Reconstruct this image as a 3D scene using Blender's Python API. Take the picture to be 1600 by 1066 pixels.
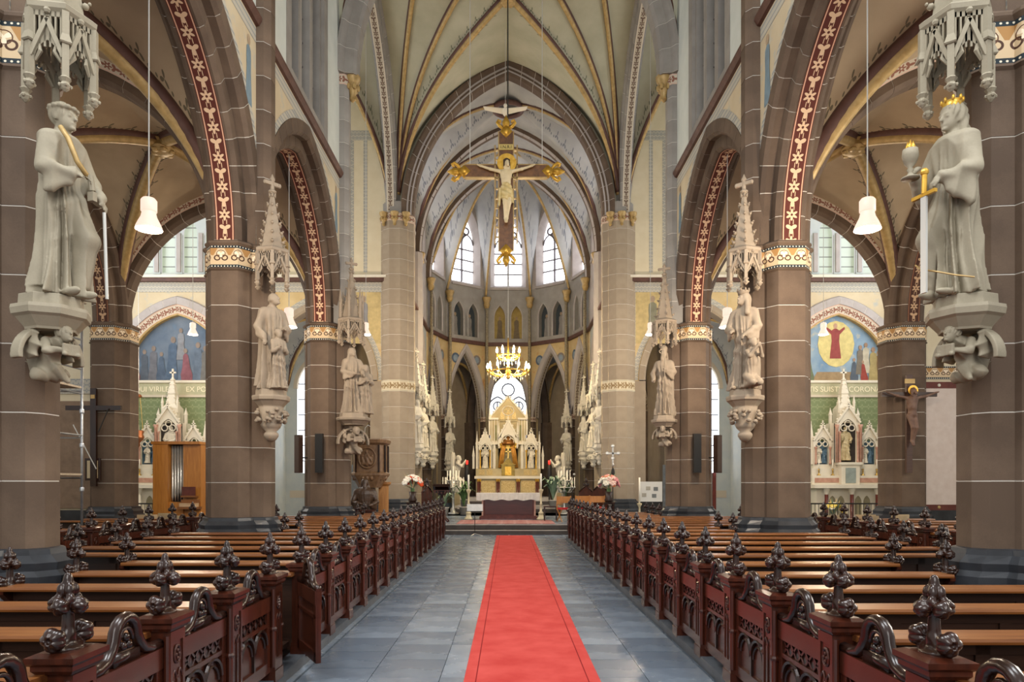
import bpy, math, random
import numpy as np
from mathutils import Vector, Matrix
PI = math.pi
rnd = random.Random(7)
scene = bpy.context.scene
col = scene.collection
for o in list(bpy.data.objects): bpy.data.objects.remove(o)

# ---------------------------------------------------------------- camera, world, exposure
FPX = 1100.0
CAMZ = 1.65
cam_d = bpy.data.cameras.new('camera'); cam = bpy.data.objects.new('camera', cam_d); col.objects.link(cam)
cam.location = (0, 0, CAMZ); cam.rotation_euler = (PI/2, 0, 0)
cam_d.sensor_width = 36; cam_d.lens = FPX/1600*36
cam_d.shift_y = 224/1600; cam_d.shift_x = 6/1600
cam_d.clip_start = .05; cam_d.clip_end = 300
scene.camera = cam
w = bpy.data.worlds.new('sky'); scene.world = w; w.use_nodes = True
w.node_tree.nodes['Background'].inputs[0].default_value = (1.0, .985, .96, 1)
w.node_tree.nodes['Background'].inputs[1].default_value = .33
scene.view_settings.view_transform = 'Standard'; scene.view_settings.look = 'None'
scene.view_settings.gamma = 1; scene.view_settings.use_curve_mapping = False
scene.view_settings.exposure = 1.1
cy = scene.cycles
cy.max_bounces = 6; cy.diffuse_bounces = 5; cy.glossy_bounces = 3; cy.transmission_bounces = 4
cy.caustics_reflective = False; cy.caustics_refractive = False
cy.sample_clamp_indirect = 4

# daylight coming in from the long nave and the tall west window behind the camera, and from the transept end windows
def area(name, loc, rot, sx, sy, power, color=(1, .96, .9)):
    l = bpy.data.lights.new(name, 'AREA'); l.shape = 'RECTANGLE'; l.size = sx; l.size_y = sy; l.energy = power; l.color = color
    o = bpy.data.objects.new(name, l); col.objects.link(o); o.location = loc; o.rotation_euler = rot
    return o
area('west_window_light', (0, -9, 10), (math.radians(84), 0, 0), 7, 11, 800, (1, .985, .96))
for s in (-1, 1):
    area('clerestory_window_light', (s*4.3, 3.2, 12.6), (0, s*math.radians(52), 0), 4.5, 3, 420, (.95, .98, 1))
    area('transept_window_light', (s*16.3, 24, 10.5), (0, s*math.radians(90), 0), 8, 6.5, 330, (.96, .98, 1))
    area('aisle_window_light', (s*13.2, 9.6, 5.0), (0, s*math.radians(90), 0), 4.5, 4, 25 if s < 0 else 300, (1, .93, .82))

def text_mesh(text, size, extrude=.004):
    c = bpy.data.curves.new('lettering', 'FONT'); c.body = text; c.size = size; c.align_x = 'CENTER'; c.extrude = extrude
    o = bpy.data.objects.new('lettering', c); col.objects.link(o)
    me = bpy.data.meshes.new_from_object(o.evaluated_get(bpy.context.evaluated_depsgraph_get()))
    bpy.data.objects.remove(o); return me
# ---------------------------------------------------------------- mesh helpers
class MB:
    def __init__(s): s.v = []; s.f = []; s.uv = []; s.m = []
    def add(s, vs, fs, uvs=None, mi=0):
        b = len(s.v); s.v.extend([tuple(p) for p in vs])
        for i, f in enumerate(fs):
            s.f.append([b+k for k in f]); s.m.append(mi)
            s.uv.append(uvs[i] if uvs else None)
        return s
    def box(s, x0, x1, y0, y1, z0, z1, mi=0):
        v = [(x, y, z) for z in (z0, z1) for y in (y0, y1) for x in (x0, x1)]
        return s.add(v, [(0,2,3,1),(4,5,7,6),(0,1,5,4),(2,6,7,3),(0,4,6,2),(1,3,7,5)], None, mi)
    def cbox(s, c, d, mi=0):
        return s.box(c[0]-d[0]/2, c[0]+d[0]/2, c[1]-d[1]/2, c[1]+d[1]/2, c[2]-d[2]/2, c[2]+d[2]/2, mi)
    def prism(s, poly, z0, z1, poly2=None, mi=0, cap=True):
        n = len(poly); p2 = poly2 or poly
        v = [(a, b, z0) for a, b in poly]+[(a, b, z1) for a, b in p2]
        f = [(i, (i+1) % n, n+(i+1) % n, n+i) for i in range(n)]
        if cap: f += [tuple(range(n-1, -1, -1)), tuple(range(n, 2*n))]
        return s.add(v, f, None, mi)
    def stack(s, levels, mi=0):
        """levels: list of (poly, z) with same vertex count"""
        n = len(levels[0][0]); v = []; f = []
        for poly, z in levels: v += [(a, b, z) for a, b in poly]
        for k in range(len(levels)-1):
            for i in range(n):
                j = (i+1) % n; f.append((k*n+i, k*n+j, (k+1)*n+j, (k+1)*n+i))
        f.append(tuple(range(n-1, -1, -1))); L = (len(levels)-1)*n; f.append(tuple(range(L, L+n)))
        return s.add(v, f, None, mi)
    def lathe(s, prof, n=12, c=(0, 0, 0), mi=0, a0=0.0):
        v = []; f = []
        for r, z in prof:
            for i in range(n):
                a = a0+2*PI*i/n; v.append((c[0]+r*math.cos(a), c[1]+r*math.sin(a), c[2]+z))
        for k in range(len(prof)-1):
            for i in range(n):
                j = (i+1) % n; f.append((k*n+i, k*n+j, (k+1)*n+j, (k+1)*n+i))
        f.append(tuple(range(n-1, -1, -1))); L = (len(prof)-1)*n; f.append(tuple(range(L, L+n)))
        return s.add(v, f, None, mi)
    def tube(s, path, r, n=6, mi=0, closed=False):
        P = [Vector(p) for p in path]; m = len(P); v = []; f = []
        rr = r if isinstance(r, (list, tuple)) else [r]*m
        up = None
        for i in range(m):
            if closed: t = P[(i+1) % m]-P[i-1]
            else: t = P[min(i+1, m-1)]-P[max(i-1, 0)]
            t.normalize()
            if up is None:
                up = Vector((0, 0, 1)) if abs(t.z) < .9 else Vector((1, 0, 0))
            a = t.cross(up)
            if a.length < 1e-5: a = t.orthogonal()
            a.normalize(); b = a.cross(t); b.normalize(); up = b
            for k in range(n):
                q = 2*PI*k/n; v.append(P[i]+a*(rr[i]*math.cos(q))+b*(rr[i]*math.sin(q)))
        for i in range(m if closed else m-1):
            i2 = (i+1) % m
            for k in range(n):
                k2 = (k+1) % n; f.append((i*n+k, i*n+k2, i2*n+k2, i2*n+k))
        if not closed:
            f.append(tuple(range(n-1, -1, -1))); f.append(tuple(range((m-1)*n, m*n)))
        return s.add(v, f, None, mi)
    def ball(s, c, r, n=8, m=6, mi=0):
        rx, ry, rz = r if isinstance(r, (list, tuple)) else (r, r, r)
        v = []; f = []
        for j in range(1, m):
            p = PI*j/m
            for i in range(n):
                a = 2*PI*i/n; v.append((c[0]+rx*math.sin(p)*math.cos(a), c[1]+ry*math.sin(p)*math.sin(a), c[2]+rz*math.cos(p)))
        v.append((c[0], c[1], c[2]+rz)); v.append((c[0], c[1], c[2]-rz)); t = len(v)-2
        for j in range(m-2):
            for i in range(n):
                k = (i+1) % n; f.append((j*n+i, (j+1)*n+i, (j+1)*n+k, j*n+k))
        for i in range(n):
            k = (i+1) % n; f.append((t, i, k)); f.append((t+1, (m-2)*n+k, (m-2)*n+i))
        return s.add(v, f, None, mi)
    def bar(s, a, b, w_, h_, mi=0):
        """rectangular bar from a to b"""
        a = Vector(a); b = Vector(b); t = (b-a).normalized()
        up = Vector((0, 0, 1)) if abs(t.z) < .9 else Vector((0, 1, 0))
        x = t.cross(up).normalized()*(w_/2); y = x.cross(t).normalized()*(h_/2)
        v = [p+i*x+j*y for p in (a, b) for j in (-1, 1) for i in (-1, 1)]
        return s.add(v, [(0,2,3,1),(4,5,7,6),(0,1,5,4),(2,6,7,3),(0,4,6,2),(1,3,7,5)], None, mi)
    def plate(s, poly, y0, y1, holes=None, mi=0):
        """poly in (x,z), extruded from y0 to y1"""
        n = len(poly); v = [(a, y0, b) for a, b in poly]+[(a, y1, b) for a, b in poly]
        f = [(i, n+i, n+(i+1) % n, (i+1) % n) for i in range(n)]
        f += [tuple(range(n)), tuple(range(2*n-1, n-1, -1))]
        return s.add(v, f, None, mi)
    def xf(s, M, start=0):
        for i in range(start, len(s.v)): s.v[i] = tuple(M @ Vector(s.v[i]))
        return s
    def mesh(s, name, mats, smooth=False):
        me = bpy.data.meshes.new(name); me.from_pydata(s.v, [], s.f)
        for m in (mats if isinstance(mats, (list, tuple)) else [mats]): me.materials.append(m)
        if any(s.m): me.polygons.foreach_set('material_index', s.m)
        if any(u is not None for u in s.uv):
            L = me.uv_layers.new(name='UVMap'); k = 0; arr = []
            for f, u in zip(s.f, s.uv):
                for q in range(len(f)):
                    arr += list(u[q]) if u else [0., 0.]
            L.data.foreach_set('uv', arr)
        if smooth: me.polygons.foreach_set('use_smooth', [True]*len(me.polygons))
        me.update()
        return me
    def obj(s, name, mats, parent=None, smooth=False, angle=None, **k):
        return link(name, s.mesh(name, mats, smooth or angle is not None), parent, angle=angle, **k)

def link(name, me, parent=None, loc=None, rz=None, label=None, cat=None, group=None, kind=None, angle=None, scale=None):
    o = bpy.data.objects.new(name, me); col.objects.link(o)
    if parent: o.parent = parent
    if loc is not None: o.location = loc
    if rz is not None: o.rotation_euler = (0, 0, rz)
    if scale is not None: o.scale = (scale,)*3 if not isinstance(scale, (tuple, list)) else scale
    if angle is not None and me is not None:
        try: me.set_sharp_from_angle(angle=math.radians(angle))
        except Exception: pass
    tag(o, label, cat, group, kind)
    return o
def tag(o, label=None, cat=None, group=None, kind=None):
    if label: o['label'] = label
    if cat: o['category'] = cat
    if group: o['group'] = group
    if kind: o['kind'] = kind
    return o
def empty(name, loc=(0, 0, 0), rz=0, parent=None, **k):
    e = link(name, None, parent, loc, rz, **k); e.empty_display_size = .1; return e
def copy_tree(o, parent=None):
    c = o.copy(); col.objects.link(c); c.parent = parent
    for ch in list(o.children): copy_tree(ch, c)
    return c

def ngon(n, r, c=(0, 0), a0=0.0, sx=1, sy=1):
    return [(c[0]+sx*r*math.cos(a0+2*PI*i/n), c[1]+sy*r*math.sin(a0+2*PI*i/n)) for i in range(n)]
def octo(hw, hd=None, c=(0, 0), ch=.293):
    hd = hd or hw; k = ch*2*min(hw, hd)
    p = [(hw, -hd+k), (hw, hd-k), (hw-k, hd), (-hw+k, hd), (-hw, hd-k), (-hw, -hd+k), (-hw+k, -hd), (hw-k, -hd)]
    return [(a+c[0], b+c[1]) for a, b in p]
def arc_pt(s_, h, r, t):
    """pointed arch: half span s_, rise h, radial offset r; t -1..1, 0 at apex"""
    R = (h*h+s_*s_)/(2*s_); c = R-s_
    phi = math.acos(max(-1, min(1, c/(R+r)))); a = (1-abs(t))*phi
    return ((R+r)*math.cos(a)-c)*(1 if t >= 0 else -1), (R+r)*math.sin(a)
def arch_poly(w_, z0, zs, h, n=8):
    """outline (x,z) of a lancet opening: half width w_, sill z0, springing zs, rise h; counter-clockwise"""
    p = [(w_, z0)]+[(x, zs+z) for x, z in (arc_pt(w_, h, 0, 1-i/n) for i in range(n+1))]
    p += [(-x, z) for x, z in reversed(p[:-1])]
    return p
class Fr:
    """local frame: u along ax, w along dp, z up"""
    def __init__(s, o, ax, dp): s.o = Vector(o); s.ax = Vector(ax); s.dp = Vector(dp)
    def __call__(s, u, w_, z): return s.o+s.ax*u+s.dp*w_+Vector((0, 0, z))
    def put(s, mb, start=0):
        M = Matrix(((s.ax.x, s.dp.x, 0, s.o.x), (s.ax.y, s.dp.y, 0, s.o.y), (0, 0, 1, s.o.z), (0, 0, 0, 1)))
        mb.xf(M, start); return mb

# ---------------------------------------------------------------- node materials
def hx(h):
    h = h.lstrip('#'); c = [int(h[i:i+2], 16)/255 for i in (0, 2, 4)]
    return tuple((x/12.92 if x <= .04045 else ((x+.055)/1.055)**2.4) for x in c)
class E:
    nt = None
    def __init__(s, x): s.x = x
    @staticmethod
    def op(o, *a):
        n = E.nt.nodes.new('ShaderNodeMath'); n.operation = o
        for i, v in enumerate(a):
            if isinstance(v, E): E.nt.links.new(v.x, n.inputs[i])
            else: n.inputs[i].default_value = v
        return E(n.outputs[0])
    def __add__(s, o): return E.op('ADD', s, o)
    __radd__ = __add__
    def __mul__(s, o): return E.op('MULTIPLY', s, o)
    __rmul__ = __mul__
    def __sub__(s, o): return E.op('SUBTRACT', s, o)
    def __rsub__(s, o): return E.op('SUBTRACT', o, s)
    def __truediv__(s, o): return E.op('DIVIDE', s, o)
    def __lt__(s, o): return E.op('LESS_THAN', s, o)
    def __gt__(s, o): return E.op('GREATER_THAN', s, o)
    def __and__(s, o): return E.op('MULTIPLY', s, o)
    def __or__(s, o): return E.op('MAXIMUM', s, o)
def sin(a): return E.op('SINE', a)
def cos(a): return E.op('COSINE', a)
def fr(a): return E.op('FRACT', a)
def fl(a): return E.op('FLOOR', a)
def ab(a): return E.op('ABSOLUTE', a)
def sq(a): return E.op('SQRT', a)
def at2(a, b): return E.op('ARCTAN2', a, b)
def mn(a, b): return E.op('MINIMUM', a, b)
def mx(a, b): return E.op('MAXIMUM', a, b)
def coords(kind='UV'):
    n = E.nt.nodes.new('ShaderNodeTexCoord'); s = E.nt.nodes.new('ShaderNodeSeparateXYZ')
    E.nt.links.new(n.outputs[kind], s.inputs[0]); return E(s.outputs[0]), E(s.outputs[1]), E(s.outputs[2])
def noise(scale, detail=3, kind='Object', stretch=None, rough=.55):
    t = E.nt.nodes.new('ShaderNodeTexCoord'); n = E.nt.nodes.new('ShaderNodeTexNoise')
    n.inputs['Scale'].default_value = scale; n.inputs['Detail'].default_value = detail; n.inputs['Roughness'].default_value = rough
    src = t.outputs[kind]
    if stretch:
        m = E.nt.nodes.new('ShaderNodeMapping'); m.inputs['Scale'].default_value = stretch
        E.nt.links.new(src, m.inputs[0]); src = m.outputs[0]
    E.nt.links.new(src, n.inputs['Vector']); return E(n.outputs['Fac'])
def objrand():
    n = E.nt.nodes.new('ShaderNodeObjectInfo'); return E(n.outputs['Random'])
def C(c):
    c = hx(c) if isinstance(c, str) else c
    n = E.nt.nodes.new('ShaderNodeRGB'); n.outputs[0].default_value = (*c[:3], 1); return n.outputs[0]
def mixc(f, a, b):
    n = E.nt.nodes.new('ShaderNodeMix'); n.data_type = 'RGBA'
    a = C(a) if isinstance(a, (str, tuple)) else a; b = C(b) if isinstance(b, (str, tuple)) else b
    if isinstance(f, E): E.nt.links.new(f.x, n.inputs[0])
    else: n.inputs[0].default_value = f
    E.nt.links.new(a, n.inputs[6]); E.nt.links.new(b, n.inputs[7]); return n.outputs[2]
def mat(name, rough=.6, metal=0, spec=.4):
    m = bpy.data.materials.new(name); m.use_nodes = True; E.nt = m.node_tree
    b = m.node_tree.nodes['Principled BSDF']; b.inputs['Roughness'].default_value = rough
    b.inputs['Metallic'].default_value = metal; b.inputs['Specular IOR Level'].default_value = spec
    return m, b
def setc(b, c, bump=None, bs=.2, bd=.01):
    c = C(c) if isinstance(c, (str, tuple)) else c
    E.nt.links.new(c, b.inputs['Base Color'])
    if bump is not None:
        n = E.nt.nodes.new('ShaderNodeBump'); n.inputs['Strength'].default_value = bs; n.inputs['Distance'].default_value = bd
        E.nt.links.new(bump.x, n.inputs['Height']); E.nt.links.new(n.outputs[0], b.inputs['Normal'])
def simple(name, c1, c2=None, rough=.6, metal=0, sc=6, spec=.4, bs=0, stretch=None, detail=4):
    m, b = mat(name, rough, metal, spec)
    if c2 is None: setc(b, c1); return m
    n = noise(sc, detail, 'Object', stretch)
    setc(b, mixc((n-.3)*2.2, c1, c2), n if bs else None, bs); return m
def emis(name, c, s_, base='#ffffff'):
    m, b = mat(name, .4); setc(b, base)
    b.inputs['Emission Color'].default_value = (*hx(c), 1); b.inputs['Emission Strength'].default_value = s_; return m

# ---------------------------------------------------------------- signed distance sculpting
def nets(f, lo, hi, h):
    n = [max(3, int(math.ceil((b-a)/h))+1) for a, b in zip(lo, hi)]
    ax = [np.arange(k, dtype=np.float32)*h+a for k, a in zip(n, lo)]
    X, Y, Z = np.meshgrid(*ax, indexing='ij', sparse=True)
    D = np.ascontiguousarray(np.broadcast_to(f(X, Y, Z), n), dtype=np.float32).copy()
    D[0] = D[-1] = 1; D[:, 0] = D[:, -1] = 1; D[:, :, 0] = D[:, :, -1] = 1
    S = D < 0
    c = [S[i:n[0]-1+i, j:n[1]-1+j, k:n[2]-1+k] for i in (0, 1) for j in (0, 1) for k in (0, 1)]
    cnt = sum(x.astype(np.int8) for x in c); act = (cnt > 0) & (cnt < 8)
    I = np.argwhere(act); idx = -np.ones(act.shape, np.int64); idx[act] = np.arange(len(I))
    P = np.zeros((len(I), 3)); K = np.zeros(len(I))
    for axis in range(3):
        o = [a for a in range(3) if a != axis]
        for b0 in (0, 1):
            for b1 in (0, 1):
                off = np.zeros(3, int); off[o[0]] = b0; off[o[1]] = b1
                A = I+off; B = A.copy(); B[:, axis] += 1
                da = D[A[:, 0], A[:, 1], A[:, 2]]; db = D[B[:, 0], B[:, 1], B[:, 2]]
                m = (da < 0) != (db < 0)
                t = da[m]/(da[m]-db[m]); q = A[m].astype(float); q[:, axis] += t
                P[m] += q; K[m] += 1
    P = P/K[:, None]*h+np.array(lo)
    F = []
    for axis in range(3):
        o = [(axis+1) % 3, (axis+2) % 3]
        sl0 = [slice(None)]*3; sl1 = [slice(None)]*3
        sl0[axis] = slice(0, -1); sl1[axis] = slice(1, None)
        for q in o: sl0[q] = sl1[q] = slice(1, -1)
        a = S[tuple(sl0)]; b = S[tuple(sl1)]
        for flip, msk in ((False, a & ~b), (True, b & ~a)):
            J = np.argwhere(msk)
            for q in o: J[:, q] += 1
            def g(d0, d1):
                T = J.copy(); T[:, o[0]] -= d0; T[:, o[1]] -= d1
                return idx[T[:, 0], T[:, 1], T[:, 2]]
            Q = np.stack([g(1, 1), g(0, 1), g(0, 0), g(1, 0)], 1)
            F.append(Q[:, ::-1] if flip else Q)
    return P, np.concatenate(F)
def sdf_mesh(name, f, lo, hi, h, mats, smooth_iter=0):
    P, F = nets(f, lo, hi, h)
    me = bpy.data.meshes.new(name)
    me.vertices.add(len(P)); me.vertices.foreach_set('co', P.astype(np.float32).ravel())
    me.loops.add(F.size); me.loops.foreach_set('vertex_index', F.ravel().astype(np.int32))
    me.polygons.add(len(F)); me.polygons.foreach_set('loop_start', np.arange(0, F.size, 4, dtype=np.int32))
    me.update(calc_edges=True); me.validate()
    me.polygons.foreach_set('use_smooth', [True]*len(me.polygons))
    for m in (mats if isinstance(mats, (list, tuple)) else [mats]): me.materials.append(m)
    return me
def su(a, b, k):
    h = np.maximum(k-np.abs(a-b), 0)/k
    return np.minimum(a, b)-h*h*k*.25
def cap(X, Y, Z, a, b, r0, r1=None):
    r1 = r0 if r1 is None else r1
    dx, dy, dz = b[0]-a[0], b[1]-a[1], b[2]-a[2]; L = dx*dx+dy*dy+dz*dz+1e-9
    t = np.clip(((X-a[0])*dx+(Y-a[1])*dy+(Z-a[2])*dz)/L, 0, 1)
    return np.sqrt((X-a[0]-t*dx)**2+(Y-a[1]-t*dy)**2+(Z-a[2]-t*dz)**2)-(r0+(r1-r0)*t)
def ell(X, Y, Z, c, r):
    k = np.sqrt(((X-c[0])/r[0])**2+((Y-c[1])/r[1])**2+((Z-c[2])/r[2])**2)
    return (k-1)*min(r)
def sbox(X, Y, Z, c, d, r=.01):
    a = np.abs(X-c[0])-d[0]+r; b = np.abs(Y-c[1])-d[1]+r; e = np.abs(Z-c[2])-d[2]+r
    return np.sqrt(np.maximum(a, 0)**2+np.maximum(b, 0)**2+np.maximum(e, 0)**2)+np.minimum(np.maximum(a, np.maximum(b, e)), 0)-r
# ---------------------------------------------------------------- materials
def stone_mat(name, c1, c2, rough=.75, var=.35, bs=.15):
    m, b = mat(name, rough, 0, .25)
    n = noise(2.2, 5); f = noise(60, 2); r = objrand()
    k = (n-.35)*1.4+(r-.5)*var+(f-.5)*.25
    setc(b, mixc(k, c1, c2), f, bs, .004); return m
M_brown = stone_mat('brown_stone', '#57483c', '#796655')
M_brownred = stone_mat('red_brown_stone', '#72574a', '#8f7262')
M_grey = stone_mat('grey_stone', '#88837d', '#a4a099')
M_buff = stone_mat('buff_stone', '#938471', '#b0a18b')
M_lilac = stone_mat('pale_lilac_stone', '#a49c98', '#bdb6b3')
M_mortar = simple('lime_mortar', '#dcd6cc', rough=.9)
M_black = simple('black_marble', '#24262a', '#3a3d42', .35, sc=3)
M_blueblack = simple('blue_black_marble', '#3c4854', '#5a6976', .35, sc=3)
M_plaster = stone_mat('pale_plaster', '#c6cbc4', '#d8dbd4', .85, 0, .05)
M_cream = stone_mat('cream_plaster', '#d3c6a8', '#e2d7bd', .85, 0, .05)
M_chapel = stone_mat('pale_blue_plaster', '#b7bfc0', '#cfd0c8', .85, 0, .05)
M_bluegrey = stone_mat('blue_grey_plaster', '#9fa4a4', '#b5b4ae', .85, 0, .05)
M_gold = simple('gilded_rib', '#9a7f4e', '#bda06a', .45, .2, 8)
M_goldbright = simple('bright_gilding', '#c9962e', '#e8bf5a', .32, .55, 9)
M_darkred = simple('dark_red_paint', '#5a2e26', '#6e3a30', .7)
M_redbrown = simple('oxblood_moulding', '#4e332a', '#63443a', .55)
M_white = stone_mat('white_sculpted_stone', '#d6cebc', '#e8e1d2', .7, .1, .08)
M_statue = stone_mat('carved_limestone', '#8a8270', '#b0a792', .65, .1, .1)
M_statue_warm = stone_mat('warm_carved_limestone', '#8f8170', '#b3a38e', .65, .1, .1)
M_iron = simple('dark_iron', '#2a2826', '#3d3a37', .45, .6)
M_steel = simple('galvanised_tube', '#9da0a3', '#b9bcbf', .35, .8)
M_chain = simple('thin_steel_wire', '#c9c9c4', rough=.4, metal=.3)
def sprig_mat(name, c1, c2, leaf, lo=.18, hi=.52):
    m, b = mat(name, .88, 0, .2); u, v, _ = coords('UV')
    n = noise(1.1, 5); base = mixc((n-.3)*1.8, c1, c2)
    p = .5; a = (fr(u/p)-.5)*p; d = v-.3
    th = at2(d, a); r = sq(a*a+d*d)
    lf = r < (.05+.06*cos(th*3+1.57)); dot = sq((ab(a)-.17)*(ab(a)-.17)+(d+.06)*(d+.06)) < .028
    k = (lf | dot)*.75
    setc(b, mixc(k, base, leaf)); return m
M_vault = sprig_mat('painted_vault_plaster', '#a6a38d', '#bdbaa5', '#4b5642')
M_vault_warm = sprig_mat('warm_painted_vault_plaster', '#a08d73', '#b8a488', '#3f3e30')
M_vault_blue = sprig_mat('blue_painted_vault_plaster', '#9d9d9c', '#b7b6b2', '#5c626c')
def vine_mat(name, bg, fg, edge, P=.46, W=.3):
    m, b = mat(name, .8, 0, .2); u, v, _ = coords('UV')
    x = (v-.5)*W; a = (fr(u/P)-.5)*P; a2 = (fr(u/P+.5)-.5)*P
    th = at2(x, a); r = sq(x*x+a*a); fl1 = (r < (.072+.028*cos(th*6))) & (r > .02)
    th2 = at2(x, a2); r2 = sq(x*x+a2*a2); lf = r2 < (.066+.034*cos(th2*3)) 
    st = (ab(ab(x)-.03) < .006) & (ab(a) > .08) & (ab(a2) > .07)
    ed = (ab(v-.5) > .40)
    c = mixc((fl1 | lf | st), bg, fg); c = mixc(ed, c, edge); c = mixc((ab(v-.5) > .46), c, bg)
    setc(b, c); return m
M_vine = vine_mat('vine_band_red', '#5b2f27', '#d9b896', '#d8a78a')
M_vine_dark = vine_mat('vine_band_brown', '#4b3128', '#b89878', '#8e6248')
M_cross = vine_mat('quatrefoil_band', '#b5aa98', '#6d5a4e', '#e2d8c8', .34, .3)
M_vine_pale = vine_mat('vine_band_pale', '#c6bba8', '#8a5f50', '#d9a99a', .3, .3)
M_frieze = vine_mat('cream_scroll_frieze', '#cbbf a4'.replace(' ', ''), '#8f7857', '#b3ab98', .3, .3)
def capital_mat(name):
    m, b = mat(name, .6, 0, .3); u, v, _ = coords('UV')
    P = .3; a = (fr(u/P)-.5)*P; y = (v-.5)*.47
    r = sq((ab(a)-.065)*(ab(a)-.065)+(y+.03)*(y+.03)); ring = (ab(r-.048) < .012) & (y < .03)
    th = at2(y-.05, a); r2 = sq(a*a+(y-.05)*(y-.05)); lily = r2 < (.05+.035*cos(th*3-1.57))
    tri = (ab(a) > (.15-(y+.02)*.5)) & (y > .02)
    c = mixc(ring, '#cbb491', '#4a2f22'); c = mixc(lily, c, '#ecdcc2'); c = mixc(ab(ab(r2-.075)-.0) < .006, c, '#5a3a28')
    c = mixc(tri, c, '#a97f4c')
    ed = ab(v-.5) > .36; c = mixc(ed, c, '#1f2c33')
    q = (fr(u/.055)-.5)*.055; yy = (ab(v-.5)-.43)*.47
    c = mixc(sq(q*q+yy*yy) < .012, c, '#e6dcc6'); c = mixc((ab(v-.5) > .485), c, '#cfc6b2')
    setc(b, c); return m
M_capital = capital_mat('painted_capital_frieze')
def mural_mat(name, c1, c2, c3):
    m, b = mat(name, .85, 0, .2); n = noise(1.3, 5); q = noise(3.1, 3)
    setc(b, mixc((q-.56)*5, mixc((n-.3)*2.2, c1, c2), c3)); return m
M_mural = mural_mat('faded_mural', '#bfae90', '#cdbfa2', '#a9aeaa')
M_mural_gold = mural_mat('gold_ground_mural', '#bba273', '#d0bb90', '#bd8f5e')
def damask_mat(name, c1, c2, s_=1.0):
    m, b = mat(name, .75, 0, .2); x, y, z = coords('Object')
    P = .42*s_; row = fl(z/P); a = (fr(x/P+row*.5)-.5)*P; c = (fr(z/P)-.5)*P
    th = at2(c, a); r = sq(a*a+c*c); n = noise(.9, 3)
    f = (r < (.13+.05*cos(th*4)+.02*cos(th*8))*s_) & (r > .05*s_)
    g = sq((ab(a)-.17*s_)*(ab(a)-.17*s_)+c*c) < .045*s_
    setc(b, mixc((f | g)*.55+(n-.5)*.5, c1, c2)); return m
M_green = damask_mat('green_damask_paint', '#7a8763', '#9aa37e', .62)
M_border = damask_mat('stencil_border', '#b9b3a4', '#6d7a86', .35)
M_slate = None
def slate_mat():
    m, b = mat('blue_slate', .3, 0, .5); r = objrand(); n = noise(1.4, 5); f = noise(5, 5)
    k = (n-.4)*1.2+(r-.5)*.6+(f-.5)*.4
    setc(b, mixc(k, '#5a6674', '#8b98a6'))
    E.nt.links.new((.2+n*.14).x, b.inputs['Roughness']); return m
M_slate = slate_mat()
def wood_mat(name, c1, c2, rough=.35, axis=(1, 14, 14), sc=2.2, spec=.5):
    m, b = mat(name, rough, 0, spec); n = noise(sc, 5, 'Object', axis); r = objrand()
    setc(b, mixc((n-.3)*1.9+(r-.5)*.3, c1, c2), n, .05, .003); return m
M_wood_dark = wood_mat('dark_oak', '#1d0f0a', '#361d14', .25, (10, 10, 1.5))
M_wood_red = wood_mat('red_brown_oak', '#30160d', '#522618', .26, (10, 10, 1.5))
M_wood_rail = wood_mat('honey_oak_rail', '#6a3d1d', '#9a6332', .3)
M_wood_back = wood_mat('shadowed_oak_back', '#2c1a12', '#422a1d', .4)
M_wood_light = wood_mat('light_beech', '#a06a34', '#c48c50', .4, (9, 9, 1.2))
M_wood_orange = wood_mat('orange_organ_wood', '#a86a2c', '#c9893f', .35, (9, 9, 1.0))
def carpet_mat():
    m, b = mat('red_carpet', .95, 0, .1); n = noise(3.0, 6); f = noise(220, 2)
    x, y, z = coords('Object')
    ed = ab(ab(x)-.47) < .005
    c = mixc((n-.3)*1.7, '#ae3a36', '#c85650'); c = mixc(ed, c, '#7d1d20')
    setc(b, c, f, .5, .004); return m
M_carpet = carpet_mat()
def rug_mat():
    m, b = mat('patterned_rug', .95, 0, .1); x, y, z = coords('Object')
    a = fr(x*2.2)-.5; c = fr(y*2.2)-.5; th = at2(c, a); r = sq(a*a+c*c)
    f = (r < (.28+.12*cos(th*4))) & (r > .12)
    setc(b, mixc(f*.6, '#a3716c', '#c3a49c')); return m
M_rug = rug_mat()
def glass_mat(name, c, s_, base='#8a8f90'):
    m, b = mat(name, .25, 0, .5); n = noise(2.5, 3)
    cc = mixc((n-.3)*1.5, c, tuple(min(1, k*1.12+.02) for k in hx(c)))
    setc(b, base); E.nt.links.new(cc, b.inputs['Emission Color']); b.inputs['Emission Strength'].default_value = s_; return m
M_glass_day = glass_mat('daylit_leaded_glass', '#eeeef4', 3.0)
M_trif = glass_mat('dark_triforium_glass', '#4a5052', .05, '#343838')
M_glass_green = glass_mat('greenish_leaded_glass', '#a9b59a', .42)
M_glass_dim = glass_mat('dim_leaded_glass', '#4a5a5e', .05, '#2c3537')
M_glass_blue = glass_mat('pale_blue_leaded_glass', '#d8dfea', 1.7)
M_lead = simple('lead_came', '#6e6a70', rough=.6)
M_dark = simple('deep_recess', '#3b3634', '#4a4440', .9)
# ---------------------------------------------------------------- levels and plan
YP = [6.6, 12.8, 19.0]; XP = 4.95; XO = 10.65
ZC0, ZC1 = 5.42, 5.87          # capital frieze
ZS = 9.9                        # string course
ZV = 12.6                       # high vault springing
YT = 29.0                       # choir arch / transept east wall
JO = .013

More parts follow.
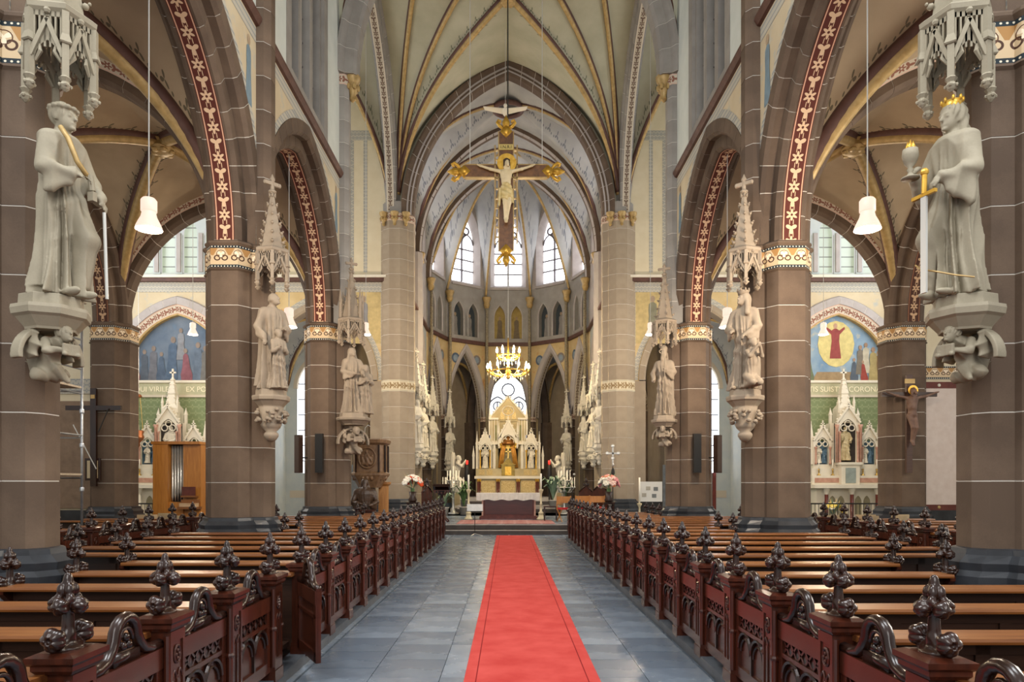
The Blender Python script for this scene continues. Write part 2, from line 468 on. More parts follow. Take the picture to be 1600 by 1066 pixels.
def wrap(mb, poly, z0, z1, uvh=1.0, grow=0.0):
    n = len(poly); L = 0
    for i in range(n):
        a = poly[i]; b = poly[(i+1) % n]; d = math.hypot(b[0]-a[0], b[1]-a[1])
        mb.add([(a[0], a[1], z0), (b[0], b[1], z0), (b[0], b[1], z1), (a[0], a[1], z1)], [(0, 1, 2, 3)],
               [[(L, 0), (L+d, 0), (L+d, uvh), (L, uvh)]]); L += d
    mb.add([(p[0], p[1], z1) for p in poly], [tuple(range(n))]); mb.add([(p[0], p[1], z0) for p in poly], [tuple(range(n-1, -1, -1))])
    return mb
def scale_poly(p, k): return [(a*k, b*k) for a, b in p]
def grow(p, g):
    cx = sum(a for a, b in p)/len(p); cyy = sum(b for a, b in p)/len(p); out = []
    for a, b in p:
        d = math.hypot(a-cx, b-cyy) or 1; out.append((a+(a-cx)/d*g, b+(b-cyy)/d*g))
    return out
_up = [(.68, .11), (.58, .23), (.38, .25), (.36, .31), (.22, .48), (-.25, .48), (-.38, .32), (-.40, .14), (-.48, .12), (-.53, .05)]
PIER = [(a, -b) for a, b in _up]+[(a, b) for a, b in reversed(_up)]
PIER = PIER[::-1]; PIER = PIER if sum((PIER[i][0]*PIER[(i+1) % len(PIER)][1]-PIER[(i+1) % len(PIER)][0]*PIER[i][1]) for i in range(len(PIER))) > 0 else PIER[::-1]
SHAFT = [(.30, -.25), (.58, -.23), (.68, -.11), (.68, .11), (.58, .23), (.30, .25)]
OPIER = [(.56, -.22), (.56, .22), (.42, .30), (.30, .50), (-.30, .50), (-.42, .30), (-.50, .22), (-.50, -.22), (-.42, -.30), (-.30, -.50), (.30, -.50), (.42, -.30)]
def course_mesh(poly, h, m, name='stone_course'):
    return MB().prism(poly, 0, h-JO).mesh(name, m)
def inset(p, d):
    n = len(p); A = sum(p[i][0]*p[(i+1) % n][1]-p[(i+1) % n][0]*p[i][1] for i in range(n)); sg = 1 if A > 0 else -1; out = []
    for i in range(n):
        a, b, c = Vector(p[i-1]), Vector(p[i]), Vector(p[(i+1) % n]); e0 = (b-a).normalized(); e1 = (c-b).normalized()
        n0 = Vector((-e0.y, e0.x))*sg; n1 = Vector((-e1.y, e1.x))*sg; m = n0+n1; k = m.length
        m = n0 if k < 1e-4 else m/k; out.append(tuple(b+m*(d/max(.35, m.dot(n0)))))
    return out
def make_pier(name, loc, rz, poly, label, z_base=1.066, z_top=ZC0, n=7, shaft=None, zs_top=ZV, mats=(None,), upper_mat=None, capital=True, smesh=None):
    p = empty(name, loc, rz, label=label, cat='pier', kind='structure', group='stone piers of the church')
    MB().prism(inset(poly, .008), .1, z_top).obj('mortar_core', M_mortar, p)
    b = MB(); b.stack([(grow(poly, .22), 0), (grow(poly, .22), z_base-.45), (grow(poly, .17), z_base-.38), (grow(poly, .17), z_base-.25), (grow(poly, .12), z_base-.2), (grow(poly, .13), z_base-.13), (grow(poly, .06), z_base-.06), (grow(poly, .05), z_base-.01), (poly, z_base)])
    b.obj('plinth', M_black, p)
    h = (z_top-z_base)/n; me = smesh or course_mesh(poly, h, mats[0])
    for i in range(n): link('stone_course', me, p, (0, 0, z_base+i*h))
    if capital:
        wrap(MB(), grow(poly, .012), ZC0+.02, ZC1-.03).obj('capital_frieze', M_capital, p)
        MB().stack([(grow(poly, .0), ZC0-.03), (grow(poly, .035), ZC0), (grow(poly, .012), ZC0+.03)]).obj('neck_moulding', M_brown, p)
        MB().stack([(grow(poly, .012), ZC1-.04), (grow(poly, .05), ZC1), (grow(poly, .05), ZC1+.03), (grow(poly, 0), ZC1+.06)]).obj('abacus', M_brown, p)
    if shaft:
        k = int(round((zs_top-ZC1-.06)/.615)); hh = (zs_top-ZC1-.06)/k
        MB().prism(inset(shaft, .008), ZC1, zs_top).obj('shaft_core', M_mortar, p)
        me2 = course_mesh(shaft, hh, upper_mat, 'shaft_course')
        for i in range(k): link('shaft_course', me2, p, (0, 0, ZC1+.06+i*hh))
        wrap(MB(), grow(shaft, .01), zs_top-.28, zs_top, 1).obj('shaft_frieze', M_vine_pale, p)
    return p
def gold_corbel(parent, x, y, z, s_=1.0):
    m = MB().lathe([(.02*s_, -.62*s_), (.09*s_, -.55*s_), (.07*s_, -.45*s_), (.15*s_, -.3*s_), (.12*s_, -.2*s_), (.2*s_, -.06*s_), (.22*s_, 0), (.22*s_, .06*s_)], 10, (x, y, z))
    for i in range(6):
        a = i*PI/3; m.ball((x+.15*s_*math.cos(a), y+.15*s_*math.sin(a), z-.25*s_), (.06*s_, .06*s_, .09*s_), 6, 4)
    return m.obj('gilded_corbel', M_gold, parent, angle=40)
ord_ = ['first', 'second', 'third']
for s in (-1, 1):
    side = 'left' if s < 0 else 'right'
    for i, y in enumerate(YP):
        pm = M_brown
        p = make_pier('nave_pier', (s*XP, y, 0), PI if s > 0 else 0, PIER,
                      f'{ord_[i]} brown stone nave pier with painted capital on the {side}, counted from the front',
                      n=7, shaft=SHAFT, mats=(pm,), upper_mat=M_brown if i < 2 else M_grey)
        if i == 2: gold_corbel(p, .75, 0, ZV-.02, 1.0)
        if i > 0:
            y0 = YP[i-1]
    for i, y in enumerate(YP[1:]):
        make_pier('aisle_pier', (s*XO, y, 0), PI if s > 0 else 0, OPIER,
                  f'brown stone pier at the outer side of the {side} aisle, {"hidden beside the front pier" if i == 0 else "beside the transept altar"}', mats=(M_brown,))

# ---------------------------------------------------------------- arches
def arch_path_uv(): pass
def arch_ring(parent, F, s_, h, prof, n, mat_, core=True, name='voussoir', joints=True, core_mat=None, sub=3):
    """ring of stone voussoirs; prof = closed list of (radial offset, depth)"""
    m = len(prof)
    def ringpts(t): return [F(*(lambda xz, w_: (xz[0], w_, xz[1]))(arc_pt(s_, h, r, t), w_)) for r, w_ in prof]
    R = (h*h+s_*s_)/(2*s_); Ltot = R*math.acos((R-s_)/R)*2
    g = JO/Ltot if joints else 0
    for k in range(n):
        t0 = -1+2*k/n+g; t1 = -1+2*(k+1)/n-g; mb = MB(); rows = []
        ts = [t0+(t1-t0)*q/sub for q in range(sub+1)]
        if t0 < -1e-6 < t1-1e-6 and n % 2: ts = sorted(ts+[0.0])
        for t in ts: rows.append(ringpts(t))
        vs = [p for r in rows for p in r]; fs = []
        for a in range(len(rows)-1):
            for b in range(m):
                c = (b+1) % m; fs.append((a*m+b, a*m+c, (a+1)*m+c, (a+1)*m+b))
        fs.append(tuple(range(m-1, -1, -1))); q = (len(rows)-1)*m; fs.append(tuple(range(q, q+m)))
        mb.add(vs, fs); mb.obj(name, mat_, parent)
    if core and joints:
        pr = inset(prof, .009)
        mb = MB(); N = n*3; vs = []
        for a in range(N+1):
            t = -1+2*a/N
            vs += [F(*(lambda xz, w_: (xz[0], w_, xz[1]))(arc_pt(s_, h, r, t), w_)) for r, w_ in pr]
        fs = []
        for a in range(N):
            for b in range(m):
                c = (b+1) % m; fs.append((a*m+b, a*m+c, (a+1)*m+c, (a+1)*m+b))
        mb.add(vs, fs); mb.obj('joint_mortar', core_mat or M_mortar, parent)
def arch_strip(parent, F, s_, h, r0, w0, r1, w1, mat_, name='painted_band', N=40, t0=-1, t1=1):
    mb = MB(); L = 0; prev = None; rows = []
    for a in range(N+1):
        t = t0+(t1-t0)*a/N; p = arc_pt(s_, h, r0, t); q = arc_pt(s_, h, r1, t)
        P = F(p[0], w0, p[1]); Q = F(q[0], w1, q[1])
        if prev is not None: L += (P-prev).length
        prev = P; rows.append((P, Q, L))
    for a in range(N):
        A = rows[a]; B = rows[a+1]
        mb.add([A[0], A[1], B[1], B[0]], [(0, 1, 2, 3)], [[(A[2], 0), (A[2], 1), (B[2], 1), (B[2], 0)]])
    return mb.obj(name, mat_, parent)
def arch_wall(mb, F, W, s_, h, ztop, w_, r=0, N=16, zbot=0, ext=None, mi=0):
    """wall face at depth w_ from -W..W with pointed opening; ztop number or function of u"""
    top = ztop if callable(ztop) else (lambda u: ztop)
    pts = [arc_pt(s_, h, r, -1+2*a/N) for a in range(N+1)]
    us = [p[0] for p in pts]; us[N//2] = 0
    def q(a, b, c, d):
        mb.add([F(a[0], w_, a[1]), F(b[0], w_, b[1]), F(c[0], w_, c[1]), F(d[0], w_, d[1])], [(0, 1, 2, 3)],
               [[a, b, c, d]], mi)
    for a in range(N):
        q((us[a], pts[a][1]), (us[a+1], pts[a+1][1]), (us[a+1], top(us[a+1])), (us[a], top(us[a])))
    for sg in (-1, 1):
        e = abs(us[0])
        if W > e+1e-4:
            A = (sg*W, zbot); B = (sg*e, zbot); Cc = (sg*e, top(sg*e)); D = (sg*W, top(sg*W))
            q(A, B, Cc, D) if sg < 0 else q(B, A, D, Cc)
    return mb
ARC = [(0, -.2), (.06, -.27), (.27, -.27), (.27, -.40), (.33, -.47), (.58, -.47), (.58, .47), (.33, .47), (.27, .40), (.27, .27), (.06, .27), (0, .2)]
TRV = [(0, -.14), (.07, -.22), (.2, -.22), (.4, -.3), (.4, .3), (.2, .22), (.07, .22), (0, .14)]
walls = {}
for s in (-1, 1):
    side = 'left' if s < 0 else 'right'
    wl = empty('wall_'+side, (0, 0, 0), label=f'painted nave wall above the {side} arcade', cat='wall', kind='structure'); walls[s] = wl
    for bi, yc in enumerate([9.7, 15.9]):
        bay = ['nearer', 'farther'][bi]
        F = Fr((s*XP, yc, ZC1+.06), (0, 1, 0), (s, 0, 0))
        ap = empty('arcade_arch', (0, 0, 0), label=f'{bay} brown stone arcade arch with painted vine soffit on the {side}', cat='arch', kind='structure', group='arcade arches')
        arch_ring(ap, F, 2.62, 3.2, ARC, 22, M_brown)
        arch_strip(ap, F, 2.62, 3.2, -.006, -.16, -.006, .16, M_vine, 'vine_band', 60)
        for ww in (-.478, ):
            arch_strip(ap, F, 2.62, 3.2, .585, -.455, .74, -.455, M_border, 'stencil_border', 40)
        # spandrel
        mb = MB(); arch_wall(mb, F, 3.1, 2.62, 3.2, ZS-ZC1-.06, -.45, .5)
        mb.obj('spandrel', M_mural, wl)
        mb = MB(); arch_wall(mb, F, 3.1, 2.62, 3.2, ZS-ZC1-.06, .45, .5); mb.obj('aisle_face', M_vault_warm, wl)
        # string course
        m = MB(); x0 = XP-.45
        prof = [(x0+.05, ZS-.1), (x0-.06, ZS-.07), (x0-.11, ZS+.02), (x0-.11, ZS+.07), (x0+.05, ZS+.2)]
        vs = [(s*a, yy, z) for yy in (yc-2.86, yc+2.86) for a, z in prof]
        n = 5; m.add(vs, [(i, (i+1) % n, n+(i+1) % n, n+i) for i in range(n)]+[tuple(range(n)), tuple(range(2*n-1, n-1, -1))])
        m.obj('string_course', M_redbrown, wl)
        # stencil frieze under the string course
        m = MB().add([(s*(x0-.004), yc-2.85, ZS-.38), (s*(x0-.004), yc+2.85, ZS-.38), (s*(x0-.004), yc+2.85, ZS-.12), (s*(x0-.004), yc-2.85, ZS-.12)], [(0, 1, 2, 3)])
        m.obj('frieze', M_border, wl)
        # clerestory with recessed trio of lancets
        FC = Fr((s*XP, yc, ZS+.2), (0, 1, 0), (s, 0, 0))
        mb = MB()
        mb.box(*sorted((s*x0, s*(x0+.6))), yc-3.1, yc-1.62, ZS, 18.4); mb.box(*sorted((s*x0, s*(x0+.6))), yc+1.62, yc+3.1, ZS, 18.4)
        mb.box(*sorted((s*x0, s*(x0+.6))), yc-1.62, yc+1.62, 15.4, 18.4)
        mb.obj('clerestory_wall', M_plaster, wl)
        mb = MB()
        for a in (-1, 1): mb.box(*sorted((s*(x0-.01), s*(x0+.3))), yc+a*1.46-.17, yc+a*1.46+.17, ZS+.15, 15.4)
        mb.obj('window_jamb', M_grey, wl)
        MB().box(*sorted((s*x0, s*(x0+.5))), yc-1.6, yc+1.6, ZS+.1, ZS+.42).obj('window_sill', M_grey, wl)
        wd = empty('window_%d' % (bi*2+(1 if s < 0 else 2)), (0, 0, 0), label=f'trio of dark lancet windows in the {bay} clerestory bay on the {side}', cat='window', kind='structure', group='clerestory lancets')
        for k in (-1, 0, 1):
            yy = yc+k*.86; hh = 13.6+(.7 if k == 0 else 0)
            FF = Fr((s*(x0+.07), yy, hh), (0, 1, 0), (s, 0, 0)); mb = MB()
            arch_wall(mb, FF, .43, .3, .75, 15.4-hh, 0, zbot=ZS+.4-hh, N=12)
            # reveals
            pts = [(.3, ZS+.4-hh)]+[arc_pt(.3, .75, 0, 1-j/12) for j in range(25)]+[(-.3, ZS+.4-hh)]
            for j in range(len(pts)-1):
                mb.add([FF(pts[j][0], 0, pts[j][1]), FF(pts[j+1][0], 0, pts[j+1][1]), FF(pts[j+1][0], .18, pts[j+1][1]), FF(pts[j][0], .18, pts[j][1])], [(0, 1, 2, 3)])
            mb.obj('lancet_frame', M_grey, wd)
            mb = MB().box(*sorted((s*(x0+.24), s*(x0+.28))), yy-.42, yy+.42, ZS+.3, 15.2); mb.obj('lancet_pane', M_glass_dim, wd)
            mb = MB()
            for zz in np.arange(ZS+.8, 14.5, .55): mb.box(*sorted((s*(x0+.22), s*(x0+.24))), yy-.3, yy+.3, zz-.015, zz+.015)
            mb.obj('glazing_bars', M_lead, wd)
        # outer aisle arcade (bay beside the transept) and chapel walls
    F = Fr((s*XO, 15.9, ZC1+.06), (0, 1, 0), (s, 0, 0))
    ap = empty('aisle_outer_arch', label=f'brown arch with vine band between {side} aisle and side chapel', cat='arch', kind='structure')
    arch_ring(ap, F, 2.6, 3.2, ARC, 20, M_brown)
    arch_strip(ap, F, 2.6, 3.2, -.006, -.16, -.006, .16, M_vine_dark, 'vine_band', 50)
    mb = MB(); arch_wall(mb, F, 3.1, 2.6, 3.2, 4.2, -.45, .5); mb.obj('spandrel', M_vault_warm, ap)
    cw = empty('wall_chapel_'+side, label=f'end wall of the side chapel left of the transept' if s < 0 else 'end wall of the side chapel with blank pale panel', cat='wall', kind='structure')
    MB().box(*sorted((s*11.0, s*14.2)), 19.1, 19.5, 0, 9.8).obj('wall_face', M_cream, cw)
    MB().box(*sorted((s*11.1, s*14)), 19.02, 19.1, 0, .95).obj('dado', M_black, cw)
    if s > 0:
        MB().box(11.3, 13.2, 19.05, 19.1, 1.05, 4.25).obj('blank_panel', simple('pink_white_plaster', '#cdbcb0', '#d8cabf', .8), cw)
        MB().box(11.2, 13.4, 19.03, 19.1, 4.25, 4.42).obj('panel_border', M_darkred, cw); MB().box(11.2, 13.4, 19.03, 19.1, .95, 1.1).obj('panel_border', M_darkred, cw)
        f = MB().add([(11.1, 19.06, 4.5), (13.5, 19.06, 4.5), (13.5, 19.06, 4.85), (11.1, 19.06, 4.85)], [(0, 1, 2, 3)], [[(0, 0), (2.4, 0), (2.4, 1), (0, 1)]])
        f.obj('stencil_frieze', M_capital, cw)
        for k in range(3):
            MB().ball((11.65+k*.62, 19.03, 4.33), (.045, .02, .045), 8, 5).obj('rosette', M_white, cw); MB().ball((11.65+k*.62, 19.03, 1.03), (.045, .02, .045), 8, 5).obj('rosette', M_gold, cw)
    else:
        MB().box(-13.4, -11.1, 19.03, 19.1, 4.1, 4.5).obj('stencil_frieze', M_border, cw)
        MB().box(-13.4, -11.1, 19.03, 19.1, 1.0, 3.9).obj('wainscot', simple('brown_wall_paint', '#7a6552', '#8d7661', .8), cw)
    MB().box(*sorted((s*13.6, s*14.0)), 5, 19.1, 0, 2.4).obj('wall_aisle_'+side, M_cream, None, label=f'low outer wall of the {side} side chapels', cat='wall', kind='structure')
    # transverse aisle arches
    for y in YP[1:]:
        F = Fr((s*7.8, y, ZC1+.06), (1, 0, 0), (0, 1, 0))
        ap = empty('aisle_transverse_arch', label=f'brown transverse arch over the {side} aisle, {"at the second pier" if y < 15 else "opening to the transept"}', cat='arch', kind='structure')
        arch_ring(ap, F, 2.45, 3.1, TRV, 18, M_brown)
        arch_strip(ap, F, 2.45, 3.1, .2, -.235, .38, -.305, M_vine_pale, 'painted_border', 40)
        mb = MB(); arch_wall(mb, F, 2.9, 2.45, 3.1, 4.6 if y > 15 else 3.55, 0, .3); mb.obj('wall_above', M_vault_warm, ap)

# ---------------------------------------------------------------- rib vaults
def prof1(t, s_, h):
    R = (h*h+s_*s_)/(2*s_); c = R-s_
    return math.sqrt(max(0, R*R-(abs(t)*s_+c)**2))
def vault(name, x0, x1, y0, y1, z, h, mweb, mrib, label, sag=0.0, rr=.085, tier=(), boss=True, N=14, cells='xXyY', leg=0, both=True):
    cx, cyy, sx, sy = (x0+x1)/2, (y0+y1)/2, (x1-x0)/2, (y1-y0)/2
    e = empty(name, label=label, cat='ceiling', kind='structure', group='rib vaults')
    def zf(tx, ty):
        a = prof1(tx, sx, h) if abs(tx) <= abs(ty) else prof1(ty, sy, h)
        return z+a-sag*max(0, 1-tx*tx)*max(0, 1-ty*ty)
    dl = math.hypot(sx, sy)
    for c in cells:
        mb = MB(); g = {}
        for i in range(N+1):
            for j in range(2*N+1):
                a = (i/N)**.8; b = (j/N-1)
                if c in 'xX': tx, ty = (a if c == 'X' else -a), b*a
                else: tx, ty = b*a, (a if c == 'Y' else -a)
                g[i, j] = len(mb.v); mb.v.append((cx+tx*sx, cyy+ty*sy, zf(tx, ty)))
        W = sy if c in 'xX' else sx
        for i in range(N):
            for j in range(2*N):
                f = [g[i, j], g[i, j+1], g[i+1, j+1], g[i+1, j]]
                uv = []
                for (p, q) in ((i, j), (i, j+1), (i+1, j+1), (i+1, j)):
                    a = (p/N)**.8; b = q/N-1; zz = mb.v[g[p, q]][2]
                    uv.append((a*dl*1.0+(z-zz)*.35, (1-abs(b))*a*W*.85+.05))
                mb.f.append(f); mb.uv.append(uv); mb.m.append(0)
        mb.obj('vault_web', mweb, e, smooth=True)
    def rib(tx0, ty0, tx1, ty1, r=rr, nm='vault_rib', n=22):
        pts = []
        for i in range(n+1):
            k = i/n; k = 1-(1-k)**1.6
            tx, ty = tx1+(tx0-tx1)*k, ty1+(ty0-ty1)*k
            pts.append((cx+tx*sx*.995, cyy+ty*sy*.995, zf(tx, ty)-r*.6))
        mb = MB().tube(pts, r, 8)
        pts2 = [(p[0], p[1], p[2]+r*1.0) for p in pts]; mb.tube(pts2, r*1.45, 6, 1)
        return mb.obj(nm, [mrib, M_redbrown], e, smooth=True)
    for a in (-1, 1):
        for b in (-1, 1): rib(a*.985, b*.985, 0, 0)
    for (a0, b0, a1, b1) in tier: rib(a0*.985, b0*.985, a1, b1, rr*.8, 'tierceron_rib')
    if boss:
        b = MB().lathe([(.05, -.3), (.2, -.26), (.26, -.15), (.2, -.05), (.28, 0)], 12, (cx, cyy, zf(0, 0)-.05))
        for k in range(6): b.ball((cx+.18*math.cos(k*PI/3), cyy+.18*math.sin(k*PI/3), zf(0, 0)-.28), (.09, .09, .06), 6, 4)
        b.obj('boss', M_gold, e, angle=40)
    return e
for s in (-1, 1):
    side = 'left' if s < 0 else 'right'
    xa, xb = sorted((s*5.1, s*10.5))
    for bi, (a, b) in enumerate(((6.6, 12.8), (12.8, 19.0))):
        vault('ceiling', xa, xb, a, b, ZC1+.06, 3.5, M_vault_warm, M_gold, f'painted rib vault over the {side} aisle, {["nearer", "farther"][bi]} bay', rr=.12)
    xa, xb = sorted((s*4.8, s*10.6)); vault('ceiling', xa, xb, 19.1, 28.9, ZV, 6.2, M_vault, M_gold, f'painted high vault of the {side} transept beside the crossing')
    xa, xb = sorted((s*10.6, s*16.6)); vault('ceiling', xa, xb, 19.1, 28.9, ZV, 6.2, M_vault, M_gold, f'painted high vault at the outer end of the {side} transept')
for bi, (a, b) in enumerate(((6.6, 12.8), (12.8, 19.0))):
    vault('ceiling', -4.6, 4.6, a, b, ZV, 6.0, M_vault, M_gold, f'painted high nave vault, {["nearer", "farther"][bi]} bay')
vault('ceiling', -4.6, 4.6, 19.1, 28.9, ZV, 6.3, M_vault, M_gold, 'painted star vault over the crossing with gilded ribs', sag=.55, rr=.1,
      tier=[(a, b, a*k, 0) for a in (-1, 1) for b in (-1, 1) for k in (.36, .7)], N=18)
# transverse arch at the west of the crossing, side arches of the crossing, choir arch
BIG = [(0, -.2), (.07, -.28), (.3, -.3), (.42, -.42), (.5, -.42), (.5, .42), (.42, .42), (.3, .3), (.07, .28), (0, .2)]
ap = empty('crossing_arch', label='grey stone transverse arch of the high vault before the crossing', cat='arch', kind='structure')
F = Fr((0, 19.0, ZV), (1, 0, 0), (0, 1, 0)); arch_ring(ap, F, 4.05, 5.75, BIG, 24, M_grey)
for s in (-1, 1):
    side = 'left' if s < 0 else 'right'
    ap = empty('crossing_arch', label=f'tall arch with quatrefoil band between crossing and {side} transept', cat='arch', kind='structure')
    F = Fr((s*4.75, 24, ZV), (0, 1, 0), (s, 0, 0)); arch_ring(ap, F, 4.45, 5.85, [(a, b*.75) for a, b in BIG], 26, M_grey)
    arch_strip(ap, F, 4.45, 5.85, -.006, -.13, -.006, .15, M_cross, 'quatrefoil_band', 60)
ap = empty('choir_arch', label='dark pointed stone arch opening from crossing to choir', cat='arch', kind='structure')
F = Fr((0, YT-.1, ZV), (1, 0, 0), (0, 1, 0)); arch_ring(ap, F, 3.85, 5.75, BIG, 26, M_brown)
arch_strip(ap, F, 3.85, 5.75, .08, -.294, .14, -.30, M_lilac, 'pale_moulding', 40); arch_strip(ap, F, 3.85, 5.75, .22, -.306, .29, -.312, M_lilac, 'pale_moulding', 40)
mb = MB(); arch_wall(mb, F, 4.6, 3.85, 5.75, lambda u: max(0.05, prof1(u/4.6, 4.6, 6.35)+.1), -.05, .3, zbot=0); mb.obj('wall_above', M_vault, ap)
# ---------------------------------------------------------------- crossing piers
CP = [(.72, -.2), (.72, .2), (.52, .34), (.5, .42), (.22, .62), (-.22, .62), (-.5, .42), (-.52, .34), (-.66, .2), (-.66, -.2), (-.52, -.34), (-.5, -.42), (-.22, -.62), (.22, -.62), (.5, -.42), (.52, -.34)]
for s in (-1, 1):
    side = 'left' if s < 0 else 'right'
    p = make_pier('crossing_pier', (s*4.58, YT, .0), PI if s > 0 else 0, CP, f'tall buff stone pier carrying the choir arch on the {side}', z_base=1.05, z_top=ZC0, n=7, mats=(M_buff,), capital=False)
    wrap(MB(), grow(CP, .012), ZC0, ZC1).obj('capital_frieze', M_frieze, p)
    h = (ZV-ZC1)/11; me = course_mesh(CP, h, M_buff)
    MB().prism(inset(CP, .008), ZC0, ZV).obj('mortar_core', M_mortar, p)
    for i in range(11): link('stone_course', me, p, (0, 0, ZC1+i*h))
    MB().stack([(grow(CP, .06), .3), (grow(CP, .06), .95), (CP, 1.06)]).obj('dado', M_blueblack, p)
    wrap(MB(), grow(CP, .015), ZV-.3, ZV).obj('shaft_frieze', M_vine_pale, p)
    MB().prism(grow(CP, -.06), ZV, ZV+.5).obj('springer', M_grey, p)
    for (a, b) in ((.45, -.55), (-.45, -.55), (.0, -.62)):
        if s > 0: b = -b
        gold_corbel(p, a, b, ZV-.02, .8)

# ---------------------------------------------------------------- transept east walls
def band_words(parent, text, x, y, z, size, m):
    me = text_mesh(text, size); me.materials.append(m)
    o = link('lettering', me, parent, (x, y, z)); o.rotation_euler = (PI/2, 0, 0); return o
_fc = [0]
def flat_fig(parent, F, u, z, h, robe, skin='#c9a184', name='painted_figure', lean=0.0, w_=.3, arms=0, seat=False):
    """painted figure on a wall: flat paint 4 mm proud; silhouettes of robe, head and arms"""
    mb = MB(); ww = h*w_/2; _fc[0] += 1; dz = -.0012*(_fc[0] % 12)
    if seat: prof = [(-1.1, 0), (1.1, 0), (1.2, .2), (.8, .42), (.62, .62), (.5, .78), (.2, .84), (-.2, .84), (-.5, .78), (-.62, .62), (-.8, .42), (-1.2, .2)]
    else: prof = [(-.95, 0), (.95, 0), (.8, .25), (.62, .5), (.7, .66), (.62, .8), (.2, .85), (-.2, .85), (-.62, .8), (-.7, .66), (-.62, .5), (-.8, .25)]
    vs = [F(u+a*ww+lean*b*h, -.004+dz, z+b*h) for a, b in prof]; mb.add(vs, [tuple(range(len(vs)))], None, 0)
    hd = [F(u+lean*.93*h+.06*h*math.cos(k*PI/5), -.0046+dz, z+.925*h+.078*h*math.sin(k*PI/5)) for k in range(10)]; mb.add(hd, [tuple(range(10))], None, 1)
    for a in range(arms):
        sg = 1 if a else -1
        q = [F(u+sg*.5*ww+lean*.75*h, -.0044+dz, z+.78*h), F(u+sg*1.5*ww+lean*.8*h, -.0044+dz, z+.9*h), F(u+sg*1.6*ww+lean*.8*h, -.0044+dz, z+.84*h), F(u+sg*.6*ww+lean*.66*h, -.0044+dz, z+.66*h)]
        mb.add(q, [(0, 1, 2, 3)], None, 0)
    return mb.obj(name, [paint(robe), paint(skin)], parent)
_pm = {}
def paint(c):
    if c not in _pm:
        m, b = mat('mural_paint_'+c.strip('#'), .85, 0, .15); n = noise(5, 4); k = hx(c)
        setc(b, mixc((n-.25)*2.0, tuple(x*.6+.02 for x in k), tuple(min(1, x*.9+.03) for x in k))); _pm[c] = m
    return _pm[c]
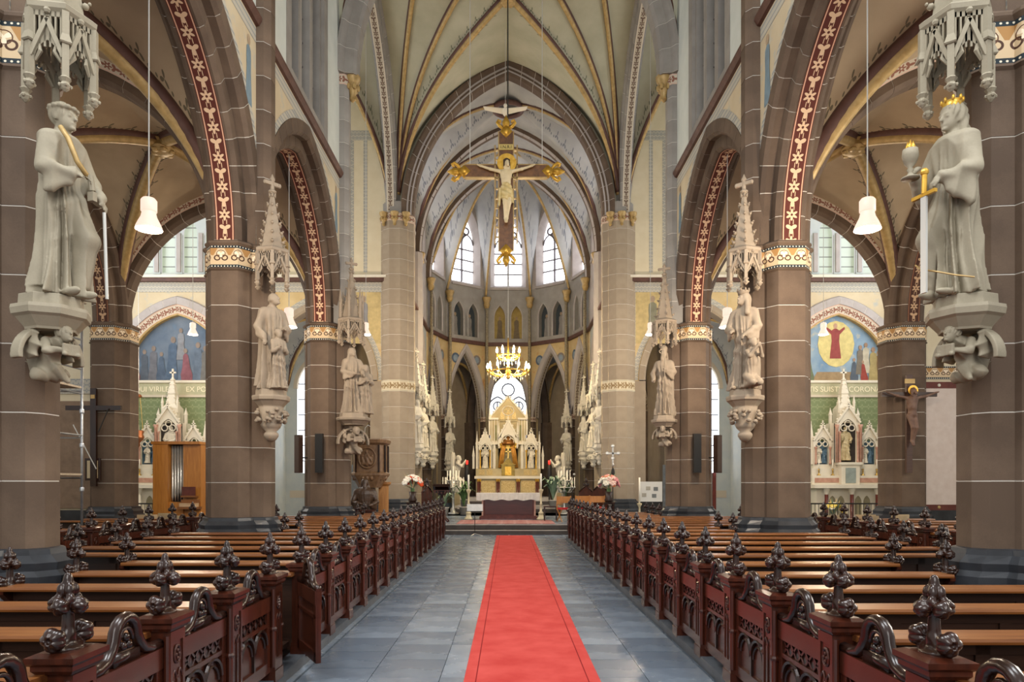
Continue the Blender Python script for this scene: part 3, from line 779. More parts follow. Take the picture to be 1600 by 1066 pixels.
for s in (-1, 1):
    side = 'left' if s < 0 else 'right'
    tw = empty('wall_transept_'+side, label=f'east wall of the {side} transept with cornice, arch and painted niche', cat='wall', kind='structure')
    yf = YT-.25
    # arch into choir aisle
    F = Fr((s*7.75, yf, ZC1+.03), (1, 0, 0), (0, 1, 0))
    mb = MB(); arch_wall(mb, F, 2.9, 2.15, 3.0, ZS-ZC1, 0, .25, zbot=-ZC1); mb.obj('arch_spandrel', M_mural_gold, tw)
    arch_ring(tw, F, 2.15, 3.0, [(0, -.06), (.08, -.1), (.28, -.08), (.28, .5), (0, .5)], 14, M_buff)
    arch_strip(tw, F, 2.15, 3.0, .3, -.006, .52, -.006, M_border, 'stencil_border', 30)
    for a in (-1, 1):
        MB().box(s*7.75+a*2.52-.4, s*7.75+a*2.52+.38, yf-.03, yf+.7, 0, ZC1).obj('arch_jamb', M_buff, tw)
    # painted saint next to the crossing pier
    FF = Fr((s*5.75, yf, 7.6), (s, 0, 0), (0, 1, 0))
    m = MB().add([FF(a, -.003, b) for a, b in ((-.55, -.2), (.75, -.2), (.75, 2.0), (-.55, 2.0))], [(0, 1, 2, 3)]); m.obj('mural_ground', paint('#d2ba80'), tw)
    flat_fig(tw, FF, .15, .05, 1.7, '#8f8c8e' if s < 0 else '#8d8a72', '#b09880')
    for a, b, c, d in ((-.62, -.3, -.55, 2.1), (.75, -.3, .82, 2.1)):
        MB().add([FF(a, -.005, b), FF(c, -.005, b), FF(c, -.005, d), FF(a, -.005, d)], [(0, 1, 2, 3)]).obj('mural_border', M_border, tw)
    # altar niche
    F2 = Fr((s*13.5, yf, ZC1), (1, 0, 0), (0, 1, 0))
    mb = MB(); arch_wall(mb, F2, 2.9, 2.1, 2.7, ZS-ZC1, 0, .6, zbot=-ZC1); mb.obj('niche_spandrel', M_mural, tw)
    arch_ring(tw, F2, 2.1, 2.7, [(.42, -.1), (.7, -.1), (.75, -.03), (.75, .1), (.42, .1)], 16, M_lilac)
    arch_strip(tw, F2, 2.1, 2.7, .05, .02, .42, -.05, M_vine_pale, 'niche_band', 50)
    arch_ring(tw, F2, 2.1, 2.7, [(0, 0), (.06, -.02), (.06, .4), (0, .4)], 2, M_gold, core=False, joints=False, sub=12, name='gilded_moulding')
    # tympanum picture
    tp = [arc_pt(2.1, 2.7, 0, 1-k/12) for k in range(25)]
    sky = '#6f8ba6' if s > 0 else '#566578'
    MB().add([F2(a, .2, b) for a, b in tp], [tuple(range(25))]).obj('tympanum_ground', mural_mat('tympanum_sky', sky, '#a3b3ba' if s > 0 else '#76808c', '#bdb59a' if s > 0 else '#64788c'), tw)
    F3 = Fr(F2(0, .19, 0), (1, 0, 0), (0, 1, 0))
    if s > 0:
        MB().add([F3(1.0*math.cos(k*PI/8)*.75-.02, -.001, 1.55+.95*math.sin(k*PI/8)) for k in range(16)], [tuple(range(16))]).obj('painted_halo', paint('#e0cf8a'), tw)
        flat_fig(tw, F3, -.05, .95, 1.45, '#9c4440', arms=2, w_=.34)
        for u, z, h, c, ln, st in ((-1.95, .02, 1.3, '#6a6f86', .0, 0), (-1.7, .02, 1.5, '#8a6a8a', .0, 0), (-1.42, .02, 1.4, '#9c5a68', .05, 0), (-1.1, .02, 1.0, '#6d7758', -.05, 1), (.72, .02, .95, '#55606e', .0, 1), (.95, .3, 1.2, '#7d7466', .02, 0), (1.2, .35, 1.25, '#c8bfa8', 0, 0), (1.15, .02, .85, '#a34438', -.1, 1), (1.5, .02, 1.4, '#b3a06a', 0, 0), (1.72, .02, 1.25, '#8a6c46', 0, 0), (1.95, .02, 1.1, '#6d6a70', 0, 0)):
            flat_fig(tw, F3, u, z, h, c, lean=ln, seat=bool(st), skin='#a98a72')
        MB().add([F3(a, -.002, b) for a, b in ((-1.0, .05), (.9, .05), (.7, .4), (-.8, .4))], [(0, 1, 2, 3)]).obj('painted_steps', paint('#a58c68'), tw)
    else:
        for u, z, h, c, ln, st in ((-1.8, .02, 1.0, '#7a4f50', .0, 1), (-1.45, .02, 1.3, '#56606e', .0, 0), (-1.1, .02, 1.45, '#6d6f78', .02, 0), (-.75, .02, 1.2, '#4f6178', .0, 1), (-.35, .1, 1.75, '#51667f', .05, 0), (.05, .9, 1.3, '#8a8d94', 0, 0), (.3, .02, 1.35, '#8a5560', -.05, 1), (.75, .02, 1.6, '#647488', 0, 0), (1.05, .02, 1.45, '#72716f', 0, 0), (1.4, .02, 1.3, '#7d7f8a', 0, 0), (1.75, .02, 1.0, '#5b5a66', 0, 1)):
            flat_fig(tw, F3, u, z, h, c, lean=ln, seat=bool(st), skin='#8f7f74')
    # lettering band and damask
    MB().box(s*13.5-2.9, s*13.5+2.9, yf-.08, yf+.3, ZC1-.08, ZC1+.02).obj('sill_moulding', M_white, tw)
    MB().box(s*13.5-2.9, s*13.5+2.9, yf-.02, yf+.3, 5.3, ZC1-.08).obj('lettering_band', simple('band_green', '#a9a88a', '#b9b598', .8), tw)
    MB().box(s*13.5-2.9, s*13.5+2.9, yf-.06, yf+.3, 5.2, 5.3).obj('band_moulding', M_vine_pale, tw)
    lm = simple('pale_letter', '#efe6c8')
    band_words(tw, 'QUI VIRILE' if s < 0 else 'CAPITIS SUIS', s*13.5-1.05, yf-.03, 5.43, .3, lm)
    band_words(tw, 'EX POPULO' if s < 0 else 'TIBI CORONAM DO', s*13.5+1.15, yf-.03, 5.43, .3, lm)
    MB().box(s*13.5-2.9, s*13.5+2.9, yf-.005, yf+.3, 0, 5.2).obj('damask_wall', M_green, tw)
    # cornice and upper wall
    MB().box(*sorted((s*4.7, s*16.5)), yf-.2, yf+.2, ZS, ZS+.14).obj('cornice', M_redbrown, tw)
    MB().box(*sorted((s*4.7, s*16.5)), yf-.26, yf+.2, ZS+.14, ZS+.24).obj('cornice', M_white, tw)
    MB().box(*sorted((s*4.7, s*16.5)), yf-.02, yf+.2, ZS-.4, ZS).obj('frieze', M_border, tw)
    MB().box(*sorted((s*4.7, s*10.7)), yf, yf+.4, ZS+.2, 19).obj('upper_wall', M_cream, tw)
    for u in (5.75, 6.3):
        MB().box(*sorted((s*u, s*(u+.16))), yf-.004, yf, ZS+.4, 15.7).obj('painted_border', M_border, tw)
    MB().box(*sorted((s*5.2, s*6.5)), yf-.004, yf, 15.7, 16.1).obj('painted_border', M_border, tw)
    # lancets above the altar niche
    mb = MB(); zsp = 11.9
    for k in range(6):
        FF = Fr((s*(11.2+k*.9), yf, zsp), (1, 0, 0), (0, 1, 0)); arch_wall(mb, FF, .45, .3, .55, 19-zsp, 0, zbot=ZS+.35-zsp, N=12)
    mb.box(*sorted((s*10.6, s*10.75)), yf, yf+.3, ZS, 19); mb.box(*sorted((s*16.15, s*16.6)), yf, yf+.3, ZS, 19); mb.obj('lancet_wall', M_chapel, tw)
    for k in range(6):
        MB().box(s*(11.2+k*.9)-.08+s*.45-.0, s*(11.2+k*.9)+.08+s*.45, yf-.05, yf+.2, ZS+.42, zsp).obj('mullion', M_lilac, tw)
    MB().stack([([(s*13.5-2.9, yf-.06), (s*13.5+2.9, yf-.06), (s*13.5+2.9, yf+.4), (s*13.5-2.9, yf+.4)], ZS+.2), ([(s*13.5-2.9, yf+.05), (s*13.5+2.9, yf+.05), (s*13.5+2.9, yf+.4), (s*13.5-2.9, yf+.4)], ZS+.4)]).obj('window_sill', M_plaster, tw)
    wd = empty('window_%d' % (5 if s < 0 else 6), label=f'row of greenish lancet windows above the {side} altar niche', cat='window', kind='structure')
    for k in range(6):
        xk = s*(11.2+k*.9)
        MB().plate([(xk+a, b) for a, b in arch_poly(.34, ZS+.35, zsp, .6)], yf+.22, yf+.25).obj('lancet_pane', M_glass_green, wd)
        mb = MB()
        for zz in np.arange(ZS+.7, 12.3, .4): mb.box(xk-.3, xk+.3, yf+.2, yf+.22, zz-.012, zz+.012)
        mb.obj('glazing_bars', M_lead, wd)
    # transept end wall with opening for its big window, west transept wall
    MB().box(*sorted((s*16.6, s*17.0)), 19, 29, 0, 7.0).obj('wall_end_'+side, M_chapel, None, label=f'end wall of the {side} transept under its big window', cat='wall', kind='structure')
    MB().box(*sorted((s*11.0, s*16.6)), 19.1, 19.4, 9.7, 19).obj('wall_transept_west_'+side, M_plaster, None, label=f'upper west wall of the {side} transept', cat='wall', kind='structure')
    # choir aisle chapel with tall window
    ch = empty('wall_choir_aisle_'+side, label=f'chapel wall with tall lancet window seen through the {side} arcade', cat='wall', kind='structure')
    y2 = 34.2; FW = Fr((s*9.3, y2, 6.3), (1, 0, 0), (0, 1, 0))
    mb = MB(); arch_wall(mb, FW, 1.6, .95, 1.5, 3.6, 0, zbot=-6.3+2.2, N=14); mb.box(s*9.3-1.6, s*9.3+1.6, y2, y2+.3, 0, 2.2); mb.obj('window_wall', M_chapel, ch)
    arch_ring(ch, FW, .95, 1.5, [(0, -.04), (.18, -.04), (.18, .2), (0, .2)], 2, M_vine_pale, core=False, joints=False, sub=10, name='window_moulding')
    MB().plate([(s*9.3+a, b) for a, b in arch_poly(1.0, 2.2, 6.3, 1.55)], y2+.2, y2+.23).obj('window_glass', M_glass_blue, ch)
    mb = MB()
    for a in (-.5, 0, .5): mb.box(s*9.3+a-.03, s*9.3+a+.03, y2+.14, y2+.2, 2.2, 7.3)
    for zz in np.arange(2.8, 7.3, .75): mb.box(s*9.3-.95, s*9.3+.95, y2+.15, y2+.2, zz-.025, zz+.025)
    mb.obj('glazing_bars', M_lead, ch)
    MB().box(*sorted((s*10.8, s*11.1)), 29, 34.4, 0, 9.6).obj('side_wall', M_chapel, ch)
    MB().box(s*9.3-1.3, s*9.3+1.3, y2-.02, y2, 1.0, 1.35).obj('painted_border', M_vine_pale, ch)
    MB().plate([(s*8.0+a, b) for a, b in arch_poly(.28, 1.4, 2.9, .5)], y2-.012, y2).obj('painted_niche', paint('#7f96a6'), ch)
    MB().box(s*7.55-.05, s*7.55+.55, y2-.05, y2, .0, 2.6).obj('painted_niche', paint('#8c939a'), ch)
    MB().box(*sorted((s*7.6, s*7.95)), 34.2, 38.8, 0, 9.6).obj('ambulatory_wall', M_buff, ch)
    xa, xb = sorted((s*4.9, s*10.8)); vault('ceiling', xa, xb, 29.2, 34.3, ZC1, 3.4, M_vault_blue, M_gold, f'painted vault of the {side} choir aisle', N=8)
    mb = MB().box(*sorted((s*4.4, s*7.7)), 34.2, 38.0, 9.3, 9.4); mb.obj('ceiling', M_vault_blue, None, label=f'dim ceiling over the {side} ambulatory', cat='ceiling', kind='structure')
MB().prism([(-4.9, 37.9), (-7.7, 38.0), (-7.7, 42.5), (-2.6, 46), (2.6, 46), (7.7, 42.5), (7.7, 38.0), (4.9, 37.9), (4.0, 40.6), (1.6, 42.3), (-1.6, 42.3), (-4.0, 40.6)], 9.3, 9.4).obj('ceiling', M_vault_blue, None, label='dim ceiling over the ambulatory behind the apse', cat='ceiling', kind='structure')

# faded saints on the nave spandrels
for s in (-1, 1):
    for yc in (9.7, 15.9):
        for a, cl in ((1, '#7f95a0'), (-1, '#a08c74')):
            FF = Fr((s*(XP-.45), yc+a*2.5, 8.2), (0, 1, 0), (s, 0, 0)); flat_fig(walls[s], FF, 0, .05, 1.2, cl, '#b8a082', w_=.26)
# ---------------------------------------------------------------- choir and apse
ND = [(-4.37, 29.3), (-4.37, 33.4), (-4.37, 37.64), (-3.53, 40.2), (-1.35, 41.8), (1.35, 41.8), (3.53, 40.2), (4.37, 37.64), (4.37, 33.4), (4.37, 29.3)]
M_panel = [M_mural_gold]
NM = ['first straight', 'second straight', 'outer oblique', 'oblique', 'middle', 'oblique', 'outer oblique', 'second straight', 'first straight']
gcol = simple('gilt_speckled_colonnette', '#6d6250', '#b0a07e', .5, .05, 14)
for i in range(9):
    p0, p1 = Vector((*ND[i], 0)), Vector((*ND[i+1], 0)); L = (p1-p0).length; ax = (p1-p0)/L; dp = Vector((-ax.y, ax.x, 0)); mid = (p0+p1)/2
    if dp.dot(mid-Vector((0, 36, 0))) < 0: dp = -dp
    sd = 'left' if i < 4 else ('right' if i > 4 else '')
    e = empty('wall_apse_%d' % (i+1), label=f'{NM[i]} wall bay of the choir {("on the "+sd) if sd else "behind the high altar"}, with arch, triforium and window', cat='wall', kind='structure')
    s_ = L/2-.22
    F = Fr(mid+Vector((0, 0, 5.6)), ax, dp)
    mural = M_mural_gold if 1 < i < 7 else M_bluegrey
    mb = MB(); arch_wall(mb, F, L/2, s_, 3.75, ZS-5.6, 0, .2, zbot=-5.6); arch_wall(mb, F, L/2, s_, 3.75, ZS-5.6, .55, .1, zbot=-5.6); mb.obj('arcade_spandrel', mural, e)
    arch_ring(e, F, s_, 3.75, [(0, .1), (.06, 0), (.2, -.07), (.3, -.05), (.3, .3), (.2, .57), (0, .5)], 2, M_lilac, core=False, joints=False, sub=12, name='arch_moulding')
    arch_strip(e, F, s_, 3.75, -.006, .16, -.006, .44, M_cross, 'soffit_band', 30)
    if 1 < i < 7:
        for a in (-1, 1):
            if i != 4:
                MB().add([F(a*(L/2-.62)+.27*math.cos(k*PI/8), -.012, 3.35+.3*math.sin(k*PI/8)) for k in range(16)], [tuple(range(16))]).obj('painted_medallion', paint('#56677c' if a < 0 else '#8a7f78'), e)
                MB().add([F(a*(L/2-.62)+.16*math.cos(k*PI/8), -.016, 3.35+.19*math.sin(k*PI/8)) for k in range(16)], [tuple(range(16))]).obj('painted_medallion', paint('#8fa0ae'), e)
    # string
    m = MB().box(-L/2, L/2, -.16, .05, ZS-.06, ZS+.06); m.box(-L/2, L/2, -.1, .05, ZS+.06, ZS+.16); Fr(mid, ax, dp).put(m); m.obj('string_course', M_redbrown, e)
    # triforium
    mb = MB(); tw_ = .5
    for a in (-1, 1):
        FF = Fr(mid+ax*(a*tw_)+Vector((0, 0, 11.55)), ax, dp); arch_wall(mb, FF, tw_, .36, .75, 12.65-11.55, 0, zbot=10.3-11.55, N=10)
        pts = [(.36, 10.3-11.55)]+[arc_pt(.36, .75, 0, 1-j/8) for j in range(17)]+[(-.36, 10.3-11.55)]
        for j in range(len(pts)-1):
            mb.add([FF(pts[j][0], 0, pts[j][1]), FF(pts[j+1][0], 0, pts[j+1][1]), FF(pts[j+1][0], .5, pts[j+1][1]), FF(pts[j][0], .5, pts[j][1])], [(0, 1, 2, 3)])
    k0 = len(mb.v); mb.box(-L/2, -2*tw_, 0, .3, ZS, 12.65); mb.box(2*tw_, L/2, 0, .3, ZS, 12.65); mb.box(-L/2, L/2, .02, .5, ZS, 10.3); mb.box(-L/2, L/2, 0, .3, 12.65, 13.2); Fr(mid, ax, dp).put(mb, k0)
    mb.obj('triforium_wall', M_grey if 1 < i < 7 else M_lilac, e)
    for a in (-1, 1):
        m = MB().plate([(a*tw_+u, z) for u, z in arch_poly(.4, 10.2, 11.55, .8)], .42, .46); Fr(mid, ax, dp).put(m)
        m.obj('triforium_panel', paint('#b39a55') if i == 4 else M_trif, e)
        if 1 < i < 7:
            m = MB(); FF = Fr(mid+dp*.41+ax*(a*tw_), ax, dp); flat_fig(e, FF, 0, 10.35, 1.35, '#7a6a52' if i == 4 else '#8d8781', '#a98f70')
        m = MB().tube([(a*tw_+u, .05, z) for u, z in arch_poly(.36, 10.3, 11.55, .75, 6)][0:], .05, 6); m.box(-.05, .05, 0, .12, 10.3, 11.6) if a > 0 else None; Fr(mid, ax, dp).put(m); m.obj('triforium_moulding', M_lilac, e)
    # upper window
    so = L/2-.3 if i == 4 else L/2-.36; so = min(so, 1.25); h = 2.3; zs = 15.75; si = .8 if 1 < i < 7 else .7
    F = Fr(mid+Vector((0, 0, zs)), ax, dp)
    mb = MB(); arch_wall(mb, F, L/2, so, h, 19.2-zs, 0, zbot=13.2-zs, N=20)
    po = [(so, 13.25-zs)]+[arc_pt(so, h, 0, 1-j/10) for j in range(21)]+[(-so, 13.25-zs)]
    hi_ = 2.0; pi_ = [(si, 13.6-zs)]+[arc_pt(si, hi_, 0, 1-j/10) for j in range(21)]+[(-si, 13.6-zs)]
    for j in range(len(po)):
        j2 = (j+1) % len(po)
        mb.add([F(po[j][0], 0, po[j][1]), F(po[j2][0], 0, po[j2][1]), F(pi_[j2][0], .55, pi_[j2][1]), F(pi_[j][0], .55, pi_[j][1])], [(0, 1, 2, 3)])
    mb.obj('window_reveal', M_lilac, e)
    m = MB().box(-so, so, -.1, .3, 13.18, 13.32); Fr(mid, ax, dp).put(m); m.obj('window_sill', M_lilac, e)
    wd = empty('window_%d' % (i+7), label=f'bright traceried window high in the {NM[i]} choir bay {sd}', cat='window', kind='structure', group='traceried choir windows')
    m = MB().plate([(a, b) for a, b in arch_poly(si+.03, 13.55, zs, hi_+.03)], .56, .59); Fr(mid, ax, dp).put(m); m.obj('window_glass', M_glass_day, wd)
    m = MB(); m.box(-.05, .05, .46, .56, 13.6, 16.1)
    for zz in np.arange(14.25, 16.0, .62): m.box(-si, si, .48, .56, zz-.035, zz+.035)
    Fr(mid, ax, dp).put(m); m.obj('window_bars', M_lead, wd)
    m = MB()
    def ring(cx, cz, r, n=14, a0=0, a1=2*PI, rr=.065):
        P = [(cx+r*math.cos(a0+(a1-a0)*k/n), .52, cz+r*math.sin(a0+(a1-a0)*k/n)) for k in range(n+(0 if a1-a0 > 6.2 else 1))]
        m.tube(P, rr, 5, closed=a1-a0 > 6.2)
    for a in (-1, 1):
        lp = [(a*si/2+x, .52, 15.85+z) for x, z in [arc_pt(si/2-.02, .55, 0, 1-j/5) for j in range(11)]]; m.tube(lp, .05, 5)
        ring(a*.3, 16.6, .2)
    ring(0, 17.05, .2); ring(0, 16.35, .16)
    Fr(mid, ax, dp).put(m); m.obj('tracery', M_lead, wd)
# pier shafts between the bays
for i, (x, y) in enumerate(ND[1:-1], 1):
    sd = 'left' if x < 0 else 'right'; big = i < 2 or i > 7
    wd_ = {1: 'first', 2: 'second', 3: 'third', 4: 'fourth', 5: 'fourth', 6: 'third', 7: 'second', 8: 'first'}[i]
    e = empty('choir_shaft', (x, y, 0), label=f'{wd_} slender shaft of the choir on the {sd}, with gilded capital', cat='column', kind='structure', group='choir shafts')
    poly = ngon(8, .3, a0=PI/8); me = course_mesh(poly, .622, M_brown if not big else M_buff)
    MB().prism(ngon(8, .292, a0=PI/8), 0, 5.6).obj('mortar_core', M_mortar, e)
    for k in range(8): link('stone_course', me, e, (0, 0, .6+k*.622))
    wrap(MB(), ngon(8, .32, a0=PI/8), 5.35, 5.62).obj('capital_frieze', M_vine_pale, e)
    MB().prism(ngon(8, .4, a0=PI/8), 0, .6).obj('plinth', M_blueblack, e)
    dx, dy = (0-x)*.09, (38-y)*.09; q = math.hypot(dx, dy); dx, dy = dx/q*.27, dy/q*.27
    MB().lathe([(.09, .6), (.09, 12.5)], 10, (dx, dy, 0)).obj('colonnette', gcol if not big else M_lilac, e, smooth=True)
    MB().lathe([(.1, 12.0), (.2, 12.25), (.16, 12.35), (.26, 12.6), (.26, 12.68)], 10, (dx*.9, dy*.9, 0)).obj('capital', M_gold, e, smooth=True)
    if big: MB().prism(ngon(8, .34, a0=PI/8), 5.6, 12.6).obj('upper_shaft', M_lilac, e)
# choir vault bays
for i in range(2):
    y0, y1 = ND[i][1], ND[i+1][1]
    v = vault('ceiling', -4.4, 4.4, y0, y1, ZV+.05, 6.0, M_vault_blue, M_gold, f'blue painted choir vault, {ord_[i]} bay', rr=.075, boss=(i > 0), N=12)
    if i == 0:
        m = MB(); cyy = (y0+y1)/2; m.tube([(.62*math.cos(k*PI/12), cyy+.62*math.sin(k*PI/12), ZV+5.75) for k in range(24)], .11, 8, closed=True); m.obj('vault_ring', M_redbrown, v, smooth=True)
        MB().prism([(.58*math.cos(k*PI/8), cyy+.58*math.sin(k*PI/8)) for k in range(16)], ZV+5.8, ZV+5.84).obj('ring_cover', M_dark, v)
        for q in (-1, 1): MB().tube([(q*.6, cyy, ZV+5.75), (q*2.4, cyy, ZV+5.8)], .06, 6).obj('ridge_rib', M_redbrown, v)
    for y0 in ((y1,) if i < 2 else ()):
        ap = empty('choir_rib_arch', label=f'{ord_[i]} narrow transverse arch across the choir vault', cat='arch', kind='structure')
        F = Fr((0, y0, ZV+.05), (1, 0, 0), (0, 1, 0)); arch_ring(ap, F, 4.1, 5.75, [(0, -.1), (.08, -.2), (.3, -.2), (.3, .2), (.08, .2), (0, .1)], 2, M_brown, core=False, joints=False, sub=16, name='arch_moulding')
        arch_strip(ap, F, 4.1, 5.75, .0, -.105, .08, -.205, M_lilac, 'pale_moulding', 40)
# apse vault
e = empty('ceiling', label='blue painted vault of the apse with radiating ribs', cat='ceiling', kind='structure', group='rib vaults')
BC = Vector((0, 37.64, 0)); H = 6.0
def pr(t): return H*(1-t**2.4)
for i in (2, 3, 4, 5, 6):
    p0, p1 = Vector((*ND[i], 0)), Vector((*ND[i+1], 0)); mb = MB(); g = {}; N = 12
    for a in range(N+1):
        for b in range(2*N+1):
            aa = a/N; bb = b/N-1; p = BC.lerp((p0+p1)/2+(p1-p0)/2*bb, aa); z = ZV+pr(aa*abs(bb))
            g[a, b] = len(mb.v); mb.v.append((p.x, p.y, z))
    for a in range(N):
        for b in range(2*N):
            mb.f.append([g[a, b], g[a, b+1], g[a+1, b+1], g[a+1, b]]); mb.m.append(0)
            mb.uv.append([(q[0]*.4, (1-abs(q[1]/N-1))*q[0]*.12+.05) for q in ((a, b), (a, b+1), (a+1, b+1), (a+1, b))])
    mb.obj('vault_web', M_vault_blue, e, smooth=True)
for i in (2, 3, 4, 5, 6, 7):
    p0 = Vector((*ND[i], 0)); pts = []
    for a in range(21):
        k = 1-(1-a/20)**1.6; p = BC.lerp(p0, k*.985); pts.append((p.x, p.y, ZV+pr(k*.985)-.05))
    MB().tube(pts, .07, 8).obj('vault_rib', M_gold, e, smooth=True)
MB().lathe([(.05, -.3), (.22, -.24), (.3, -.1), (.3, 0)], 12, (0, 37.64, ZV+H)).obj('boss', M_gold, e, smooth=True)
# ambulatory: outer wall ring, radial arches and the axial window
ON = [(-7.6, 38.7), (-6.3, 42.4), (-2.5, 45.4), (2.5, 45.4), (6.3, 42.4), (7.6, 38.7)]
e = empty('wall_ambulatory', label='brown outer wall of the ambulatory with the axial traceried window', cat='wall', kind='structure')
for i in (0, 1, 3, 4):
    a, b = Vector((*ON[i], 0)), Vector((*ON[i+1], 0)); ax = (b-a).normalized(); dp = Vector((-ax.y, ax.x, 0)); m = MB().box(0, (b-a).length, 0, .3, 0, 9.5); Fr(a, ax, dp).put(m); m.obj('wall_face', M_buff, e)
F = Fr((0, 45.4, 6.6), (1, 0, 0), (0, 1, 0)); mb = MB(); arch_wall(mb, F, 3.2, 1.35, 2.2, 2.9, 0, zbot=-3.6); mb.box(-3.2, 3.2, 45.4, 45.6, 0, 3.0); mb.obj('window_wall', M_buff, e)
MB().plate(arch_poly(1.4, 3.0, 6.6, 2.25), 45.52, 45.55).obj('window_glass', M_glass_blue, e)
m = MB()
for a in (-.7, 0, .7): m.box(a-.04, a+.04, 45.43, 45.52, 3, 7)
for zz in (4, 5, 6): m.box(-1.35, 1.35, 45.46, 45.52, zz-.03, zz+.03)
for a in (-.68, .68):
    m.tube([(a+x, 45.46, 6.4+z) for x, z in [arc_pt(.66, .9, 0, 1-j/5) for j in range(11)]], .05, 5)
    m.tube([(a+.28*math.cos(k*PI/6), 45.46, 6.7+.28*math.sin(k*PI/6)) for k in range(12)], .045, 5, closed=True)
m.tube([(.4*math.cos(k*PI/6), 45.46, 7.75+.4*math.sin(k*PI/6)) for k in range(12)], .05, 5, closed=True)
m.obj('tracery', M_lead, e)
for i, k in ((2, 0), (3, 1), (4, 2), (5, 3), (6, 4), (7, 5)):
    a, b = Vector((*ND[i], 0)), Vector((*ON[k], 0)); ax = (b-a).normalized(); dp = Vector((-ax.y, ax.x, 0)); L = (b-a).length
    F = Fr((a+b)/2+Vector((0, 0, 5.6)), ax, dp)
    arch_ring(e, F, L/2-.35, 2.9, [(0, -.2), (.4, -.25), (.4, .25), (0, .2)], 2, M_brown, core=False, joints=False, sub=12, name='radial_arch')
    arch_strip(e, F, L/2-.35, 2.9, .06, -.262, .34, -.262, M_cross, 'painted_band', 30); arch_strip(e, F, L/2-.35, 2.9, .06, .262, .34, .262, M_cross, 'painted_band', 30)
    MB().prism(ngon(8, .4, (b.x, b.y)), 0, 5.6).obj('respond', M_brown, e)
for i in (2, 3, 4, 5, 6):
    c = (Vector((*ND[i], 0))+Vector((*ND[i+1], 0))+Vector((*ON[i-2], 0))+Vector((*ON[i-1], 0)))/4
    for q in (ND[i], ND[i+1], ON[i-2], ON[i-1]):
        q = Vector((*q, 0)); MB().tube([(*(c.lerp(q, t*.93)).xy, 5.6+3.4*math.sqrt(max(0, 1-(t*.97)**2.2))) for t in [k/12 for k in range(13)]], .09, 6).obj('vault_rib', M_gold, e, smooth=True)

# ---------------------------------------------------------------- floor, steps, carpet
M_kerb = simple('dark_kerb_stone', '#3f4349', '#5b6066', .45, sc=3)
f = empty('floor', label='blue slate paving of the nave and sanctuary', cat='floor', kind='structure')
MB().box(-17, 17, -6, 47, -.25, -.02).obj('floor_bed', simple('dark_joint', '#3f454c', '#555b62', .8), f)
tm = {}
def tile(x, y, wx, wy, z=0):
    k = (round(wx, 3), round(wy, 3))
    if k not in tm: tm[k] = MB().box(-wx/2+.003, wx/2-.003, -wy/2+.003, wy/2-.003, -.03, 0).mesh('slate_tile', M_slate)
    link('slate_tile', tm[k], f, (x, y, z+rnd.uniform(-.0015, .0015)))
for r in range(33):
    y = 2.6+r*.62
    off = (r % 2)*.31
    for x0, x1 in ((-1.78, -1.18), (-1.18, -.58), (-.58, 0), (0, .58), (.58, 1.18), (1.18, 1.72)):
        if abs(x0+x1)/2 < .4 and (r % 2): continue
        if abs(x0+x1)/2 < .4: tile((x0+x1)/2, y+.31, x1-x0, 1.24)
        else: tile((x0+x1)/2, y+(.31 if x0 < -1.3 or x0 > 1.1 else 0), x1-x0, .62)
mb = MB(); mb.box(-17, -1.8, -6, 23, -.02, 0); mb.box(1.74, 17, -6, 23, -.02, 0); mb.box(-1.8, 1.74, -6, 2.29, -.02, 0); mb.box(-17, 17, 23, 47, -.02, 0); mb.obj('floor_side', M_slate, f)
for s in (-1, 1):
    xk = -1.86 if s < 0 else 1.74
    MB().box(*sorted((xk-.0, xk+s*.16)), .5, 21.2, 0, .09).obj('kerb', M_kerb, f)
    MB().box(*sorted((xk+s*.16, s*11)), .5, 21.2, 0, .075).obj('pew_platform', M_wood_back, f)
st = empty('floor_sanctuary', label='raised sanctuary floor with two dark stone steps', cat='steps', kind='structure')
M_step = simple('dark_step_stone', '#352e29', '#4d443d', .4, sc=3); M_nose = simple('worn_step_edge', '#a59d94', '#bdb5ab', .5)
for k, (y, z) in enumerate(((23.0, .15), (23.4, .31))):
    MB().box(-4.3, 4.3, y, 30 if k == 0 else 47, z-.15, z).obj('step', M_step, st)
    MB().box(-4.3, 4.3, y-.015, y+.05, z-.02, z+.004).obj('step_nosing', M_nose, st)
mb = MB().box(-7.5, 7.5, 29.6, 46.2, 0, .31); mb.obj('choir_floor', M_slate, st)
for k in range(4): MB().box(-2.6+k*.18, 2.6-k*.18, 33.0+k*.42, 38, .31+k*.1725, .31+(k+1)*.1725).obj('altar_step', M_nose if k % 2 else M_step, st)
MB().box(-4.2, 4.2, 23.42, 30, .305, .312).obj('sanctuary_paving', M_slate, st)
cp = empty('carpet_runner', (0.2, 0, 0), label='long red carpet runner down the middle of the nave', cat='carpet')
mb = MB(); n = 40
for i in range(n):
    y0 = 1.5+(22.6-1.5)*i/n; y1 = 1.5+(22.6-1.5)*(i+1)/n
    mb.box(-.57, .57, y0, y1+.0001, .002, .014)
mb.obj('carpet_pile', M_carpet, cp)
MB().box(-1.75, 1.6, 23.7, 26.2, .314, .326).obj('sanctuary_rug', M_rug, None, label='faded red patterned rug before the altar table', cat='rug')
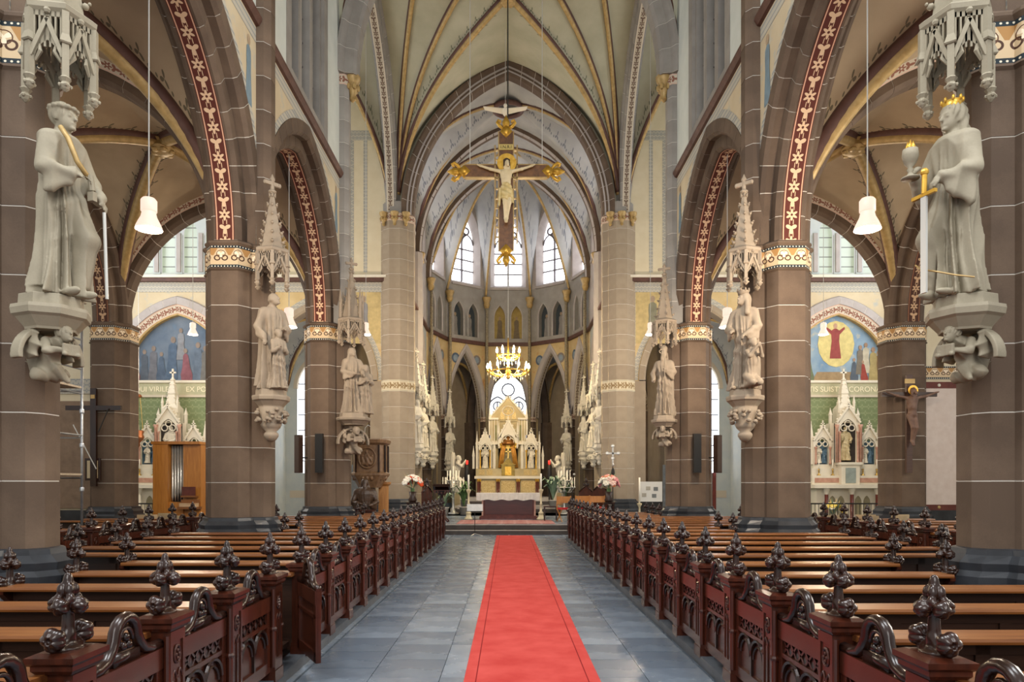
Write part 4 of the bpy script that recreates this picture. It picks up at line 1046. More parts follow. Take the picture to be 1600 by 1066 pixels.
# ---------------------------------------------------------------- pews
def finial_f(X, Y, Z):
    d = cap(X, Y, Z, (0, 0, 0), (0, 0, .30), .032, .016)
    d = su(d, ell(X, Y, Z, (0, 0, .012), (.055, .08, .02)), .02)
    for s_ in (-1, 1):
        d = su(d, cap(X, Y, Z, (0, 0, .075), (0, s_*.075, .02), .02, .018), .02); d = su(d, cap(X, Y, Z, (0, s_*.075, .02), (0, s_*.105, .03), .018, .016), .01)
        c = (0, s_*.1, .068); th = np.arctan2(Z-c[2], X-c[0])
        b = ell(X, Y, Z, c, (.05, .04, .052))-.007*np.abs(np.cos(2.5*th))+.004
        b = np.maximum(b, -(cap(X, Y, Z, (0, s_*.15, .068), (0, s_*.135, .068), .013)))
        d = su(d, b, .006)
    for k in range(4):
        a = k*PI/2; c = (.05*math.cos(a), .054*math.sin(a), .205)
        u = -(X-c[0])*math.sin(a)+(Y-c[1])*math.cos(a); th = np.arctan2(Z-c[2], u)
        d = su(d, ell(X, Y, Z, c, (.034, .034, .04))-.007*np.abs(np.cos(2.5*th))+.004, .005)
    for k in range(4):
        a = k*PI/2+PI/4; d = su(d, ell(X, Y, Z, (.036*math.cos(a), .036*math.sin(a), .235), (.02, .02, .024)), .004); d = su(d, ell(X, Y, Z, (.024*math.cos(a), .024*math.sin(a), .272), (.02, .02, .034)), .005)
    d = su(d, ell(X, Y, Z, (0, 0, .315), (.02, .02, .038)), .01)
    return d
finial_me = sdf_mesh('finial', finial_f, (-.12, -.18, -.01), (.12, .18, .36), .006, M_wood_dark)
post = MB().box(0, .13, -.085, .085, .17, .885)
post.box(-.012, .142, -.1, .1, .075, .17); post.box(-.006, .136, -.092, .092, .17, .2)
for yy in (-.085, .085):
    post.lathe([(.018, .2), (.018, .84)], 8, (.01, yy, 0)); post.lathe([(.026, .5), (.03, .515), (.026, .53)], 8, (.01, yy, 0))
post.box(-.008, 0, -.085, -.06, .2, .86); post.box(-.008, 0, .06, .085, .2, .86)
post.box(-.008, 0, -.06, .06, .2, .27); post.box(-.008, 0, -.008, .008, .27, .6)
for k in (-1, 1):
    P = [(-.004, k*.034+x, .58+z) for x, z in [arc_pt(.026, .05, 0, 1-j/4) for j in range(9)]]; post.tube(P, .006, 4)
post.tube([(-.004, .035*math.cos(k*PI/5), .72+.05*math.sin(k*PI/5)) for k in range(10)], .008, 4, closed=True)
for k in range(4): post.ball((-.003, .017*math.cos(k*PI/2), .72+.022*math.sin(k*PI/2)), .013, 6, 4)
post.box(-.008, 0, -.06, .06, .8, .86)
post_me = post.mesh('post', M_wood_red)
cap_me = MB().stack([(octo(.075, .1, (.065, 0), .0), .865), ([(a, b) for a, b in octo(.09, .115, (.065, 0), 0)], .885), (octo(.09, .115, (.065, 0), 0), .905), (octo(.105, .135, (.065, 0), 0), .92), (octo(.105, .135, (.065, 0), 0), .945), (octo(.07, .1, (.065, 0), 0), .96)]).mesh('post_cap', M_wood_red)
PITCH = .87
d0, d1 = .095, PITCH-.095
door = MB()
door.box(.03, .075, d0, d0+.07, .16, .80); door.box(.03, .075, d1-.07, d1, .16, .80); door.box(.03, .075, d0, d1, .16, .25); door.box(.025, .08, d0, d1, .66, .78)
door.box(.05, .06, d0, d1, .2, .7)
door.box(.03, .075, d0, d1, .54, .57)
door_me = door.mesh('door_frame', M_wood_red)
ym = (d0+d1)/2
cr = MB(); P = [(.052, d0, .80), (.052, d0+.1, .80), (.052, ym-.17, .82), (.052, ym-.125, .87)]+[(.052, ym-.105*math.cos(k*PI/8), .91+.105*math.sin(k*PI/8)) for k in range(9)]+[(.052, ym+.125, .87), (.052, ym+.17, .82), (.052, d1-.1, .80), (.052, d1, .80)]
cr.tube(P, .03, 8); P2 = [(.052, ym-.065*math.cos(k*PI/8), .89+.07*math.sin(k*PI/8)) for k in range(9)]; cr.tube(P2, .012, 6)
cr.box(.04, .066, ym-.12, ym+.12, .78, .84)
for k in range(3): cr.ball((.052, ym+.028*math.cos(k*2.09+1.57), .885+.028*math.sin(k*2.09+1.57)), .024, 6, 5)
crest_me = cr.mesh('door_crest', M_wood_dark, True)
tr = MB(); wq = (d1-d0-.14)/2
for k in (-1, 1):
    tr.tube([(.036, ym+k*wq/2+x, .40+z) for x, z in [arc_pt(wq/2, .14, 0, 1-j/5) for j in range(11)]], .014, 5)
    tr.tube([(.04, ym+k*wq/2+x*.75, .38+z*.8) for x, z in [arc_pt(wq/2, .14, 0, 1-j/5) for j in range(11)]], .008, 4)
tr.box(.03, .05, ym-.014, ym+.014, .25, .42)
for k in range(-2, 3): tr.bar((.045, ym+k*.11-.05, .57), (.045, ym+k*.11+.05, .66), .012, .016); tr.bar((.045, ym+k*.11+.05, .57), (.045, ym+k*.11-.05, .66), .012, .016)
trac_me = tr.mesh('door_tracery', M_wood_dark)
beL = MB().plate([(-.02, .075), (.42, .075), (.42, .44), (.36, .5), (.12, .56), (.06, .84), (-.14, .84), (-.14, .8), (-.02, .7)], 0, .05)
# plate is in (x,z) extruded along y: turn so that x -> y
beL.xf(Matrix(((0, 1, 0, 0), (1, 0, 0, 0), (0, 0, 1, 0), (0, 0, 0, 1)))); bench_end_me = beL.mesh('bench_end', M_wood_red)
_len = {}
def pew_long(L):
    L = round(L, 2)
    if L not in _len:
        led = MB().stack([([(.1, -.2), (L, -.2), (L, .03), (.1, .03)], .835), ([(.1, -.205), (L, -.205), (L, .03), (.1, .03)], .85), ([(.1, -.2), (L, -.2), (L, .03), (.1, .03)], .868)]).mesh('book_ledge', M_wood_rail)
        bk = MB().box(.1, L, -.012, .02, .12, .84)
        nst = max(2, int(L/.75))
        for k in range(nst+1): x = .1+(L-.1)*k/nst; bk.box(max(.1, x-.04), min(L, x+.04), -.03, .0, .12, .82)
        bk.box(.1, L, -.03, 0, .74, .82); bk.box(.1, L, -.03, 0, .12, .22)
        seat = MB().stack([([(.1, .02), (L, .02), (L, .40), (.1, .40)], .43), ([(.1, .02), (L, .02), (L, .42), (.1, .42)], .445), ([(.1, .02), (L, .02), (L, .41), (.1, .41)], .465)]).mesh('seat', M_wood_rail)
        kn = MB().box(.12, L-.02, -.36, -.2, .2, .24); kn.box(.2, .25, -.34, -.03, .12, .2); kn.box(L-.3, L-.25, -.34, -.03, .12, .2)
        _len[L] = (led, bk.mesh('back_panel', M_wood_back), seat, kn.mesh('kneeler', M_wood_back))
    return _len[L]
def pew(x, y, s, L, label, group, door_open=None, outer=True, post_=True, door_=True):
    e = empty('church_pew', (x, y, 0), label=label, cat='pew', group=group); e.scale = (s, 1, .972)
    led, bk, seat, kn = pew_long(L)
    if post_:
        link('post', post_me, e); link('post_cap', cap_me, e); link('finial', finial_me, e, (.065, 0, .95))
    if door_:
        if door_open:
            dd = link('door', door_me, e, (.0, 0, 0)); dd.rotation_euler = (0, 0, door_open[0]); dd.location = door_open[1]
        else: dd = link('door', door_me, e)
        link('door_crest', crest_me, dd); link('door_tracery', trac_me, dd)
    link('book_ledge', led, e); link('back_panel', bk, e); link('seat', seat, e); link('kneeler', kn, e)
    if outer:
        link('bench_end', bench_end_me, e, (L, 0, 0)); link('finial', finial_me, e, (L+.02, -.04, .83))
    return e
ORD = ['front', 'second', 'third', 'fourth', 'fifth', 'sixth', 'seventh', 'eighth', 'ninth', 'tenth', 'eleventh', 'twelfth', 'thirteenth', 'fourteenth', 'fifteenth', 'sixteenth', 'seventeenth', 'eighteenth', 'nineteenth', 'twentieth', 'twenty-first', 'twenty-second']
for s in (-1, 1):
    side = 'left' if s < 0 else 'right'
    xa = 1.86 if s < 0 else 1.75; y0 = 3.08 if s < 0 else 3.0
    for r in range(-1, 21):
        y = y0+r*PITCH
        near = min(abs(y-yp) for yp in YP)
        L = (3.98-xa) if near < .95 else (5.55-xa+(.3 if 13 < y < 19 else 0))
        if y > 18.2: L = 3.98-xa
        nm = 'nearest to the camera' if r < 0 else f'{ORD[r]} row'
        an = -math.radians(29); op = (an, (.05-(.05*math.cos(an)-d1*math.sin(an)), d1-(.05*math.sin(an)+d1*math.cos(an)), 0)) if (s < 0 and r == 3) else None
        lab = f'dark oak pew with honey ledge {side} of the carpet, {nm}' + (', door open' if op else '')
        pew(s*xa, y, s, L, lab, f'nave pews on the {side}', op)
    # side aisle pews
    for r in range(7):
        y = 10.9+r*.95
        pew(s*6.95, y, s, 1.5 if s < 0 and 12.5 < y < 15.3 else 3.0, f'dark oak pew in the {side} side aisle, {ORD[r]} row from the front', f'pews in the {side} aisle', None, outer=False)
# ---------------------------------------------------------------- sculpted figures
def rotz(X, Y, c, a):
    x, y = X-c[0], Y-c[1]; ca, sa = math.cos(a), math.sin(a)
    return x*ca+y*sa, -x*sa+y*ca
def head_f(d, X, Y, Z, c, yaw=0, tilt=0, hair='short', k=1.0, beard=False, detail=True):
    x, y = rotz(X, Y, c, yaw); z = Z-c[2]; x, y, z = x/k, y/k, z/k
    if tilt: ct, st = math.cos(tilt), math.sin(tilt); y, z = y*ct+z*st, -y*st+z*ct
    h = ell(x, y, z, (0, .008, .022), (.071, .088, .092)); h = su(h, ell(x, y, z, (0, -.028, -.045), (.053, .058, .062)), .03)
    if detail:
        h = su(h, cap(x, y, z, (0, -.084, .016), (0, -.104, -.020), .008, .0125), .012)
        h = su(h, cap(x, y, z, (-.034, -.078, .022), (.034, -.078, .022), .010), .012)
        for s in (-1, 1):
            h = -su(-h, cap(x, y, z, (s*.028, -.1, .002), (s*.036, -.094, .002), .0135), .012) if False else np.maximum(h, -(cap(x, y, z, (s*.026, -.098, .003), (s*.036, -.092, .003), .013)))
            h = su(h, ell(x, y, z, (s*.03, -.074, .003), (.016, .012, .011)), .004)
            h = su(h, ell(x, y, z, (s*.073, .012, -.01), (.01, .02, .028)), .008)
        h = su(h, ell(x, y, z, (0, -.083, -.050), (.024, .012, .006)), .004); h = su(h, ell(x, y, z, (0, -.081, -.062), (.02, .012, .006)), .004)
        h = su(h, ell(x, y, z, (0, -.076, -.086), (.022, .02, .016)), .012)
    wv = .006*np.sin(60*z+14*np.arctan2(x, y+.02))
    if hair in ('short', 'wreath', 'long', 'crown'):
        hh = ell(x, y, z, (0, .02, .032), (.086, .098, .094))+wv
        hh = np.maximum(hh, -(y+.052+np.maximum(0, z-.05)*.9))
        h = su(h, hh, .006)
    if hair in ('long', 'crown'):
        for s in (-1, 1): h = su(h, cap(x, y, z, (s*.068, .02, .02), (s*.082, .045, -.16), .03, .036)+wv*.8, .02)
        h = su(h, cap(x, y, z, (0, .07, .0), (0, .085, -.17), .06, .06)+wv*.8, .03)
    if hair == 'wreath':
        for i in range(12):
            a = i*PI/6; h = su(h, ell(x, y, z, (.083*math.cos(a), .012+.093*math.sin(a), .066), (.024, .024, .02)), .006)
    if hair == 'bald':
        th = np.arctan2(x, y); hh = ell(x, y, z, (0, .014, .0), (.08, .094, .05))+wv*.6; hh = np.maximum(hh, -(y+.03)); h = su(h, hh, .006)
    if hair == 'veil':
        v = ell(x, y, z, (0, .022, .03), (.1, .108, .108)); v = np.maximum(v, -(y+.045+np.maximum(0, z-.06)*.9)); h = su(h, v, .01)
        for s in (-1, 1): h = su(h, cap(x, y, z, (s*.08, .02, .0), (s*.13, .03, -.24), .03, .045), .03)
        h = su(h, cap(x, y, z, (0, .08, .0), (0, .1, -.25), .07, .09), .04)
    if hair == 'mitre':
        m = ell(x, y*1.0, z, (0, .012, .125), (.078, .085, .115)); m = np.maximum(m, -(z-.045)); m = np.maximum(m, np.abs(x)*.9+(z-.235)); h = su(h, m, .004)
        for s in (-1, 1): h = su(h, cap(x, y, z, (s*.03, .095, .03), (s*.04, .11, -.2), .022, .026), .01)
    if beard:
        h = su(h, ell(x, y, z, (0, -.06, -.105), (.05, .045, .07))+wv, .015)
    return su(d, h*k, .012*k)
def hand_f(d, X, Y, Z, w_, dr, up, k=1.0, curl=.5, thumb=1):
    w_ = Vector(w_); dr = Vector(dr).normalized(); up = Vector(up); sd = dr.cross(up).normalized(); up = sd.cross(dr).normalized()
    pc = w_+dr*.045*k
    d = su(d, cap(X, Y, Z, w_, w_+dr*.03*k, .026*k, .028*k), .015)
    for i in range(4):
        o = (i-1.5)*.0165*k; b = w_+dr*.03*k+sd*o; m = w_+dr*(.082-.004*abs(i-1.3))*k+sd*o*1.1
        d = su(d, cap(X, Y, Z, b, m, .0145*k, .0115*k), .008)
        l = (.05, .056, .052, .04)[i]*k; q = m+(dr*math.cos(curl)-up*math.sin(curl))*l*.55; t = q+(dr*math.cos(curl*2)-up*math.sin(curl*2))*l*.5
        d = su(d, cap(X, Y, Z, m, q, .0115*k, .0095*k), .004); d = su(d, cap(X, Y, Z, q, t, .0095*k, .008*k), .004)
    tb = w_+dr*.02*k+sd*thumb*.028*k; tm_ = tb+(dr*.7+sd*thumb*.6-up*.3)*.035*k; tt = tm_+(dr-up*.4)*.03*k
    d = su(d, cap(X, Y, Z, tb, tm_, .013*k, .011*k), .008); d = su(d, cap(X, Y, Z, tm_, tt, .011*k, .009*k), .004)
    return d
BZ = [0, .04, .3, .6, .85, 1.0, 1.15, 1.28, 1.37, 1.43, 1.5]
BA = [.255, .25, .215, .20, .195, .172, .188, .205, .19, .105, .05]
BB = [.21, .2, .17, .158, .155, .13, .138, .14, .115, .085, .05]
def figure_f(P):
    def f(X, Y, Z):
        sw = P.get('sway', .02); ox = sw*np.sin(np.clip(Z, 0, 1.5)*2.1+P.get('sph', 0)); x = X-ox; y = Y+.0*Z
        a = np.interp(Z, BZ, BA)*P.get('wide', 1); b = np.interp(Z, BZ, BB)*P.get('wide', 1)
        th = np.arctan2(y, x); A = np.interp(Z, [0, .15, .6, 1.0, 1.25, 1.42], [.058, .055, .042, .026, .012, 0])
        n1 = P.get('nf', 11); ph = P.get('ph', 0); tw = P.get('tw', 1.2)
        fold = .55-1.25*np.abs(np.sin(.5*(n1*th+ph+tw*Z*2+.9*np.sin(3.1*Z+th))))+.35*np.sin(17*th+3*Z+ph)
        d = (np.sqrt((x/a)**2+(y/b)**2)-1)*np.minimum(a, b)*.85-A*fold
        # diagonal swags of the cloak across hips and thighs
        win = np.clip(1-np.abs(Z-P.get('swz', .72))/.42, 0, 1); sl = P.get('sl', .45)
        d = d-win*np.clip(-y*9, 0, 1)*.034*(.4-np.abs(np.sin(P.get('swf', 15)*(Z+sl*x+.12*np.abs(x)))))
        d = np.maximum(d, -Z); d = np.maximum(d, Z-1.5)
        if P.get('knee'): 
            kx = P['knee']; d = su(d, cap(X, Y, Z, (kx*.08, -.06, .8), (kx*.1, -.2, .52), .09, .075), .08); d = su(d, cap(X, Y, Z, (kx*.1, -.2, .52), (kx*.09, -.14, .12), .07, .06), .06)
        if P.get('cloak', True):
            a2 = a*1.06+.03; b2 = b*1.1+.035
            c = (np.sqrt((x/a2)**2+(y/b2)**2)-1)*np.minimum(a2, b2)*.85-A*.9*(.5-1.2*np.abs(np.sin(.5*(7*th+ph*.7+Z))))
            fo = P.get('open', .02); c = np.maximum(c, -(y-fo+.10*np.clip((Z-.9)*2, 0, 1))); c = np.maximum(c, P.get('chem', .06)-Z+.18*x*P.get('chs', 0)); c = np.maximum(c, Z-1.42)
            d = su(d, c, .02)
        for s in (-1, 1):   # feet
            d = su(d, ell(X, Y, Z, (s*.085, -.185, .028), (.042, .1, .035)), .012)
        for side, s in (('r', -1), ('l', 1)):
            arm = P.get(side)
            if arm is None: continue
            sh = (s*.165*P.get('wide', 1), .0, 1.345); e, w_ = arm['e'], arm['w']
            d = su(d, cap(X, Y, Z, sh, e, .075, .066), .05)
            wr = Vector(w_)+(Vector(e)-Vector(w_)).normalized()*.03
            fa = cap(X, Y, Z, e, wr, .064, .05)-.006*np.sin(45*(X+Z)); d = su(d, fa, .03)
            if arm.get('drop', .2):
                for tq in (.1, .22, .34, .46, .58, .7, .82):
                    q = Vector(e)*(1-tq)+Vector(w_)*tq; d = su(d, cap(X, Y, Z, q, q+Vector((s*.005, .015, -arm.get('drop', .2)*(1.0-tq*.75))), .038, .03), .03)
            if P.get('detail', True): d = hand_f(d, X, Y, Z, w_, arm.get('d', (0, -1, 0)), arm.get('u', (0, 0, 1)), 1.0, arm.get('c', .7), arm.get('t', -s))
            else: d = su(d, ell(X, Y, Z, Vector(w_)+Vector(arm.get('d', (0, -1, 0)))*.05, (.035, .04, .035)), .02)
        rg = np.abs(np.sin(5.5*th+1.5*np.sin(2.4*Z+ph)+2.0*tw*Z)); d = d-np.clip((1.4-Z)*6, 0, 1)*.016*(.5-rg)
        hc = P.get('head', (0, -.03, 1.575)); d = su(d, cap(X, Y, Z, (0, .0, 1.38), (hc[0], hc[1]+.02, hc[2]-.05), .058, .048), .03)
        d = head_f(d, X, Y, Z, hc, P.get('yaw', 0), P.get('tilt', 0), P.get('hair', 'short'), P.get('hk', 1.05), P.get('beard', False), P.get('detail', True))
        if 'extra' in P: d = P['extra'](d, X, Y, Z)
        return d
    return f
def statue(name, P, loc, rz, sc, h, m, label, group=None, top=1.82, ext=.42, cat='statue'):
    me = sdf_mesh(name, figure_f(P), (-ext, -ext, -.02), (ext, .36, top), h, m)
    return link(name, me, None, loc, rz, label=label, cat=cat, group=group, scale=sc)

def child_fig(ox, oy, k, hair='short', raise_=.2):
    def ex(d, X, Y, Z):
        P2 = dict(detail=False, cloak=False, hair=hair, nf=9, r=dict(e=(-.2, -.1, 1.05), w=(-.08, -.22, 1.12+raise_), drop=0, d=(.3, -.5, .6)), l=dict(e=(.2, -.1, 1.05), w=(.08, -.22, 1.1), drop=0, d=(-.3, -.5, .6)), hk=1.25)
        return su(d, figure_f(P2)((X-ox)/k, (Y-oy)/k, Z/k)*k, .015)
    return ex
def kneel_fig(ox, oy, k, face):
    def ex(d, X, Y, Z):
        x, y = rotz(X, Y, (ox, oy), face); x, y, z = x/k, y/k, Z/k
        b = cap(x, y, z, (0, .1, .16), (0, .02, .62), .14, .12); b = su(b, cap(x, y, z, (0, .02, .62), (0, -.02, .88), .13, .1), .06)
        b = b-.012*np.sin(9*np.arctan2(y, x)+6*z)
        for s in (-1, 1):
            b = su(b, cap(x, y, z, (s*.08, .12, .3), (s*.09, -.2, .12), .09, .075), .04); b = su(b, cap(x, y, z, (s*.09, -.2, .1), (s*.08, .28, .06), .07, .05), .04)
            b = su(b, cap(x, y, z, (s*.13, .0, .85), (s*.15, -.18, .72), .055, .048), .03); b = su(b, cap(x, y, z, (s*.15, -.18, .72), (s*.04, -.3, .92), .046, .036), .03)
            b = su(b, ell(x, y, z, (s*.02, -.33, .97), (.025, .03, .06)), .015)
        b = head_f(b, x, y, z, (0, -.06, 1.05), 0, -.2, 'short', 1.15, False, False)
        return su(d, b*k, .015)
    return ex

# ---- consoles and canopies
def console(loc, rz, r, label, kind, m, h=.5):
    """half round shelf with mouldings and a carved corbel under it; top at z=0, facing -Y"""
    e = empty('statue_console', loc, rz, label=label, cat='console', group='carved statue consoles')
    P8 = lambda q: ngon(8, q, a0=PI/8)
    b = MB().stack([(P8(r*.85), 0), (P8(r*.86), -.005), (P8(r*.88), -.10), (P8(r*.88), -.105)][::-1]); b.obj('plinth', m, e)
    MB().stack([(P8(r*.70), -.30), (P8(r*.72), -.28), (P8(r*.95), -.2), (P8(r*1.05), -.18), (P8(r*1.08), -.13), (P8(r*1.06), -.10)]).obj('shelf_moulding', m, e)
    if kind == 'angel':
        def f(X, Y, Z):
            d = cap(X, Y, Z, (0, .1, -.74), (0, -.02, -.5), .10, .095); d = su(d, cap(X, Y, Z, (0, -.02, -.5), (0, -.13, -.45), .1, .075), .04)
            d = su(d, cap(X, Y, Z, (-.12, .06, -.8), (.12, .04, -.77), .07, .08), .04); d = su(d, cap(X, Y, Z, (.02, -.04, -.72), (.12, -.08, -.84), .06, .03), .03)
            d = d-.018*(.5-np.abs(np.sin(17*(Z+.55*X)+2*np.sin(9*X))))
            for s in (-1, 1):
                d = su(d, cap(X, Y, Z, (s*.11, -.06, -.46), (s*.16, -.15, -.57), .045, .04), .02); fa = cap(X, Y, Z, (s*.16, -.15, -.57), (s*.05, -.27, -.56), .04, .03)-.006*np.sin(70*Z+40*X); d = su(d, fa, .012)
                w = ell(X, Y, Z, (s*.19, .06, -.5), (.045, .15, .17))-.012*(.5-np.abs(np.sin(26*(Z-.4*Y)))); d = su(d, w, .012)
            d = su(d, sbox(X, Y, Z, (-.045, -.285, -.555), (.045, .014, .06), .004), .003); d = su(d, sbox(X, Y, Z, (.045, -.285, -.555), (.045, .018, .06), .004), .003)
            for s in (-1, 1): d = su(d, ell(X, Y, Z, (s*.07, -.3, -.6), (.025, .02, .022)), .006)
            d = head_f(d, X, Y, Z, (0, -.2, -.385), 0, -.18, 'short', .88)
            ar = np.abs(np.sqrt((X*.95)**2+(Z+.62)**2)-.31)-.022; ar = np.maximum(ar, np.abs(Y-.05)-.07); ar = np.maximum(ar, -(Z+.66)); d = su(d, ar, .006)
            d = su(d, cap(X, Y, Z, (0, .25, -.45), (0, .2, -.75), .12, .08), .04)
            return d
        me = sdf_mesh('carved_angel', f, (-.4, -.38, -.95), (.4, .3, -.25), (.0085 if loc[1] < 8 else .016), m); link('carved_angel', me, e, scale=r/.34)
    else:
        rr = random.Random(int(loc[1]*10)+(3 if loc[0] > 0 else 0)); mb = MB()
        mb.lathe([(r*.12, -.9), (r*.3, -.86), (r*.42, -.8), (r*.42, -.76), (r*.3, -.72), (r*.5, -.66), (r*.6, -.6), (r*.5, -.55), (r*.72, -.3)], 10)
        mb.obj('corbel', m, e, smooth=True); mb = MB()
        for i in range(46):
            a = rr.uniform(0, 2*PI); z = rr.uniform(-.56, -.34); q = r*(.72+.16*math.sin((z+.56)/.22*PI)); mb.ball((q*math.cos(a), q*math.sin(a), z), (r*.16*rr.uniform(.7, 1.2), r*.16*rr.uniform(.7, 1.2), r*.12), 6, 4)
        mb.obj('carved_foliage', m, e, smooth=True, kind='stuff')
    return e
def canopy(loc, rz, r, label, m, gh=.5, sh=1.1, nsides=6, rich=False, lowres=False):
    """gabled canopy: bottom of gables at z=0, cornice at gh, spire of height sh above"""
    e = empty('statue_canopy', loc, rz, label=label, cat='canopy', group='spired statue canopies')
    n = nsides; a0 = -PI/2+PI/n
    P = lambda q: ngon(n, q, a0=a0)
    MB().stack([(P(r*.98), gh-.02), (P(r*1.08), gh+.01), (P(r*1.1), gh+.05), (P(r*.95), gh+.08)]).obj('cornice', m, e)
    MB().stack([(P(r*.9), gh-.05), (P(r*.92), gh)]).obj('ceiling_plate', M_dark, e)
    ap = r*math.cos(PI/n); sl = 2*r*math.sin(PI/n)
    gm = MB(); hw = sl*.5
    # gable: pierced arch and steep gable with mullions above
    out = [arc_pt(hw*.74, gh*.3, 0, 1-j/6) for j in range(13)]
    for j in range(12):
        a, b = out[j], out[j+1]; q = 1.0-abs(a[0])/hw*.95; q2 = 1.0-abs(b[0])/hw*.95
        z0, z1 = gh*.25+a[1], gh*.25+b[1]; t0, t1 = max(z0+.02, gh*.3+q*gh*.55), max(z1+.02, gh*.3+q2*gh*.55)
        v = [(a[0], 0, z0), (b[0], 0, z1), (b[0], 0, t1), (a[0], 0, t0)]; v += [(x, .035, z) for x, y, z in v]
        gm.add(v, [(0, 1, 2, 3), (7, 6, 5, 4), (0, 4, 5, 1), (2, 6, 7, 3)])
    gm.bar((-hw*.95, -.012, gh*.3), (0, -.012, gh*.85), .035, .026); gm.bar((hw*.95, -.012, gh*.3), (0, -.012, gh*.85), .035, .026)
    for k in (-.75, -.45, -.15, .15, .45, .75): gm.box(k*hw-.008, k*hw+.008, .0, .03, gh*.45, gh)
    gm.box(-hw, hw, .0, .03, gh*.9, gh); gm.ball((0, -.01, gh*.97), .03, 6, 4)
    for s in (-1, 1): gm.tube([(s*hw*.74, .015, gh*.25), (s*hw*.4, .0, gh*.38), (s*hw*.45, .0, gh*.48)], [.012, .02, .008], 5)
    gme = gm.mesh('gable', m)
    pm = MB().box(-.026, .026, -.026, .026, 0, gh*.98); pm.stack([(octo(.036, c=(0, 0), ch=0), gh*.5), (octo(.045, ch=0), gh*.52), (octo(.002, ch=0), gh*.8)])
    pm.lathe([(.008, -.11), (.03, -.09), (.045, -.06), (.03, -.03), (.05, 0), (.03, .02)], 7)
    for k in range(4): pm.ball((.038*math.cos(k*PI/2), .038*math.sin(k*PI/2), -.06), .018, 5, 4)
    pme = pm.mesh('pinnacle', m)
    for k in range(n):
        am = a0+PI/n+2*PI*k/n; g = link('gable', gme, e, (ap*math.cos(am), ap*math.sin(am), 0), am+PI/2)
        ac = a0+2*PI*k/n; link('pinnacle', pme, e, (r*math.cos(ac), r*math.sin(ac), 0), ac)
    q = r*.72; tip = gh+.06+sh
    MB().stack([(P(q), gh+.06), (P(q*.97), gh+.12), (P(.03), tip)]).obj('spire', m, e)
    cr = MB(); nc = 6 if not lowres else 5
    for k in range(n):
        ac = a0+2*PI*k/n
        for j in range(nc):
            t = (j+.5)/nc; rr_ = q*(1-t)+.03*t; cr.ball((rr_*1.12*math.cos(ac), rr_*1.12*math.sin(ac), gh+.1+sh*t), (.028*(1.2-t*.5), .028*(1.2-t*.5), .03), 5, 4)
            cr.ball((rr_*1.3*math.cos(ac), rr_*1.3*math.sin(ac), gh+.125+sh*t), .016, 5, 4)
    cr.obj('crocket', m, e, smooth=True, kind='stuff')
    fm = MB().lathe([(.03, -.02), (.07, .02), (.07, .04), (.035, .07), (.03, .2), (.05, .24), (.02, .3), (.004, .34)], 8, (0, 0, tip)); fm.bar((-.13, 0, tip+.17), (.13, 0, tip+.17), .05, .06)
    for s in (-1, 1): fm.ball((s*.13, 0, tip+.17), .042, 6, 4)
    fm.obj('finial', m, e, angle=40)
    if rich:
        for k in range(n):
            ac = a0+2*PI*k/n; pp = MB().box(-.03, .03, -.03, .03, gh, gh+.5); pp.stack([(octo(.04, ch=0), gh+.5), (octo(.003, ch=0), gh+.85)]); pp.xf(Matrix.Translation((r*.9*math.cos(ac), r*.9*math.sin(ac), 0))); pp.obj('turret', m, e)
    return e
R = math.radians
ZF = 3.29   # statue feet
# front left: wreathed youth with strap and staff
sL = statue('saint_statue', dict(wide=.84, hk=1.13, hair='wreath', yaw=.1, tilt=0, knee=1, sway=.03, nf=9, tw=.8, ph=.6, swf=11, sl=-.55, open=-.03,
    r=dict(e=(-.22, -.06, 1.06), w=(-.08, -.25, 1.03), d=(.75, -.55, -.1), u=(0, -.5, .9), c=.6, t=1), l=dict(e=(.26, -.06, 1.08), w=(.15, -.27, .88), d=(0, -.35, -.95), u=(0, -1, .3), c=.35, drop=.05, t=-1)),
    (-3.93, 6.2, ZF), R(74), 1.0, .009, M_statue, 'large stone statue of a wreathed youth on the front left pier')
MB().tube([(-.13, -.13, 1.43), (-.12, -.2, 1.33), (-.06, -.235, 1.15), (.03, -.27, 1.03)], .022, 6).obj('gilded_strap', M_gold, sL, smooth=True)
MB().tube([(.03, -.28, 1.06), (.05, -.285, .93)], .026, 8).box(.03, .075, -.31, -.25, .84, .92).obj('staff_end', M_statue, sL)
MB().tube([(.16, -.3, .78), (.2, -.29, .02)], .014, 6).obj('rod', M_chain, sL)
console((-4.03, 6.22, ZF), R(67.5), .29, 'stone console with reading angel under the wreathed youth', 'angel', M_statue)
canopy((-3.945, 6.2, 5.1), R(70), .275, 'carved canopy over the front left statue', M_statue, gh=.58, sh=1.2, nsides=6)
# front right: crowned woman with flaming chalice and sword
sR = statue('saint_statue', dict(wide=.88, hk=1.12, hair='crown', yaw=-.05, tilt=.06, knee=-1, sway=-.03, nf=9, tw=-.8, ph=1.7, swf=10, sl=.6, open=-.05, chs=-1,
    r=dict(e=(-.26, -.1, 1.07), w=(-.15, -.28, 1.08), d=(.35, -.6, .5), u=(-.4, -.6, .6), c=.9, t=1), l=dict(e=(.22, -.04, 1.06), w=(.1, -.27, .99), d=(-.5, -.5, -.5), u=(0, -.6, .8), c=.7, drop=.3, t=-1)),
    (3.93, 6.2, ZF), R(-74), 1.0, .009, M_statue, 'large stone statue of a crowned woman with chalice and sword')
cm = MB().lathe([(.066, -.02), (.074, .03), (.078, .075)], 14, (0, .005, 1.64)); 
for k in range(8): cm.ball((.078*math.cos(k*PI/4), .005+.078*math.sin(k*PI/4), 1.725), (.014, .014, .026), 6, 4)
cm.xf(Matrix.Translation((0, -.028, .006)) @ Matrix.Scale(1.06, 4, Vector((1, 0, 0)))); cm.obj('crown', M_goldbright, sR, smooth=True)
